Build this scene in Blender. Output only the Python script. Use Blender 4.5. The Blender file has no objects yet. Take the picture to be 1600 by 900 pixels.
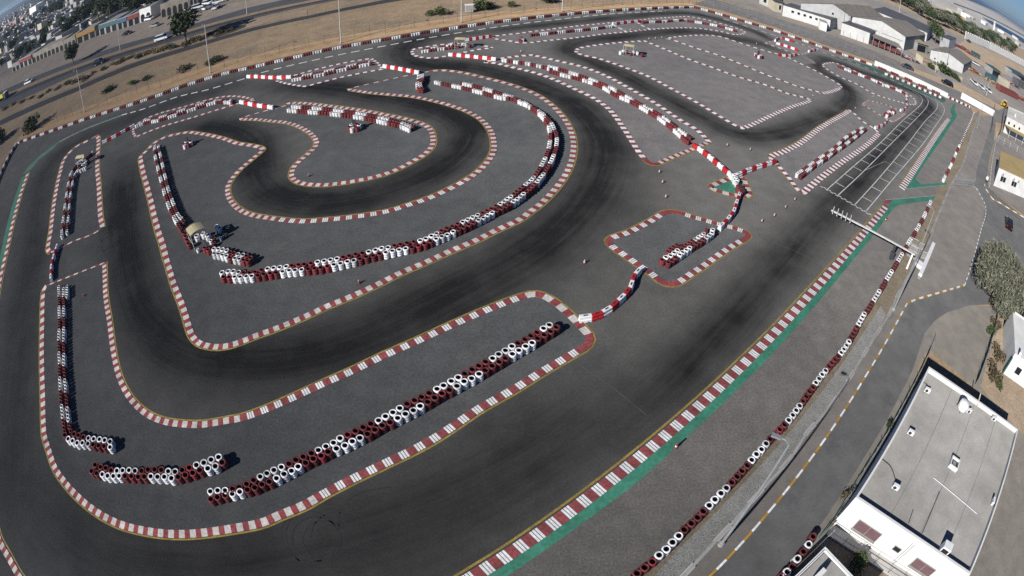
import bpy, bmesh, math, random
import numpy as np
from mathutils import Vector, Matrix
from mathutils.geometry import tessellate_polygon

random.seed(7)
rnd = random.Random(11)
SC = bpy.context.scene
COL = SC.collection
R = math.radians
PI = math.pi

# ------------------------------------------------------------------ the lens
F_PX, K3, PITCH, ROLL, CAM_H = 1005.52156, 0.264157073, -0.725777819, 0.0218411967, 36.0

def ray(px, py):
    x, y = px - 800.0, -(py - 450.0)
    r = math.hypot(x, y) + 1e-9
    u = r / F_PX
    th = u + K3 * u ** 3
    s = math.sin(th) / r
    cx, cy, cz = s * x, s * y, -math.cos(th)
    c, n = math.cos(ROLL), math.sin(ROLL)
    cx, cy = c * cx - n * cy, n * cx + c * cy
    a = PI / 2 + PITCH
    c, n = math.cos(a), math.sin(a)
    return Vector((cx, c * cy - n * cz, n * cy + c * cz))

def G(px, py, z=0.0):
    """point of the plane at height z that the photograph shows at this pixel"""
    d = ray(px, py)
    t = (CAM_H - z) / max(-d.z, 1e-5)
    return Vector((d.x * t, d.y * t, z))

def GP(pts, z=0.0):
    return [G(p[0], p[1], z) for p in pts]

def c4(ox, oy, pts, s=4.0):
    return [(ox + x / s, oy + y / s) for x, y in pts]

def hit(px, py, p0, n):
    d = ray(px, py)
    o = Vector((0, 0, CAM_H))
    t = (p0 - o).dot(n) / d.dot(n)
    return o + d * t

cam = bpy.data.cameras.new('camera')
cam_o = bpy.data.objects.new('camera', cam)
COL.objects.link(cam_o)
cam_o.location = (0, 0, CAM_H)
cam_o.rotation_euler = (Matrix.Rotation(PI / 2 + PITCH, 3, 'X') @ Matrix.Rotation(ROLL, 3, 'Z')).to_euler()
cam.type = 'PANO'
cam.panorama_type = 'FISHEYE_LENS_POLYNOMIAL'
cam.sensor_fit = 'HORIZONTAL'
cam.sensor_width = 36.0
fm = F_PX * 36.0 / 1600.0
cam.fisheye_fov = R(178)
cam.fisheye_polynomial_k0 = 0.0
cam.fisheye_polynomial_k1 = -1.0 / fm
cam.fisheye_polynomial_k2 = 0.0
cam.fisheye_polynomial_k3 = -K3 / fm ** 3
cam.fisheye_polynomial_k4 = 0.0
cam.clip_start = 0.1
cam.clip_end = 60000.0
SC.camera = cam_o

# ------------------------------------------------------------------ materials
def new_mat(name):
    m = bpy.data.materials.new(name)
    m.use_nodes = True
    nt = m.node_tree
    b = nt.nodes['Principled BSDF']
    return m, nt, b

def mat(name, col, rough=0.7, metal=0.0, var=0.12, scale=1.5, spec=0.3, grain=0.0, gscale=40.0, bump=0.0):
    """plain paint / plaster / metal with soft patches of wear"""
    m, nt, b = new_mat(name)
    N, L = nt.nodes, nt.links
    b.inputs['Roughness'].default_value = rough
    b.inputs['Metallic'].default_value = metal
    b.inputs['Specular IOR Level'].default_value = spec
    geo = N.new('ShaderNodeNewGeometry')
    n1 = N.new('ShaderNodeTexNoise'); n1.inputs['Scale'].default_value = scale; n1.inputs['Detail'].default_value = 5
    L.new(geo.outputs['Position'], n1.inputs['Vector'])
    mr = N.new('ShaderNodeMapRange'); mr.inputs['From Min'].default_value = 0.3; mr.inputs['From Max'].default_value = 0.7
    mr.inputs['To Min'].default_value = 1 - var; mr.inputs['To Max'].default_value = 1 + var
    L.new(n1.outputs['Fac'], mr.inputs['Value'])
    mul = N.new('ShaderNodeVectorMath'); mul.operation = 'SCALE'
    mul.inputs[0].default_value = col[:3]
    L.new(mr.outputs['Result'], mul.inputs['Scale'])
    out = mul.outputs['Vector']
    if grain:
        n2 = N.new('ShaderNodeTexNoise'); n2.inputs['Scale'].default_value = gscale; n2.inputs['Detail'].default_value = 3
        L.new(geo.outputs['Position'], n2.inputs['Vector'])
        m2 = N.new('ShaderNodeMapRange'); m2.inputs['From Min'].default_value = 0.3; m2.inputs['From Max'].default_value = 0.7
        m2.inputs['To Min'].default_value = 1 - grain; m2.inputs['To Max'].default_value = 1 + grain
        L.new(n2.outputs['Fac'], m2.inputs['Value'])
        mu2 = N.new('ShaderNodeVectorMath'); mu2.operation = 'SCALE'
        L.new(out, mu2.inputs[0]); L.new(m2.outputs['Result'], mu2.inputs['Scale'])
        out = mu2.outputs['Vector']
    L.new(out, b.inputs['Base Color'])
    return m

def ground_mat(name, c_lo, c_hi, big=0.05, mid=0.6, fine=6.0, grain=0.35, c_patch=None, patch_at=0.6, rough=0.9, speck=None):
    """ground with slow patches, mid-size blotches and fine grain; optional second patch colour and pale specks"""
    m, nt, b = new_mat(name)
    N, L = nt.nodes, nt.links
    b.inputs['Roughness'].default_value = rough
    b.inputs['Diffuse Roughness'].default_value = 1.0
    b.inputs['Specular IOR Level'].default_value = 0.15
    geo = N.new('ShaderNodeNewGeometry')
    def noise(sc, det=6, rgh=0.6):
        n = N.new('ShaderNodeTexNoise'); n.inputs['Scale'].default_value = sc
        n.inputs['Detail'].default_value = det; n.inputs['Roughness'].default_value = rgh
        L.new(geo.outputs['Position'], n.inputs['Vector'])
        return n.outputs['Fac']
    def rng(v, a, bb, lo, hi):
        r = N.new('ShaderNodeMapRange'); r.inputs['From Min'].default_value = a; r.inputs['From Max'].default_value = bb
        r.inputs['To Min'].default_value = lo; r.inputs['To Max'].default_value = hi
        L.new(v, r.inputs['Value']); return r.outputs['Result']
    mx = N.new('ShaderNodeMix'); mx.data_type = 'RGBA'
    mx.inputs['A'].default_value = (*c_lo, 1); mx.inputs['B'].default_value = (*c_hi, 1)
    L.new(rng(noise(big, 8, 0.65), 0.32, 0.68, 0, 1), mx.inputs['Factor'])
    col = mx.outputs['Result']
    if c_patch:
        m2 = N.new('ShaderNodeMix'); m2.data_type = 'RGBA'
        L.new(col, m2.inputs['A']); m2.inputs['B'].default_value = (*c_patch, 1)
        L.new(rng(noise(big * 3.1, 8, 0.7), patch_at, patch_at + 0.14, 0, 0.8), m2.inputs['Factor'])
        col = m2.outputs['Result']
    sc = N.new('ShaderNodeVectorMath'); sc.operation = 'SCALE'
    L.new(col, sc.inputs[0])
    a = rng(noise(mid, 5), 0.3, 0.7, 0.86, 1.14)
    f = rng(noise(fine, 4, 0.75), 0.3, 0.7, 1 - grain, 1 + grain)
    mm = N.new('ShaderNodeMath'); mm.operation = 'MULTIPLY'
    L.new(a, mm.inputs[0]); L.new(f, mm.inputs[1])
    L.new(mm.outputs[0], sc.inputs['Scale'])
    col = sc.outputs['Vector']
    if speck:
        m3 = N.new('ShaderNodeMix'); m3.data_type = 'RGBA'
        L.new(col, m3.inputs['A']); m3.inputs['B'].default_value = (*speck, 1)
        L.new(rng(noise(3.5, 2), 0.72, 0.78, 0, 0.7), m3.inputs['Factor'])
        col = m3.outputs['Result']
    L.new(col, b.inputs['Base Color'])
    return m

M = {}
def tyre_mat(name, col, worn, scuff=0.5):
    m, nt, b = new_mat(name)
    N, L = nt.nodes, nt.links
    b.inputs['Roughness'].default_value = 0.6; b.inputs['Specular IOR Level'].default_value = 0.25
    geo = N.new('ShaderNodeNewGeometry'); oi = N.new('ShaderNodeObjectInfo')
    off = N.new('ShaderNodeVectorMath'); off.operation = 'ADD'; L.new(geo.outputs['Position'], off.inputs[0]); L.new(oi.outputs['Random'], off.inputs[1])
    def noise(sc, det):
        n = N.new('ShaderNodeTexNoise'); n.inputs['Scale'].default_value = sc; n.inputs['Detail'].default_value = det; L.new(off.outputs[0], n.inputs['Vector']); return n.outputs['Fac']
    def rng(v, a, c, lo, hi):
        r = N.new('ShaderNodeMapRange'); r.inputs['From Min'].default_value = a; r.inputs['From Max'].default_value = c; r.inputs['To Min'].default_value = lo; r.inputs['To Max'].default_value = hi
        L.new(v, r.inputs['Value']); return r.outputs['Result']
    m1 = N.new('ShaderNodeMix'); m1.data_type = 'RGBA'; m1.inputs['A'].default_value = (*col, 1); m1.inputs['B'].default_value = (*worn, 1)
    ad = N.new('ShaderNodeMath'); ad.operation = 'ADD'; ad.use_clamp = True
    L.new(rng(noise(2.2, 4), .35, .65, -.2, .6), ad.inputs[0]); L.new(rng(oi.outputs['Random'], 0, 1, -.15, .5), ad.inputs[1]); L.new(ad.outputs[0], m1.inputs['Factor'])
    m2 = N.new('ShaderNodeMix'); m2.data_type = 'RGBA'; L.new(m1.outputs['Result'], m2.inputs['A']); m2.inputs['B'].default_value = (.03, .03, .032, 1)
    L.new(rng(noise(6.5, 5), .58, .68, 0, scuff), m2.inputs['Factor'])
    L.new(m2.outputs['Result'], b.inputs['Base Color'])
    return m
M['white_tyre'] = tyre_mat('white tyre paint', (0.82, 0.82, 0.82), (0.62, 0.62, 0.61), .5)
M['white_tyre_b'] = tyre_mat('scuffed white tyre paint', (0.66, 0.66, 0.66), (0.42, 0.41, 0.40), .85)
M['red_tyre'] = tyre_mat('maroon tyre paint', (0.105, 0.019, 0.021), (0.16, 0.035, 0.035), .6)
M['red_tyre_b'] = tyre_mat('faded red tyre paint', (0.23, 0.026, 0.034), (0.15, 0.035, 0.035), .5)
M['rubber'] = mat('bare tyre rubber', (0.012, 0.012, 0.014), 0.8, var=0.3)
M['barrier_white'] = mat('white barrier plastic', (0.74, 0.75, 0.75), 0.45, var=0.10, scale=3)
M['barrier_red'] = mat('red barrier plastic', (0.42, 0.02, 0.025), 0.45, var=0.18, scale=3)
M['kerb_red'] = mat('red kerb paint', (0.25, 0.055, 0.055), 0.75, var=0.32, scale=0.6, grain=0.3, gscale=4.5)
M['kerb_brick'] = mat('faded brick kerb paint', (0.20, 0.062, 0.058), 0.8, var=0.25, scale=1.1)
M['green_mid'] = mat('sun-bleached green paint', (0.045, 0.145, 0.095), 0.8, var=0.2, scale=0.5, grain=0.15, gscale=5)
M['kerb_white'] = mat('white kerb paint', (0.52, 0.50, 0.46), 0.75, var=0.26, scale=0.6, grain=0.22, gscale=4.5)
M['kerb_white_new'] = mat('bright kerb paint', (0.74, 0.73, 0.71), 0.7, var=0.16, scale=0.6, grain=0.15, gscale=5)
M['kerb_gap'] = mat('bare kerb concrete', (0.085, 0.075, 0.075), 0.85, var=0.2, scale=2)
M['yellow_line'] = mat('yellow line paint', (0.27, 0.19, 0.045), 0.75, var=0.28, scale=0.9, grain=0.25, gscale=6)
M['white_line'] = mat('white line paint', (0.60, 0.60, 0.58), 0.75, var=0.2, scale=0.8, grain=0.2, gscale=5)
M['faded_line'] = mat('worn line paint', (0.26, 0.28, 0.26), 0.8, var=0.35, scale=0.5, grain=0.3, gscale=4)
M['green_paint'] = mat('green run-off paint', (0.048, 0.200, 0.130), 0.8, var=0.22, scale=0.35, grain=0.2, gscale=3)
M['green_faded'] = mat('worn green paint', (0.065, 0.125, 0.095), 0.8, var=0.25, scale=0.4, grain=0.2, gscale=4)
M['galv'] = mat('galvanised steel', (0.40, 0.42, 0.43), 0.45, 0.5, var=0.1)
M['pole_paint'] = mat('pale painted steel', (0.52, 0.51, 0.48), 0.5, var=0.1)
M['fence_post'] = mat('brown fence post', (0.13, 0.10, 0.075), 0.8)
M['dark_steel'] = mat('dark steel', (0.06, 0.065, 0.07), 0.5, 0.3)
M['white_paint'] = mat('white painted metal', (0.78, 0.78, 0.76), 0.5, var=0.06)
M['white_wall'] = mat('white plaster', (0.72, 0.71, 0.675), 0.85, var=0.10, scale=0.4, grain=0.04, gscale=2)
M['cream_wall'] = mat('cream plaster', (0.48, 0.43, 0.32), 0.85, var=0.12, scale=0.5)
M['pale_wall'] = mat('pale plaster', (0.42, 0.405, 0.375), 0.85, var=0.15, scale=0.3)
M['grey_wall'] = mat('grey plaster', (0.30, 0.30, 0.30), 0.85, var=0.15, scale=0.4)
M['grey_roof'] = ground_mat('grey roof screed', (0.240, 0.232, 0.215), (0.310, 0.302, 0.285), 0.10, 0.5, 4, 0.08, c_patch=(0.235, 0.20, 0.16), patch_at=0.60)
M['brown_roof'] = mat('weathered roof sheeting', (0.225, 0.20, 0.165), 0.75, var=0.14, scale=0.25)
M['dark_roof'] = mat('dark roof sheeting', (0.10, 0.10, 0.105), 0.75, var=0.2, scale=0.3)
M['ochre_roof'] = mat('ochre awning sheeting', (0.40, 0.30, 0.135), 0.8, var=0.12, scale=0.5)
M['tan_roof'] = mat('tan shelter roof', (0.40, 0.34, 0.21), 0.75, var=0.12, scale=1.2)
M['green_wall'] = mat('green mesh panel', (0.045, 0.12, 0.085), 0.8, var=0.2, scale=1)
M['teal'] = mat('teal shop front', (0.05, 0.11, 0.12), 0.7, var=0.15)
M['blue'] = mat('blue paint', (0.06, 0.11, 0.19), 0.6, var=0.15)
M['rust_red'] = mat('rusty red paint', (0.20, 0.055, 0.045), 0.75, var=0.3, scale=1.5)
M['rust_pale'] = mat('faded pink plaster', (0.38, 0.22, 0.17), 0.85, var=0.2)
M['shop_wall'] = mat('dusty shop plaster', (0.215, 0.195, 0.165), 0.85, var=0.2, scale=0.3)
M['orange'] = mat('orange paint', (0.30, 0.165, 0.05), 0.6, var=0.15)
M['road_orange'] = mat('amber kerb paint', (0.40, 0.215, 0.03), 0.75, var=0.2, grain=0.15)
M['yellow'] = mat('yellow machine paint', (0.62, 0.36, 0.02), 0.5, var=0.12)
M['truck_yellow'] = mat('lime yellow tarpaulin', (0.42, 0.40, 0.05), 0.6, var=0.12)
M['glass'] = mat('dark window glass', (0.015, 0.018, 0.022), 0.12, spec=0.6, var=0.05)
M['shutter'] = mat('brown window shutter', (0.145, 0.085, 0.09), 0.7, var=0.1, scale=3)
M['dark_open'] = mat('dark interior', (0.015, 0.015, 0.016), 0.9)
M['car_white'] = mat('white car paint', (0.75, 0.76, 0.77), 0.25, spec=0.6, var=0.03)
M['car_black'] = mat('black car paint', (0.012, 0.012, 0.014), 0.2, spec=0.6, var=0.03)
M['car_grey'] = mat('dark grey car paint', (0.06, 0.065, 0.07), 0.25, spec=0.6, var=0.03)
M['car_silver'] = mat('silver car paint', (0.40, 0.42, 0.43), 0.3, 0.4, spec=0.6, var=0.03)
M['car_maroon'] = mat('maroon car paint', (0.022, 0.006, 0.009), 0.25, spec=0.6, var=0.03)
M['cone_white'] = mat('dusty white cone plastic', (0.42, 0.39, 0.37), 0.6)
M['cone_base'] = mat('dull cone base rubber', (0.13, 0.04, 0.035), 0.7)
M['cone_red'] = mat('red cone plastic', (0.30, 0.05, 0.035), 0.5)
M['bark'] = mat('bark', (0.12, 0.09, 0.065), 0.9, var=0.3, scale=6)
M['concrete'] = mat('concrete', (0.30, 0.295, 0.28), 0.9, var=0.15, scale=0.8, grain=0.1, gscale=8)
M['blue_drum'] = mat('blue drum plastic', (0.07, 0.13, 0.22), 0.5)
M['dark_drum'] = mat('dark painted tyre', (0.03, 0.045, 0.045), 0.6)
M['skin'] = mat('skin', (0.35, 0.2, 0.13), 0.6)
M['lamp_lens'] = mat('lamp lens', (0.65, 0.65, 0.6), 0.3)

def leaf_mat(name, c1, c2):
    m, nt, b = new_mat(name)
    N, L = nt.nodes, nt.links
    b.inputs['Roughness'].default_value = 0.75
    b.inputs['Specular IOR Level'].default_value = 0.1
    geo = N.new('ShaderNodeNewGeometry')
    mx = N.new('ShaderNodeMix'); mx.data_type = 'RGBA'
    mx.inputs['A'].default_value = (*c1, 1); mx.inputs['B'].default_value = (*c2, 1)
    ns = N.new('ShaderNodeTexNoise'); ns.inputs['Scale'].default_value = 0.9; ns.inputs['Detail'].default_value = 4
    L.new(geo.outputs['Position'], ns.inputs['Vector'])
    ad = N.new('ShaderNodeMath'); ad.operation = 'ADD'
    mr = N.new('ShaderNodeMapRange'); mr.inputs['From Min'].default_value = 0.35; mr.inputs['From Max'].default_value = 0.65
    mr.inputs['To Min'].default_value = -0.3; mr.inputs['To Max'].default_value = 0.5
    L.new(ns.outputs['Fac'], mr.inputs['Value'])
    sc = N.new('ShaderNodeMath'); sc.operation = 'MULTIPLY'; sc.inputs[1].default_value = 0.8
    L.new(geo.outputs['Random Per Island'], sc.inputs[0])
    L.new(sc.outputs[0], ad.inputs[0]); L.new(mr.outputs['Result'], ad.inputs[1]); ad.use_clamp = True
    L.new(ad.outputs[0], mx.inputs['Factor'])
    L.new(mx.outputs['Result'], b.inputs['Base Color'])
    return m
M['leaf_grey'] = leaf_mat('grey green leaves', (0.095, 0.098, 0.066), (0.25, 0.25, 0.18))
M['leaf_green'] = leaf_mat('mid green leaves', (0.030, 0.048, 0.016), (0.105, 0.135, 0.05))
M['leaf_dark'] = leaf_mat('dark green leaves', (0.018, 0.028, 0.012), (0.070, 0.085, 0.038))
M['leaf_dry'] = leaf_mat('dry scrub leaves', (0.06, 0.05, 0.03), (0.18, 0.14, 0.08))
M['leaf_palm'] = leaf_mat('palm leaves', (0.02, 0.035, 0.012), (0.07, 0.085, 0.035))

# ------------------------------------------------------------------ mesh building
class MB:
    def __init__(self):
        self.v, self.f, self.mi, self.mats = [], [], [], []
        self.smooth = False
    def m(self, name):
        if name not in self.mats: self.mats.append(name)
        return self.mats.index(name)
    def face(self, pts, m):
        n = len(self.v); self.v += [tuple(p) for p in pts]
        self.f.append(tuple(range(n, n + len(pts)))); self.mi.append(self.m(m))
    def box(self, x0, x1, y0, y1, z0, z1, m, T=None, top=None):
        P = [Vector((x, y, z)) for z in (z0, z1) for (x, y) in ((x0, y0), (x1, y0), (x1, y1), (x0, y1))]
        if T is not None: P = [T @ p for p in P]
        n = len(self.v); self.v += [tuple(p) for p in P]
        for k, q in enumerate(((3, 2, 1, 0), (4, 5, 6, 7), (0, 1, 5, 4), (1, 2, 6, 5), (2, 3, 7, 6), (3, 0, 4, 7))):
            self.f.append(tuple(n + i for i in q)); self.mi.append(self.m(top if (top and k == 1) else m))
    def prism(self, poly, z0, z1, m, top=None):
        """poly: list of (x,y) counter-clockwise"""
        a = sum(poly[i][0] * poly[(i + 1) % len(poly)][1] - poly[(i + 1) % len(poly)][0] * poly[i][1] for i in range(len(poly)))
        if a < 0: poly = poly[::-1]
        k = len(poly); n = len(self.v)
        self.v += [(p[0], p[1], z0) for p in poly] + [(p[0], p[1], z1) for p in poly]
        self.f.append(tuple(range(n + k - 1, n - 1, -1))); self.mi.append(self.m(m))
        self.f.append(tuple(range(n + k, n + 2 * k))); self.mi.append(self.m(top or m))
        for i in range(k):
            j = (i + 1) % k
            self.f.append((n + i, n + j, n + k + j, n + k + i)); self.mi.append(self.m(m))
    def tube(self, a, b, r0, r1, m, seg=8, cap=True):
        a, b = Vector(a), Vector(b); d = (b - a)
        if d.length < 1e-6: return
        d.normalize()
        u = d.orthogonal().normalized(); w = d.cross(u)
        n = len(self.v)
        for p, r in ((a, r0), (b, r1)):
            for i in range(seg):
                t = 2 * PI * i / seg
                self.v.append(tuple(p + u * (r * math.cos(t)) + w * (r * math.sin(t))))
        k = self.m(m)
        for i in range(seg):
            j = (i + 1) % seg
            self.f.append((n + i, n + j, n + seg + j, n + seg + i)); self.mi.append(k)
        if cap:
            self.f.append(tuple(n + seg - 1 - i for i in range(seg))); self.mi.append(k)
            self.f.append(tuple(n + seg + i for i in range(seg))); self.mi.append(k)
    def path(self, pts, r, m, seg=6):
        for a, b in zip(pts[:-1], pts[1:]): self.tube(a, b, r, r, m, seg)
    def lathe(self, prof, mats, seg=16, loc=(0, 0, 0), close_bottom=None):
        """prof: (r,z) points; mats: one name per span"""
        n = len(self.v)
        for r, z in prof:
            for i in range(seg):
                t = 2 * PI * i / seg
                self.v.append((loc[0] + r * math.cos(t), loc[1] + r * math.sin(t), loc[2] + z))
        for k in range(len(prof) - 1):
            mm = self.m(mats[k] if isinstance(mats, (list, tuple)) else mats)
            for i in range(seg):
                j = (i + 1) % seg
                self.f.append((n + k * seg + i, n + k * seg + j, n + (k + 1) * seg + j, n + (k + 1) * seg + i)); self.mi.append(mm)
        if close_bottom is not None:
            self.f.append(tuple(n + (len(prof) - 1) * seg + i for i in range(seg))); self.mi.append(self.m(close_bottom))
    def sheet(self, pts, z, m):
        P = [Vector((p[0], p[1], z)) for p in pts]
        a = sum(P[i].x * P[(i + 1) % len(P)].y - P[(i + 1) % len(P)].x * P[i].y for i in range(len(P)))
        if a < 0: P = P[::-1]
        n = len(self.v); self.v += [tuple(p) for p in P]
        k = self.m(m)
        for t in tessellate_polygon([P]):
            t = list(t)
            q = [P[i] for i in t]
            if (q[1] - q[0]).cross(q[2] - q[0]).z < 0: t = t[::-1]
            self.f.append(tuple(n + i for i in t)); self.mi.append(k)
    def mesh(self, name):
        me = bpy.data.meshes.new(name)
        me.from_pydata(self.v, [], self.f)
        for s in self.mats: me.materials.append(M[s])
        me.polygons.foreach_set('material_index', self.mi)
        if self.smooth: me.polygons.foreach_set('use_smooth', [True] * len(self.f))
        me.update()
        return me
    def obj(self, name, parent=None, loc=None, rz=None):
        o = bpy.data.objects.new(name, self.mesh(name)); COL.objects.link(o)
        if parent is not None: o.parent = parent
        if loc is not None: o.location = loc
        if rz is not None: o.rotation_euler = (0, 0, rz)
        return o

def tag(o, label=None, cat=None, group=None, kind=None):
    if label: o['label'] = label
    if cat: o['category'] = cat
    if group: o['group'] = group
    if kind: o['kind'] = kind
    return o

def thing(name, label, cat, loc=(0, 0, 0), rz=0.0, group=None):
    o = bpy.data.objects.new(name, None); COL.objects.link(o)
    o.empty_display_size = 0.3
    o.location = loc; o.rotation_euler = (0, 0, rz)
    return tag(o, label, cat, group)

def dup(root, loc, rz=0.0, label=None, scale=None, group=None):
    r = root.copy(); COL.objects.link(r)
    r.location = loc; r.rotation_euler = (0, 0, rz)
    if scale is not None: r.scale = (scale,) * 3 if not isinstance(scale, tuple) else scale
    if label: r['label'] = label
    if group: r['group'] = group
    for ch in list(root.children):
        c = ch.copy(); COL.objects.link(c); c.parent = r
        for g in ch.children:
            d = g.copy(); COL.objects.link(d); d.parent = c
    return r

def struct(name, mb, parent=None):
    o = mb.obj(name, parent)
    o['kind'] = 'structure'
    return o

# ------------------------------------------------------------------ polylines
def catmull(P, step=0.35, closed=False, sharp=()):
    """dense smooth curve through ground points; indices in sharp stay corners"""
    n = len(P); out = []
    segs = n if closed else n - 1
    for i in range(segs):
        p1, p2 = P[i], P[(i + 1) % n]
        p0 = P[(i - 1) % n] if (closed or i > 0) else p1
        p3 = P[(i + 2) % n] if (closed or i + 2 < n) else p2
        if i in sharp: p0 = p1
        if (i + 1) % n in sharp: p3 = p2
        d = (p2 - p1).length
        k = max(2, int(d / step))
        # centripetal-like tangents limited by segment length
        a1 = (p1 - p0).length; a2 = d; a3 = (p3 - p2).length
        t1 = (p2 - p0) * (a2 / (a1 + a2)) if a1 > 1e-6 else (p2 - p1)
        t2 = (p3 - p1) * (a2 / (a2 + a3)) if a3 > 1e-6 else (p2 - p1)
        for j in range(k):
            t = j / k
            h00 = 2 * t ** 3 - 3 * t ** 2 + 1; h10 = t ** 3 - 2 * t ** 2 + t
            h01 = -2 * t ** 3 + 3 * t ** 2; h11 = t ** 3 - t ** 2
            out.append(p1 * h00 + t1 * h10 + p2 * h01 + t2 * h11)
    if not closed: out.append(P[-1].copy())
    return out

class Curve:
    def __init__(self, P, closed=False):
        self.P = [Vector((p.x, p.y, 0)) for p in P]
        if closed: self.P.append(self.P[0].copy())
        self.s = [0.0]
        for a, b in zip(self.P[:-1], self.P[1:]): self.s.append(self.s[-1] + (b - a).length)
        self.L = self.s[-1]
        self._sa = np.array(self.s)
    def at(self, s):
        s = min(max(s, 0.0), self.L)
        i = int(np.searchsorted(self._sa, s, side='right')) - 1
        i = min(max(i, 0), len(self.P) - 2)
        d = self.s[i + 1] - self.s[i]
        t = (s - self.s[i]) / d if d > 1e-9 else 0
        return self.P[i].lerp(self.P[i + 1], t)
    def dir(self, s, h=0.5):
        d = self.at(s + h) - self.at(s - h)
        return d.normalized() if d.length > 1e-9 else Vector((1, 0, 0))
    def off(self, s, o, h=0.5):
        d = self.dir(s, h)
        return self.at(s) + Vector((-d.y, d.x, 0)) * o

def strip(mb, cv, s0, s1, o0, o1, z, m, step=0.4, t=0.0):
    """flat band along a curve between offsets o0 < o1 (left positive); t > 0 gives it sides"""
    k = max(1, int(math.ceil((s1 - s0) / step)))
    S = [s0 + (s1 - s0) * i / k for i in range(k + 1)]
    a = [cv.off(s, o0) for s in S]; b = [cv.off(s, o1) for s in S]
    n = len(mb.v); mi = mb.m(m)
    for p, q in zip(a, b): mb.v += [(p.x, p.y, z), (q.x, q.y, z)]
    for i in range(k):
        mb.f.append((n + 2 * i, n + 2 * i + 2, n + 2 * i + 3, n + 2 * i + 1)); mb.mi.append(mi)
    if t > 0:
        n2 = len(mb.v)
        for p, q in zip(a, b): mb.v += [(p.x, p.y, z - t), (q.x, q.y, z - t)]
        for i in range(k):
            mb.f.append((n2 + 2 * i, n2 + 2 * i + 2, n + 2 * i + 2, n + 2 * i)); mb.mi.append(mi)
            mb.f.append((n + 2 * i + 1, n + 2 * i + 3, n2 + 2 * i + 3, n2 + 2 * i + 1)); mb.mi.append(mi)
# ------------------------------------------------------------------ traced outlines of the circuit (photo pixels on the ground)
KERB = {}
# island beside the start straight with the long tyre wall
KERB['long'] = [(163,411),(164,440),(164,450),(166,472),(171,502),(175,535),(179,560),(185,585),(194,607),(207,627),(225,644),(245,655),(267,661),(287,663),(310,664),(335,661),(357,657),(375,654),
    (405,644),(450,625),(500,602),(550,580),(600,556),(650,534),(700,511),(750,489),(795,471),(816,464),(831,460),(844,461),(856,466),(870,475),(882,485),(892,494),(902,504),(912,515),(919,522),(922,531),(915,542),
    (907,546),(887.5,557.5),(850,579),(805,607),(750,638),(687,680),(650,701),(600,725),(550,749),(502,774),(480,787),(460,796),(437,805),(415,815),(397,820),(375,824),(337,830),(300,834),(262,834),(225,829),(190,820),(162.5,807),(140,792),(117.5,772),(100,752),(86,731),(77.5,707),(71,687),(68.7,675),(67,620),(65.5,562),(66,505),(68,455),(72,447)]
KERB['left_upper'] = [(80,394),(75,390),(76,380),(79.5,360),(82,337),(85,315),(89,292),(94,270),(100,250),(110,237),(121,228),(137,220),(150,212.5),(153.5,216),(153,235),(152,247),(152,267),(154,287),(155,307),(156,325),(157,340),(160,355),(152,362),(135,370),(117,376),(100,385),(88,391)]
KERB['inner'] = [(670,112),(690,110),(725,114),(750,120),(775,126),(800,133),(830,144),(850,155),(867,169),(881,185),(891,202),(896,222),(895,242),(890,260),(880,279),(867,296),(850,314),(830,330),(810,344),(775,360),(745,375),(707,391),(665,410),(625,427),(587,446),(545,465),(515,477),(485,491),(455,504),(425,516),(407,522),(382,532),(362,539),(345,542),(327,541),(311,536),(301,526),(295,511),(291,497),(284,475),(276,455),(272,445),(266,425),(260,405),(254,382),(247,360),(241,337),(236,315),(230,292),(224,270),(221,255),(220,245),(230,235),(242,223),
    (257,215),(275,210),(295,207),(312,209),(330,212),(350,217),(370,224),(390,227),(405,230),(411,234),(402,242),(390,252),(375,265),(362,280),(356,292),(357,307),(367,322),(382,332),(397,337),(415,340),(445,344),(475,346),(505,344),(537,341),(575,336),(607,330),(637,321),(667,311),(695,299),(722,285),(745,270),(760,255),(770,240),(772,225),(767,205),(752,187),(732,175),(705,165),(675,157),(645,151),(612,148),(580,145),(550,141),(546,139),(600,126),(652,115)]
KERB['finger'] = [(447,165),(450,162),(460,161),(482,162),(525,167),(562,172),(600,179),(630,185),(655,192),(670,200),(676,212),(675,228),(662,242),(645,252),(620,265),(595,274),(565,281),(535,286),(505,289),(482,288),(467,285),(457,278),(456,270),(460,260),(470,250),(482,240),(492,230),(495,223),(494,219),(487,210),(472,200),(450,192),(425,189),(400,186.5),(377,185)]
KERB['top_left'] = [(208,205),(212,214),(250,199),(300,184),(345,170),(375,161),(398,156),(375,151),(350,151),(325,156),(287,167),(250,177),(225,187),(211,197)]
KERB['diamond'] = [(952,380),(954,373),(975,366),(985,362),(1005,352),(1025,341),(1035,334),(1048,331),(1062,333),(1082,339),(1100,344),(1117,349),(1145,356),(1160,361),(1168,365),(1169,370),(1150,381),(1125,397),(1100,415),(1075,431),(1062,440),(1050,444),(1040,443),(1032,439),(1017,427),(1002,417),(985,405),(965,391)]
KERB['triangle'] = [(1111,293),(1130,301),(1150,305),(1165,307),(1171,303),(1166,290),(1159,277),(1142,279),(1125,285)]
KERB['middle'] = [(757,97),(775,99),(800,105),(840,115),(870,126),(900,140),(925,152),(945,165),(960,180),(972,197),(982,212),(992,228),(1000,240),(1009,250),(1017,256),(1027,256),(1040,250),(1062,241),(1082,233),(1108,222),(1090,204),(1062,187),(1025,162),(987,140),(950,120),(912,105),(875,96),(850,90),(832,86),(800,89),(775,93)]
KERB['start_inner'] = [(1204,246),(1225,237),(1250,224),(1282,200),(1320,178),(1330,174),(1347,189),(1360,197),(1372,207),(1370,212),(1350,230),(1312,256),(1285,276),(1262,295),(1254,301),(1247,297),(1232,277),(1217,260)]
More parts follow.
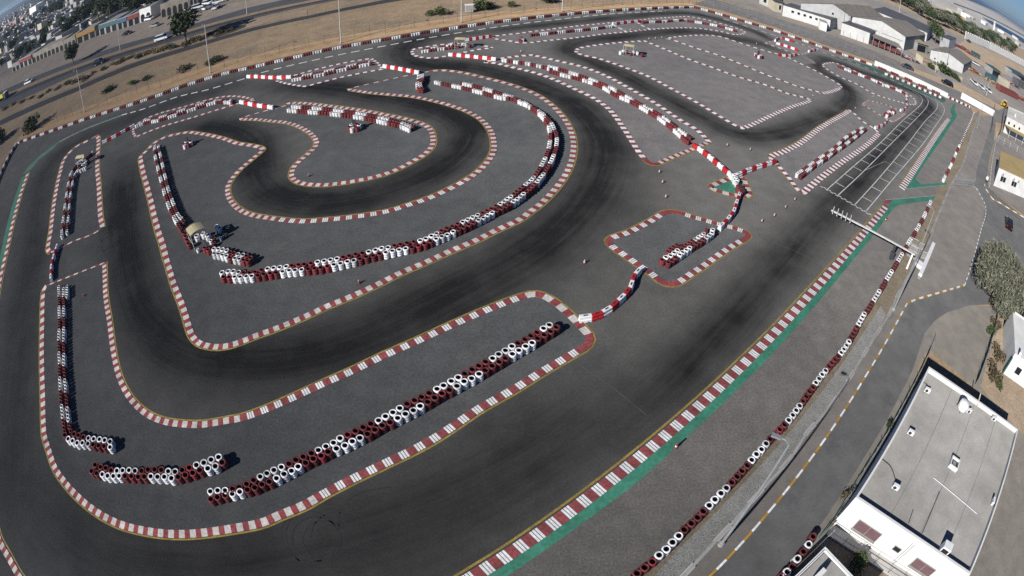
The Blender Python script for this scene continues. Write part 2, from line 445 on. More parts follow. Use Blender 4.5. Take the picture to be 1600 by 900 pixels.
KERB['big_upper'] = [(900,80),(907,75),(937,70),(975,66),(1007,64),(1037,76),(1075,92),(1112,105),(1150,119),(1200,134),(1230,146),(1255,152),(1266,156),(1260,160),(1237,167),(1200,183),(1175,195),(1160,200),(1153,198),(1125,182),(1087,159),(1050,139),(1012,119),(975,105),(937,92),(907,85)]
KERB['right_upper'] = [(1041,60),(1062,57),(1100,55),(1125,57),(1150,65),(1199,80.5),(1225,87),(1250,99),(1275,111),(1300,125),(1314,134),(1310,139),(1292,145),(1285,145),(1250,136),(1225,127),(1199,117.5),(1162,102),(1125,87),(1087,75),(1050,62)]
KERB['top_long'] = [(770,57.5),(776,61),(797,64),(810,66.5),(825,67),(850,64),(900,59),(950,52.5),(979,50),(1017,46),(1050,44),(1087,44),(1125,49),(1147,54),(1160,53),(1164,50),(1157,46),(1137,40),(1100,30),(1075,26),(1050,27),(1000,31),(950,36),(900,41),(850,47),(812,52),(798,53.5)]
KERB['hut_island'] = [(644,80),(647,86),(662,90),(682,90.5),(700,87),(725,82),(750,77),(770,75),(758,72),(735,70),(712,69),(687,70),(662,74),(648,76.5)]
KERB['wedge'] = [(432,126),(445,130),(475,135),(482,134),(537,120),(598,108),(590,99),(580,91.5),(550,96),(500,107),(456,119)]
KERB['right_far'] = [(1286,103),(1288,100),(1295,98.5),(1307,99),(1340,113),(1375,128),(1405,139),(1418,146),(1427,153),(1431,160),(1428,163.5),(1412,161),(1387,154),(1362,145),(1340,132),(1312,120),(1292,108)]
KERB['small_patch'] = [(1347,163),(1357,157),(1380,162.5),(1400,170),(1415,177),(1405,185),(1395,191),(1372,178)]
KERB['top_patch'] = [(1194,67),(1209,64),(1222,59),(1240,65),(1269,75),(1263,82),(1245,85),(1220,76)]

def island(name):
    return GP(KERB[name])
SHARP = {'long': (0, len(KERB['long']) - 1), 'left_upper': (12, 21), 'inner': (96, 98), 'finger': (0, 33), 'top_left': (1, 6), 'middle': (0, 19, 28), 'start_inner': (),
         'big_upper': (4, 13), 'right_upper': (0,), 'hut_island': (7,), 'wedge': (0, 5, 7, 10), 'small_patch': (0, 1, 4, 6), 'top_patch': (0, 4), 'triangle': (), 'diamond': ()}
CV = {}
for k in KERB:
    CV[k] = Curve(catmull(island(k), 0.4, True, SHARP.get(k, ())), True)
for k, cv in CV.items():            # make every loop run counter-clockwise: the grass side is +, the track side -
    A = sum(cv.P[i].x * cv.P[i + 1].y - cv.P[i + 1].x * cv.P[i].y for i in range(len(cv.P) - 1))
    if A < 0: CV[k] = Curve(cv.P[::-1][:-1], True)

# ------------------------------------------------------------------ ground sheets
M['sand'] = ground_mat('sandy waste ground', (0.19, 0.142, 0.094), (0.25, 0.185, 0.12), 0.03, 0.25, 1.6, 0.28, c_patch=(0.155, 0.13, 0.10), patch_at=0.52)
M['town_ground'] = ground_mat('dusty town ground', (0.11, 0.10, 0.095), (0.22, 0.195, 0.17), 0.012, 0.06, 0.5, 0.4, c_patch=(0.05, 0.055, 0.04), patch_at=0.52)
M['shop_apron'] = ground_mat('dusty shop forecourt', (0.20, 0.17, 0.14), (0.25, 0.21, 0.175), 0.03, 0.3, 2, 0.15)
M['dirt'] = ground_mat('bare dirt', (0.20, 0.155, 0.11), (0.27, 0.21, 0.15), 0.08, 0.5, 3, 0.3, c_patch=(0.12, 0.10, 0.06), patch_at=0.58)
M['yard'] = ground_mat('works yard', (0.128, 0.119, 0.111), (0.187, 0.170, 0.153), 0.04, 0.3, 2, 0.25, c_patch=(0.19, 0.14, 0.095), patch_at=0.56)
M['highway'] = ground_mat('highway asphalt', (0.062, 0.062, 0.068), (0.085, 0.085, 0.09), 0.03, 0.3, 2.5, 0.15)
M['lane_dark'] = ground_mat('worn highway asphalt', (0.035, 0.036, 0.038), (0.05, 0.05, 0.052), 0.03, 0.3, 2.5, 0.2)
M['service_road'] = ground_mat('service road asphalt', (0.094, 0.089, 0.087), (0.123, 0.116, 0.112), 0.05, 0.4, 3, 0.15)
M['road'] = ground_mat('paddock road asphalt', (0.076, 0.076, 0.077), (0.108, 0.106, 0.104), 0.09, 0.5, 5, 0.14, c_patch=(0.068, 0.069, 0.072), patch_at=0.55)
M['paddock'] = ground_mat('paddock paving', (0.119, 0.109, 0.101), (0.146, 0.135, 0.124), 0.07, 0.5, 5, 0.16, c_patch=(0.115, 0.108, 0.102), patch_at=0.57)
M['drive'] = ground_mat('dusty driveway', (0.136, 0.126, 0.111), (0.172, 0.158, 0.139), 0.1, 0.5, 5, 0.16, c_patch=(0.13, 0.124, 0.116), patch_at=0.55)
M['brown_paving'] = ground_mat('brown paving', (0.145, 0.132, 0.116), (0.185, 0.17, 0.15), 0.12, 0.6, 4, 0.16)
M['verge'] = ground_mat('dusty tarmac verge', (0.092, 0.088, 0.083), (0.128, 0.121, 0.113), 0.10, 0.7, 6, 0.38, c_patch=(0.155, 0.130, 0.105), patch_at=0.62, speck=(0.20, 0.19, 0.18))
M['dry_grass'] = ground_mat('dry grass strip', (0.115, 0.097, 0.072), (0.155, 0.128, 0.092), 0.15, 0.9, 5, 0.4, c_patch=(0.09, 0.085, 0.06), patch_at=0.55)
M['gravel'] = ground_mat('gravel', (0.13, 0.13, 0.125), (0.19, 0.19, 0.18), 0.3, 2.0, 9, 0.7, speck=(0.40, 0.39, 0.37))
M['infield'] = ground_mat('tarmac infield', (0.064, 0.066, 0.067), (0.092, 0.093, 0.093), 0.06, 0.6, 4.5, 0.30, c_patch=(0.108, 0.102, 0.094), patch_at=0.60, speck=(0.125, 0.12, 0.118))
M['infield_far'] = ground_mat('pale tarmac infield', (0.098, 0.093, 0.094), (0.126, 0.119, 0.118), 0.06, 0.5, 3.2, 0.24, c_patch=(0.082, 0.079, 0.082), patch_at=0.56, speck=(0.15, 0.145, 0.145))  # pale tarmac, with some far haze and lens brightening put into the colour
M['coast'] = ground_mat('pale shore', (0.20, 0.19, 0.18), (0.32, 0.30, 0.28), 0.004, 0.02, 0.2, 0.3)
M['orange_sand'] = ground_mat('orange sand', (0.42, 0.24, 0.085), (0.50, 0.30, 0.11), 0.02, 0.1, 0.6, 0.12)

def track_material():
    m, nt, b = new_mat('racing asphalt')
    N, L = nt.nodes, nt.links
    b.inputs['Roughness'].default_value = 0.85
    b.inputs['Diffuse Roughness'].default_value = 1.0
    b.inputs['Specular IOR Level'].default_value = 0.18
    geo = N.new('ShaderNodeNewGeometry')
    at = N.new('ShaderNodeAttribute'); at.attribute_name = 'rubber'
    uv = N.new('ShaderNodeAttribute'); uv.attribute_name = 'along'
    def noise(sc, det=6, vec=None, rg=0.6):
        n = N.new('ShaderNodeTexNoise'); n.inputs['Scale'].default_value = sc; n.inputs['Detail'].default_value = det
        n.inputs['Roughness'].default_value = rg
        L.new(vec or geo.outputs['Position'], n.inputs['Vector']); return n.outputs['Fac']
    def rng(v, a, bb, lo, hi):
        r = N.new('ShaderNodeMapRange'); r.inputs['From Min'].default_value = a; r.inputs['From Max'].default_value = bb
        r.inputs['To Min'].default_value = lo; r.inputs['To Max'].default_value = hi
        L.new(v, r.inputs['Value']); return r.outputs['Result']
    def math_(op, a, bb):
        n = N.new('ShaderNodeMath'); n.operation = op
        for i, v in enumerate((a, bb)):
            if isinstance(v, (int, float)): n.inputs[i].default_value = v
            else: L.new(v, n.inputs[i])
        return n.outputs[0]
    mx = N.new('ShaderNodeMix'); mx.data_type = 'RGBA'
    mx.inputs['A'].default_value = (0.070, 0.070, 0.066, 1); mx.inputs['B'].default_value = (0.098, 0.096, 0.090, 1)
    L.new(rng(noise(0.06, 8), 0.32, 0.68, 0, 1), mx.inputs['Factor'])
    # painted paler towards the north-east, in place of haze and grazing-view brightening
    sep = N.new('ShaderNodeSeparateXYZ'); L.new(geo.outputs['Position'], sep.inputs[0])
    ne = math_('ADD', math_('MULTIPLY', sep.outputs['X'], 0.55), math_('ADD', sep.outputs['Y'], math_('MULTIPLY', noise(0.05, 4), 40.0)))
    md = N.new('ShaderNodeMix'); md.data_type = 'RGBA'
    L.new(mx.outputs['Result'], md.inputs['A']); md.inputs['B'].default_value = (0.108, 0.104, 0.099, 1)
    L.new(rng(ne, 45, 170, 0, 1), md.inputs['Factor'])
    sc = N.new('ShaderNodeVectorMath'); sc.operation = 'SCALE'
    L.new(md.outputs['Result'], sc.inputs[0])
    g = math_('MULTIPLY', rng(noise(5, 4, None, 0.75), 0.3, 0.7, 0.74, 1.26), rng(noise(0.4, 6), 0.3, 0.7, 0.84, 1.16))
    L.new(g, sc.inputs['Scale'])
    # rubber laid down by the karts: streaks that follow the racing line
    streak = rng(noise(1.3, 6, uv.outputs['Vector'], 0.65), 0.3, 0.7, 0.84, 1.14)
    patch = rng(noise(0.13, 6), 0.3, 0.7, 0.78, 1.22)
    rb = math_('MULTIPLY', math_('MULTIPLY', at.outputs['Fac'], streak), patch)
    cl = N.new('ShaderNodeClamp'); L.new(rb, cl.inputs['Value'])
    m2 = N.new('ShaderNodeMix'); m2.data_type = 'RGBA'
    L.new(sc.outputs['Vector'], m2.inputs['A']); m2.inputs['B'].default_value = (0.0105, 0.0102, 0.0098, 1)
    L.new(cl.outputs['Result'], m2.inputs['Factor'])
    L.new(m2.outputs['Result'], b.inputs['Base Color'])
    M['track'] = m
track_material()

# ground: one big sheet to the horizon, finer near the circuit
b = MB()
RG = [0, 60, 130, 260, 600, 1500, 4000, 12000, 30000]
cx0, cy0 = 0, 80
b.v.append((cx0, cy0, -0.12))
SEG = 48
for r in RG[1:]:
    for i in range(SEG):
        t = 2 * PI * i / SEG
        b.v.append((cx0 + r * math.cos(t), cy0 + r * math.sin(t), -0.12))
k = b.m('sand')
for i in range(SEG):
    b.f.append((0, 1 + i, 1 + (i + 1) % SEG)); b.mi.append(k)
for a in range(len(RG) - 2):
    for i in range(SEG):
        j = (i + 1) % SEG
        b.f.append((1 + a * SEG + i, 1 + (a + 1) * SEG + i, 1 + (a + 1) * SEG + j, 1 + a * SEG + j)); b.mi.append(k)
struct('ground', b)

# the paved circuit
EDGE_TOP = [(0,270),(12,245),(25,222),(100,195),(125,186),(200,162),(250,145),(300,127),(350,112),(400,100.5),(462,86),(525,72),(600,59),(675,46),(750,35),(800,28.5),(875,20.5),(950,14.5),(1025,10.5),(1085,9)]
EDGE_RIGHT = [(1125,20),(1162,31),(1200,42),(1250,59),(1300,77),(1362,100),(1420,126),(1480,151),(1515,165),(1522,178)]
ROW_E_BASE = [(1510,205),(1496,236),(1480,268),(1456,317),(1440,348),(1416,388),(1400,415),(1366,470),(1322,543),(1285,588),(1231,661),(1197,696),(1139,762),(1068,832),(1039,864),(990,904)]
asph = [p for p in GP(EDGE_TOP)] + [p for p in GP(EDGE_RIGHT)] + [p for p in GP(ROW_E_BASE)] + [Vector((6, -4, 0)), Vector((-30, -40, 0)), Vector((-170, -40, 0)), Vector((-170, 40, 0))]
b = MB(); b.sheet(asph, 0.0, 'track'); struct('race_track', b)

# rubbered racing line: a fine sheet that carries how much rubber lies where
LINES = [
 (1.0, 3.2, [(240,222),(262,203),(300,196),(340,198),(375,208),(394,222),(398,245),(400,268),(412,292),(440,308),(480,316),(530,314),(590,302),(645,284),(695,258),(727,230),(735,205),(722,186),(690,170),(650,160),(600,150),(550,141),(500,136),(440,132),(380,136)]),
 (0.98, 3.3, [(760,44),(700,54),(655,62),(634,76),(640,93),(680,103),(740,108),(800,122),(850,139),(890,158),(925,188),(944,222),(945,252),(930,290),(905,326),(870,362),(820,398),(760,432),(690,468),(620,504),(560,530),(490,552),(420,562),(350,562),(290,547),(250,520),(222,485),(206,440),(196,390),(190,330),(190,285),(200,250),(222,226)]),
 (0.55, 2.6, [(880,380),(800,430),(700,480),(600,530)]),
 (0.8, 2.5, [(870,745),(940,690),(1040,608),(1130,515),(1210,425),(1290,335),(1350,275),(1400,222),(1440,182),(1452,165),(1438,148),(1395,130),(1345,112),(1310,98),(1290,94),(1278,100),(1285,112),(1310,126),(1326,142),(1325,160),(1300,178),(1260,195),(1220,208),(1180,212),(1140,205),(1090,180),(1030,148),(970,116),(920,94),(893,82),(893,70),(915,63),(970,58),(1030,51),(1090,49),(1140,58),(1180,66),(1230,84),(1270,97)]),
 (0.75, 1.9, [(1260,92),(1220,70),(1180,50),(1130,33),(1085,22),(1040,21),(980,26),(900,34),(820,42),(740,53),(680,62)]),
 (0.6, 3.8, [(60,900),(30,840),(18,760),(18,680),(25,600),(34,520),(44,440),(52,370),(62,300),(72,270),(95,240),(130,218),(180,196),(240,172),(310,148),(380,130),(450,112)]),
 (0.62, 4.0, [(30,700),(60,770),(120,830),(200,868),(290,880),(380,876),(480,858),(600,826),(720,778),(830,716),(930,650),(1020,580)]),
 (0.6, 3.4, [(640,800),(730,745),(830,680),(930,610),(1010,550)]),
 (0.4, 2.8, [(470,850),(600,875),(740,860),(860,790)]),
 (0.35, 3.2, [(940,230),(980,290),(990,360),(960,430),(900,470)]),
]
def build_rubber():
    st = 0.7
    xs = np.arange(-150, 130, st); ys = np.arange(-12, 150, st)
    X, Y = np.meshgrid(xs, ys)
    rub = np.zeros(X.shape); S = np.zeros(X.shape); D = np.zeros(X.shape)
    for inten, sig, pl in LINES:
        P = np.array([(p.x, p.y) for p in catmull(GP(pl), 1.2)])
        seg = np.r_[0, np.cumsum(np.hypot(*np.diff(P, axis=0).T))]
        best = np.full(X.shape, 1e9); bs = np.zeros(X.shape); bd = np.zeros(X.shape)
        for i in range(len(P)):
            j = min(i + 1, len(P) - 1); h = max(j - 1, 0)
            t = P[j] - P[h]; t = t / max(np.hypot(*t), 1e-6)
            # only the cells near this point
            ix0 = max(0, int((P[i, 0] - xs[0] - 4 * sig) / st)); ix1 = min(len(xs), int((P[i, 0] - xs[0] + 4 * sig) / st) + 1)
            iy0 = max(0, int((P[i, 1] - ys[0] - 4 * sig) / st)); iy1 = min(len(ys), int((P[i, 1] - ys[0] + 4 * sig) / st) + 1)
            if ix1 <= ix0 or iy1 <= iy0: continue
            dx = X[iy0:iy1, ix0:ix1] - P[i, 0]; dy = Y[iy0:iy1, ix0:ix1] - P[i, 1]
            d2 = dx * dx + dy * dy
            sub = best[iy0:iy1, ix0:ix1]; m = d2 < sub
            sub[m] = d2[m]
            bs[iy0:iy1, ix0:ix1][m] = seg[i] + (dx * t[0] + dy * t[1])[m]
            bd[iy0:iy1, ix0:ix1][m] = (-dx * t[1] + dy * t[0])[m]
        taper = np.clip(np.minimum(bs, seg[-1] - bs) / 14.0, 0, 1)
        v = min(1.0, inten * 1.12) * np.exp(-(best / (sig * sig)) * 0.58) * taper
        v[best > (4 * sig) ** 2] = 0
        m = v > rub
        S[m] = bs[m]; D[m] = bd[m]
        rub = 1 - (1 - rub) * (1 - v)
    keep = rub > 0.012
    ny, nx = X.shape
    cell = keep[:-1, :-1] | keep[1:, :-1] | keep[:-1, 1:] | keep[1:, 1:]
    poly = np.array([(p.x, p.y) for p in asph])
    cxm = (X[:-1, :-1] + st / 2); cym = (Y[:-1, :-1] + st / 2)
    ins = np.zeros(cxm.shape, bool)
    k = len(poly); j = k - 1
    for i in range(k):
        xi, yi = poly[i]; xj, yj = poly[j]
        c = ((yi > cym) != (yj > cym)) & (cxm < (xj - xi) * (cym - yi) / (yj - yi + 1e-12) + xi)
        ins ^= c; j = i
    cell &= ins
    used = np.zeros(X.shape, bool)
    used[:-1, :-1] |= cell; used[1:, :-1] |= cell; used[:-1, 1:] |= cell; used[1:, 1:] |= cell
    idx = -np.ones(X.shape, int); idx[used] = np.arange(used.sum())
    V = np.stack([X[used], Y[used], np.full(used.sum(), 0.005)], 1)
    iy, ix = np.nonzero(cell)
    Fc = np.stack([idx[iy, ix], idx[iy, ix + 1], idx[iy + 1, ix + 1], idx[iy + 1, ix]], 1)
    me = bpy.data.meshes.new('rubber_marks')
    me.from_pydata(V.tolist(), [], Fc.tolist())
    me.materials.append(M['track'])
    a = me.attributes.new('rubber', 'FLOAT', 'POINT'); a.data.foreach_set('value', np.ascontiguousarray(rub[used], dtype=np.float32))
    a = me.attributes.new('along', 'FLOAT_VECTOR', 'POINT')
    w = np.stack([S[used] * 0.035, D[used] * 0.9, np.zeros(used.sum())], 1).astype(np.float32)
    a.data.foreach_set('vector', w.ravel())
    me.update()
    o = bpy.data.objects.new('rubber_marks', me); COL.objects.link(o); o['kind'] = 'structure'
build_rubber()

# spun-tyre rings left on the straight
def spin_marks():
    b = MB()
    for (cx, cy, r, a0, a1) in ((482,838,2.05,0.3,6.2),(494,842,1.75,-0.6,5.0),(508,845,1.6,0,5.6),(500,838,2.5,2.2,5.2),(528,838,1.9,0.4,3.4)):
        c = G(cx, cy)
        P = [c + Vector((r * math.cos(t), r * math.sin(t), 0)) for t in np.linspace(a0, a1, 60)]
        cv = Curve(P); strip(b, cv, 0, cv.L, -0.05, 0.05, 0.012, 'skid')
    P = catmull(GP([(530,828),(529,808),(536,790),(552,776),(575,767),(610,761)]), 0.3)
    cv = Curve(P); strip(b, cv, 0, cv.L, -0.045, 0.045, 0.012, 'skid')
    o = struct('skid_marks', b)
M['skid'] = mat('tyre skid', (0.024, 0.024, 0.024), 0.85, var=0.3, scale=0.8)
spin_marks()

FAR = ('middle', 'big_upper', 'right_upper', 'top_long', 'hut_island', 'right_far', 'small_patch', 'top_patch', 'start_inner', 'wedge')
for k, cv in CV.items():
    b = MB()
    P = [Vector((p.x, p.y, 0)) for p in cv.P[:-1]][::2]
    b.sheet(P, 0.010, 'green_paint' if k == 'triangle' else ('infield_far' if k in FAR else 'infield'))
    struct('infield', b)

# ------------------------------------------------------------------ kerbs
def band_pattern(style, period):
    """list of (length, colour)"""
    if style == 'rib':
        q = period / 1.3
        return [(0.17*q,'kerb_white_new'),(0.055*q,'kerb_gap'),(0.17*q,'kerb_white_new'),(0.055*q,'kerb_gap'),(0.17*q,'kerb_white_new'),(0.05*q,'kerb_gap'),
                (0.27*q,'kerb_red'),(0.035*q,'kerb_gap'),(0.27*q,'kerb_red'),(0.055*q,'kerb_gap')]
    if style == 'plain':
        return [(period*0.52,'kerb_white'),(period*0.48,'kerb_red')]
    if style == 'far':
        return [(period*0.52,'kerb_white_new'),(period*0.48,'kerb_brick')]
    if style == 'dash':
        return [(period*0.5,'kerb_white'),(period*0.5,'kerb_red')]
    if style == 'red':
        return [(period,'kerb_red')]
def kerb(mb, cv, s0, s1, style, width, period, side=1, yellow=True, z=0.035):
    """side +1: kerb lies to the left of the curve; the yellow edge line runs on its other side"""
    p0, p1 = period if isinstance(period, tuple) else (period, period)
    s = s0
    lo, hi = (-width / 2, width / 2)
    n = max(1, round((s1 - s0) / ((p0 + p1) / 2)))
    tot = sum(sum(q[0] for q in band_pattern(style, p0 + (p1 - p0) * (k + .5) / n)) for k in range(n))
    f = (s1 - s0) / tot
    for k in range(n):
        for ln, c in band_pattern(style, p0 + (p1 - p0) * (k + .5) / n):
            e = s + ln * f
            strip(mb, cv, s, e, lo, hi, z, c, 0.5, t=z - 0.005)
            s = e
    if yellow:
        a, bb = (lo - 0.20, lo - 0.05) if side > 0 else (hi + 0.05, hi + 0.20)
        strip(mb, cv, s0, s1, a, bb, 0.016, 'yellow_line', 0.6)

def nearest_s(cv, px):
    q = G(*px); best = (1e9, 0)
    for i, p in enumerate(cv.P):
        d = (p.x - q.x) ** 2 + (p.y - q.y) ** 2
        if d < best[0]: best = (d, cv.s[i])
    return best[1]

def kerb_loop(k, spans, default=('plain', 0.95, 1.05, True)):
    """spans: [(px where it starts, (style, width, period, yellow))...] in the loop's own order"""
    cv = CV[k]; b = MB()
    if not spans:
        kerb(b, cv, 0, cv.L, *default[:3], 1, default[3])
    else:
        S = sorted((nearest_s(cv, px), sp) for px, sp in spans)
        # rotate the loop so that it starts at the first span
        pts = cv.P[:-1]
        s0 = S[0][0]
        i0 = min(range(len(pts)), key=lambda i: abs(cv.s[i] - s0))
        cv2 = Curve(pts[i0:] + pts[:i0], True)
        off = cv.s[i0]
        ss = [(s - off) % cv.L for s, _ in S]; ss[0] = 0.0
        for i, (s, (_, sp)) in enumerate(zip(ss, S)):
            e = ss[i + 1] if i + 1 < len(ss) else cv2.L
            if sp is not None and e - s > 0.3: kerb(b, cv2, s, e, *sp[:3], 1, sp[3])
    return struct('kerb', b)

PL = ('plain', 0.64, 1.02, True); RB = ('rib', 0.66, 1.26, True); DS = ('dash', 0.26, 1.6, False); RED = ('red', 0.62, 1.5, True)
PLW = ('plain', 0.70, 1.02, True)
# loops run counter-clockwise seen from above
kerb_loop('long', [((163,411),DS),((72,447),('plain',.74,(1.7,1.05),True)),((69,680),PLW),((502,774),RB),((912,543),RED),((920,520),('plain',0.66,1.5,True)),((812,465),RB),((375,654),PL)])
kerb_loop('left_upper', [((160,355),('plain',.8,(1.7,2.2),True)),((150,213),DS),((137,220),('plain',.8,(2.2,1.7),True)),((80,394),DS)])
kerb_loop('inner', [((670,112),DS),((546,139),PL),((722,285),RB),((430,342),PL),((411,234),('plain',.66,1.5,True)),((221,250),('plain',.78,(2.3,1.5),True)),((260,405),('plain',.68,(1.5,1.02),True)),((300,524),PL),((700,400),('plain',.66,(1.02,1.4),True)),((652,115),DS)])
kerb_loop('finger', [((447,165),DS),((377,185),PL)])
kerb_loop('top_left', [], ('dash', 0.5, 1.3, False))
kerb_loop('diamond', [((952,378),RED),((958,384),RB),((1030,437),RED),((1062,440),RB),((1162,374),RED),((1160,361),RB),((1060,333),RED),((1033,335),RB)])
kerb_loop('triangle', [], ('plain', 0.7, 1.5, True))
kerb_loop('middle', [((757,97),('far',0.7,1.25,False)),((1010,251),RED),((1030,255),PL),((1108,222),('far',0.7,1.25,False))])
kerb_loop('start_inner', [((1204,246),('far',0.62,1.2,True)),((1254,301),('far',0.95,1.2,False)),((1372,207),('far',.5,1.7,False)),((1330,174),('far',0.95,1.09,True))])
kerb_loop('big_upper', [((900,80),('far',0.62,1.3,False)),((1155,199),('far',0.8,1.1,False)),((1266,156),('far',0.6,1.5,False))])
kerb_loop('right_upper', [((1041,60),('far',0.5,1.7,False)),((1285,145),('far',0.9,1.1,False)),((1310,138),('far',0.5,1.7,False))])
kerb_loop('top_long', [], ('far',0.5,1.35,False))
kerb_loop('hut_island', [], ('far',0.55,1.35,False))
kerb_loop('wedge', [], ('far',0.45,1.3,False))
kerb_loop('right_far', [], ('far',0.5,1.6,False))
kerb_loop('small_patch', [], ('dash', 0.45, 1.4, False))
kerb_loop('top_patch', [], ('dash', 0.4, 1.7, False))

# kerb and green run-off along the start straight
def poly_curve(px, step=0.5, smooth=True):
    return Curve(catmull(GP(px), step) if smooth else GP(px))
st_in = [(690,914),(712,900),(800,845),(1026,675),(1200,515.5),(1262,450),(1352,350),(1381,316)]
cv = poly_curve(st_in); b = MB()
W = 0.92
kerb(b, Curve([cv.off(s, -0.22 - W / 2) for s in np.arange(0, cv.L, 0.5)]), 0, cv.L - 0.5, 'rib', W, 1.33, -1, False)
strip(b, cv, 0, cv.L, -0.08, 0.10, 0.016, 'yellow_line')
struct('kerb', b)
b = MB(); b.sheet(GP([(1383,313),(1391,313),(1395,312),(1388,319),(1380,317)]), 0.03, 'kerb_red'); struct('kerb', b)
g_out = [(770,914),(800,895),(900,825),(1000,750),(1082,675),(1200,560),(1297,450),(1330,410),(1357,377),(1384,342),(1393,329),(1401,322),(1412,318),(1457,313),(1462,307),(1440,308.5),(1412,311),(1390,313)]
g_in = [(p.x, p.y) for p in ()]
GIN = [cv.off(s, -0.22 - 0.92) for s in np.arange(0, cv.L - 0.6, 1.5)][::-1]
b = MB(); b.sheet(GP(g_out) + GIN, 0.012, 'green_paint'); struct('green_run_off', b)
b = MB(); cvl = poly_curve([(1384,312),(1412,310),(1440,307.5),(1462,306)]); strip(b, cvl, 0, cvl.L, -0.07, 0.07, 0.018, 'faded_line'); struct('line_marking', b)
# the part beyond the pit exit
cv = poly_curve([(1403,291),(1440,237),(1460,208),(1473,191),(1480,182)]); b = MB()
kerb(b, Curve([cv.off(s, -0.75) for s in np.arange(0, cv.L, 0.5)]), 0, cv.L * 0.86, 'far', 1.15, 1.1, -1, False)
kerb(b, Curve([cv.off(s, -0.75) for s in np.arange(cv.L * 0.86, cv.L, 0.5)]), 0, cv.L * 0.12, 'far', 1.1, 0.5, -1, False)
strip(b, cv, 0, cv.L, -0.08, 0.10, 0.016, 'yellow_line'); struct('kerb', b)
b = MB(); b.sheet(GP([(1409,294),(1417,286),(1441,249),(1455,228),(1470,206),(1480,192),(1488,181),(1485,175),(1485,170),(1489,164),(1493,161),(1493,165),(1491,171),(1494,176),(1496,180),(1494,184),(1483,199),(1470,220),(1455,241),(1441,262),(1430,279),(1440,288.5),(1478,285),(1481,288),(1450,291),(1425,294)]), 0.012, 'green_paint'); struct('green_run_off', b)
b = MB(); cvl = poly_curve([(1410,295.5),(1440,293),(1482,289)]); strip(b, cvl, 0, cvl.L, -0.07, 0.07, 0.018, 'faded_line'); struct('line_marking', b)
# far green between the white wall and the track
b = MB(); b.sheet(GP([(1292,84.5),(1325,93),(1366,105),(1384,113),(1425,131),(1475,152),(1478,156),(1476,160),(1472,161),(1440,147),(1412,134.5),(1375,117),(1335,99),(1305,90)]), 0.012, 'green_faded'); struct('green_run_off', b)

def dashed(name, px, w, on, off, m, z=0.014):
    cv = poly_curve(px); b = MB(); s = 0
    if off <= 0: strip(b, cv, 0, cv.L, -w / 2, w / 2, z, m)
    else:
        while s < cv.L - 0.2:
            strip(b, cv, s, min(s + on, cv.L), -w / 2, w / 2, z, m); s += on + off
    return struct(name, b)
dashed('line_marking', [(190,180),(225,170),(275,152),(325,140),(385,122),(400,116),(500,92),(600,72),(700,54),(800,39),(875,30),(950,22),(1000,19),(1040,17)], 0.42, 1.55, 0.9, 'white_line')
dashed('line_marking', [(37,272),(45,262),(60,246),(82,229),(92,222),(130,203),(190,180)], 0.9, 1, 0, 'green_faded', 0.011)
dashed('line_marking', [(92,222),(130,203.5),(190,180.5)], 0.25, 1, 0, 'faded_line', 0.015)
dashed('line_marking', [(1040,17),(1060,17.5),(1087,20),(1130,29)], 0.9, 1, 0, 'green_faded', 0.011)
dashed('line_marking', [(1130,29.5),(1200,52),(1220,58.5)], 0.4, 1.5, 1.0, 'white_line')
dashed('line_marking', [(1270,76),(1292,84),(1335,98),(1412,134)], 0.3, 1.3, 1.3, 'white_line', 0.02)
dashed('line_marking', [(1412,134.5),(1440,146.5),(1472,161)], 0.22, 1, 0, 'white_line', 0.02)
dashed('line_marking', [(1472,161.5),(1476,160),(1479,156)], 0.15, 1, 0, 'faded_line', 0.02)
# grid boxes of the start straight
for px in ([(1292.5,296),(1330,263),(1373.7,225),(1410,189),(1434,168),(1440,161),(1441,155),(1436,148),(1425,142)], [(1309,305.5),(1345,272),(1392,225),(1425,192),(1444,172),(1450,162),(1449,154),(1442,147.5),(1432,143)],
           [(1336,319.5),(1372,280),(1418,225),(1445,190),(1462,172),(1465,164),(1462,155),(1452,147.5),(1440,143)], [(1354,329),(1395,280),(1442,225),(1462,196),(1474,178),(1475,168),(1468,158),(1458,151)]):
    dashed('grid_line', px, 0.13, 1, 0, 'white_line', 0.014)
b = MB()
def cross(la, lb, f, z=0.016, m='white_line', w=0.16):
    a, c = la.at(la.L * f), lb.at(lb.L * f)
    cv = Curve([a, c]); strip(b, cv, 0, cv.L * 0.86, -w / 2, w / 2, z, m)
L1, L2 = poly_curve([(1292.5,296),(1373.7,225),(1434,168)]), poly_curve([(1309,305.5),(1392,225),(1444,172)])
L3, L4 = poly_curve([(1336,319.5),(1418,225),(1462,172)]), poly_curve([(1354,329),(1442,225),(1474,178)])
for i in range(15):
    cross(L1, L2, 0.05 + i * 0.062); cross(L3, L4, 0.045 + i * 0.064)
cv = Curve(GP([(1352,266),(1382,252.5)])); strip(b, cv, 0, cv.L, -.05, .05, 0.016, 'faded_line')
cv = Curve(GP([(1382,252.5),(1418,266)])); strip(b, cv, 0, cv.L, -.05, .05, 0.016, 'faded_line')
struct('grid_line', b)
# chequered start line: two offset rows of dashes
cv = Curve(GP([(1282,290.5),(1361,336.5)])); b = MB(); s = 0; i = 0
while s < cv.L:
    o = 0.12 if i % 2 else -0.12
    strip(b, cv, s, min(s + 0.42, cv.L), o - 0.1, o + 0.1, 0.016, 'white_line'); s += 0.42; i += 1
struct('start_line', b)
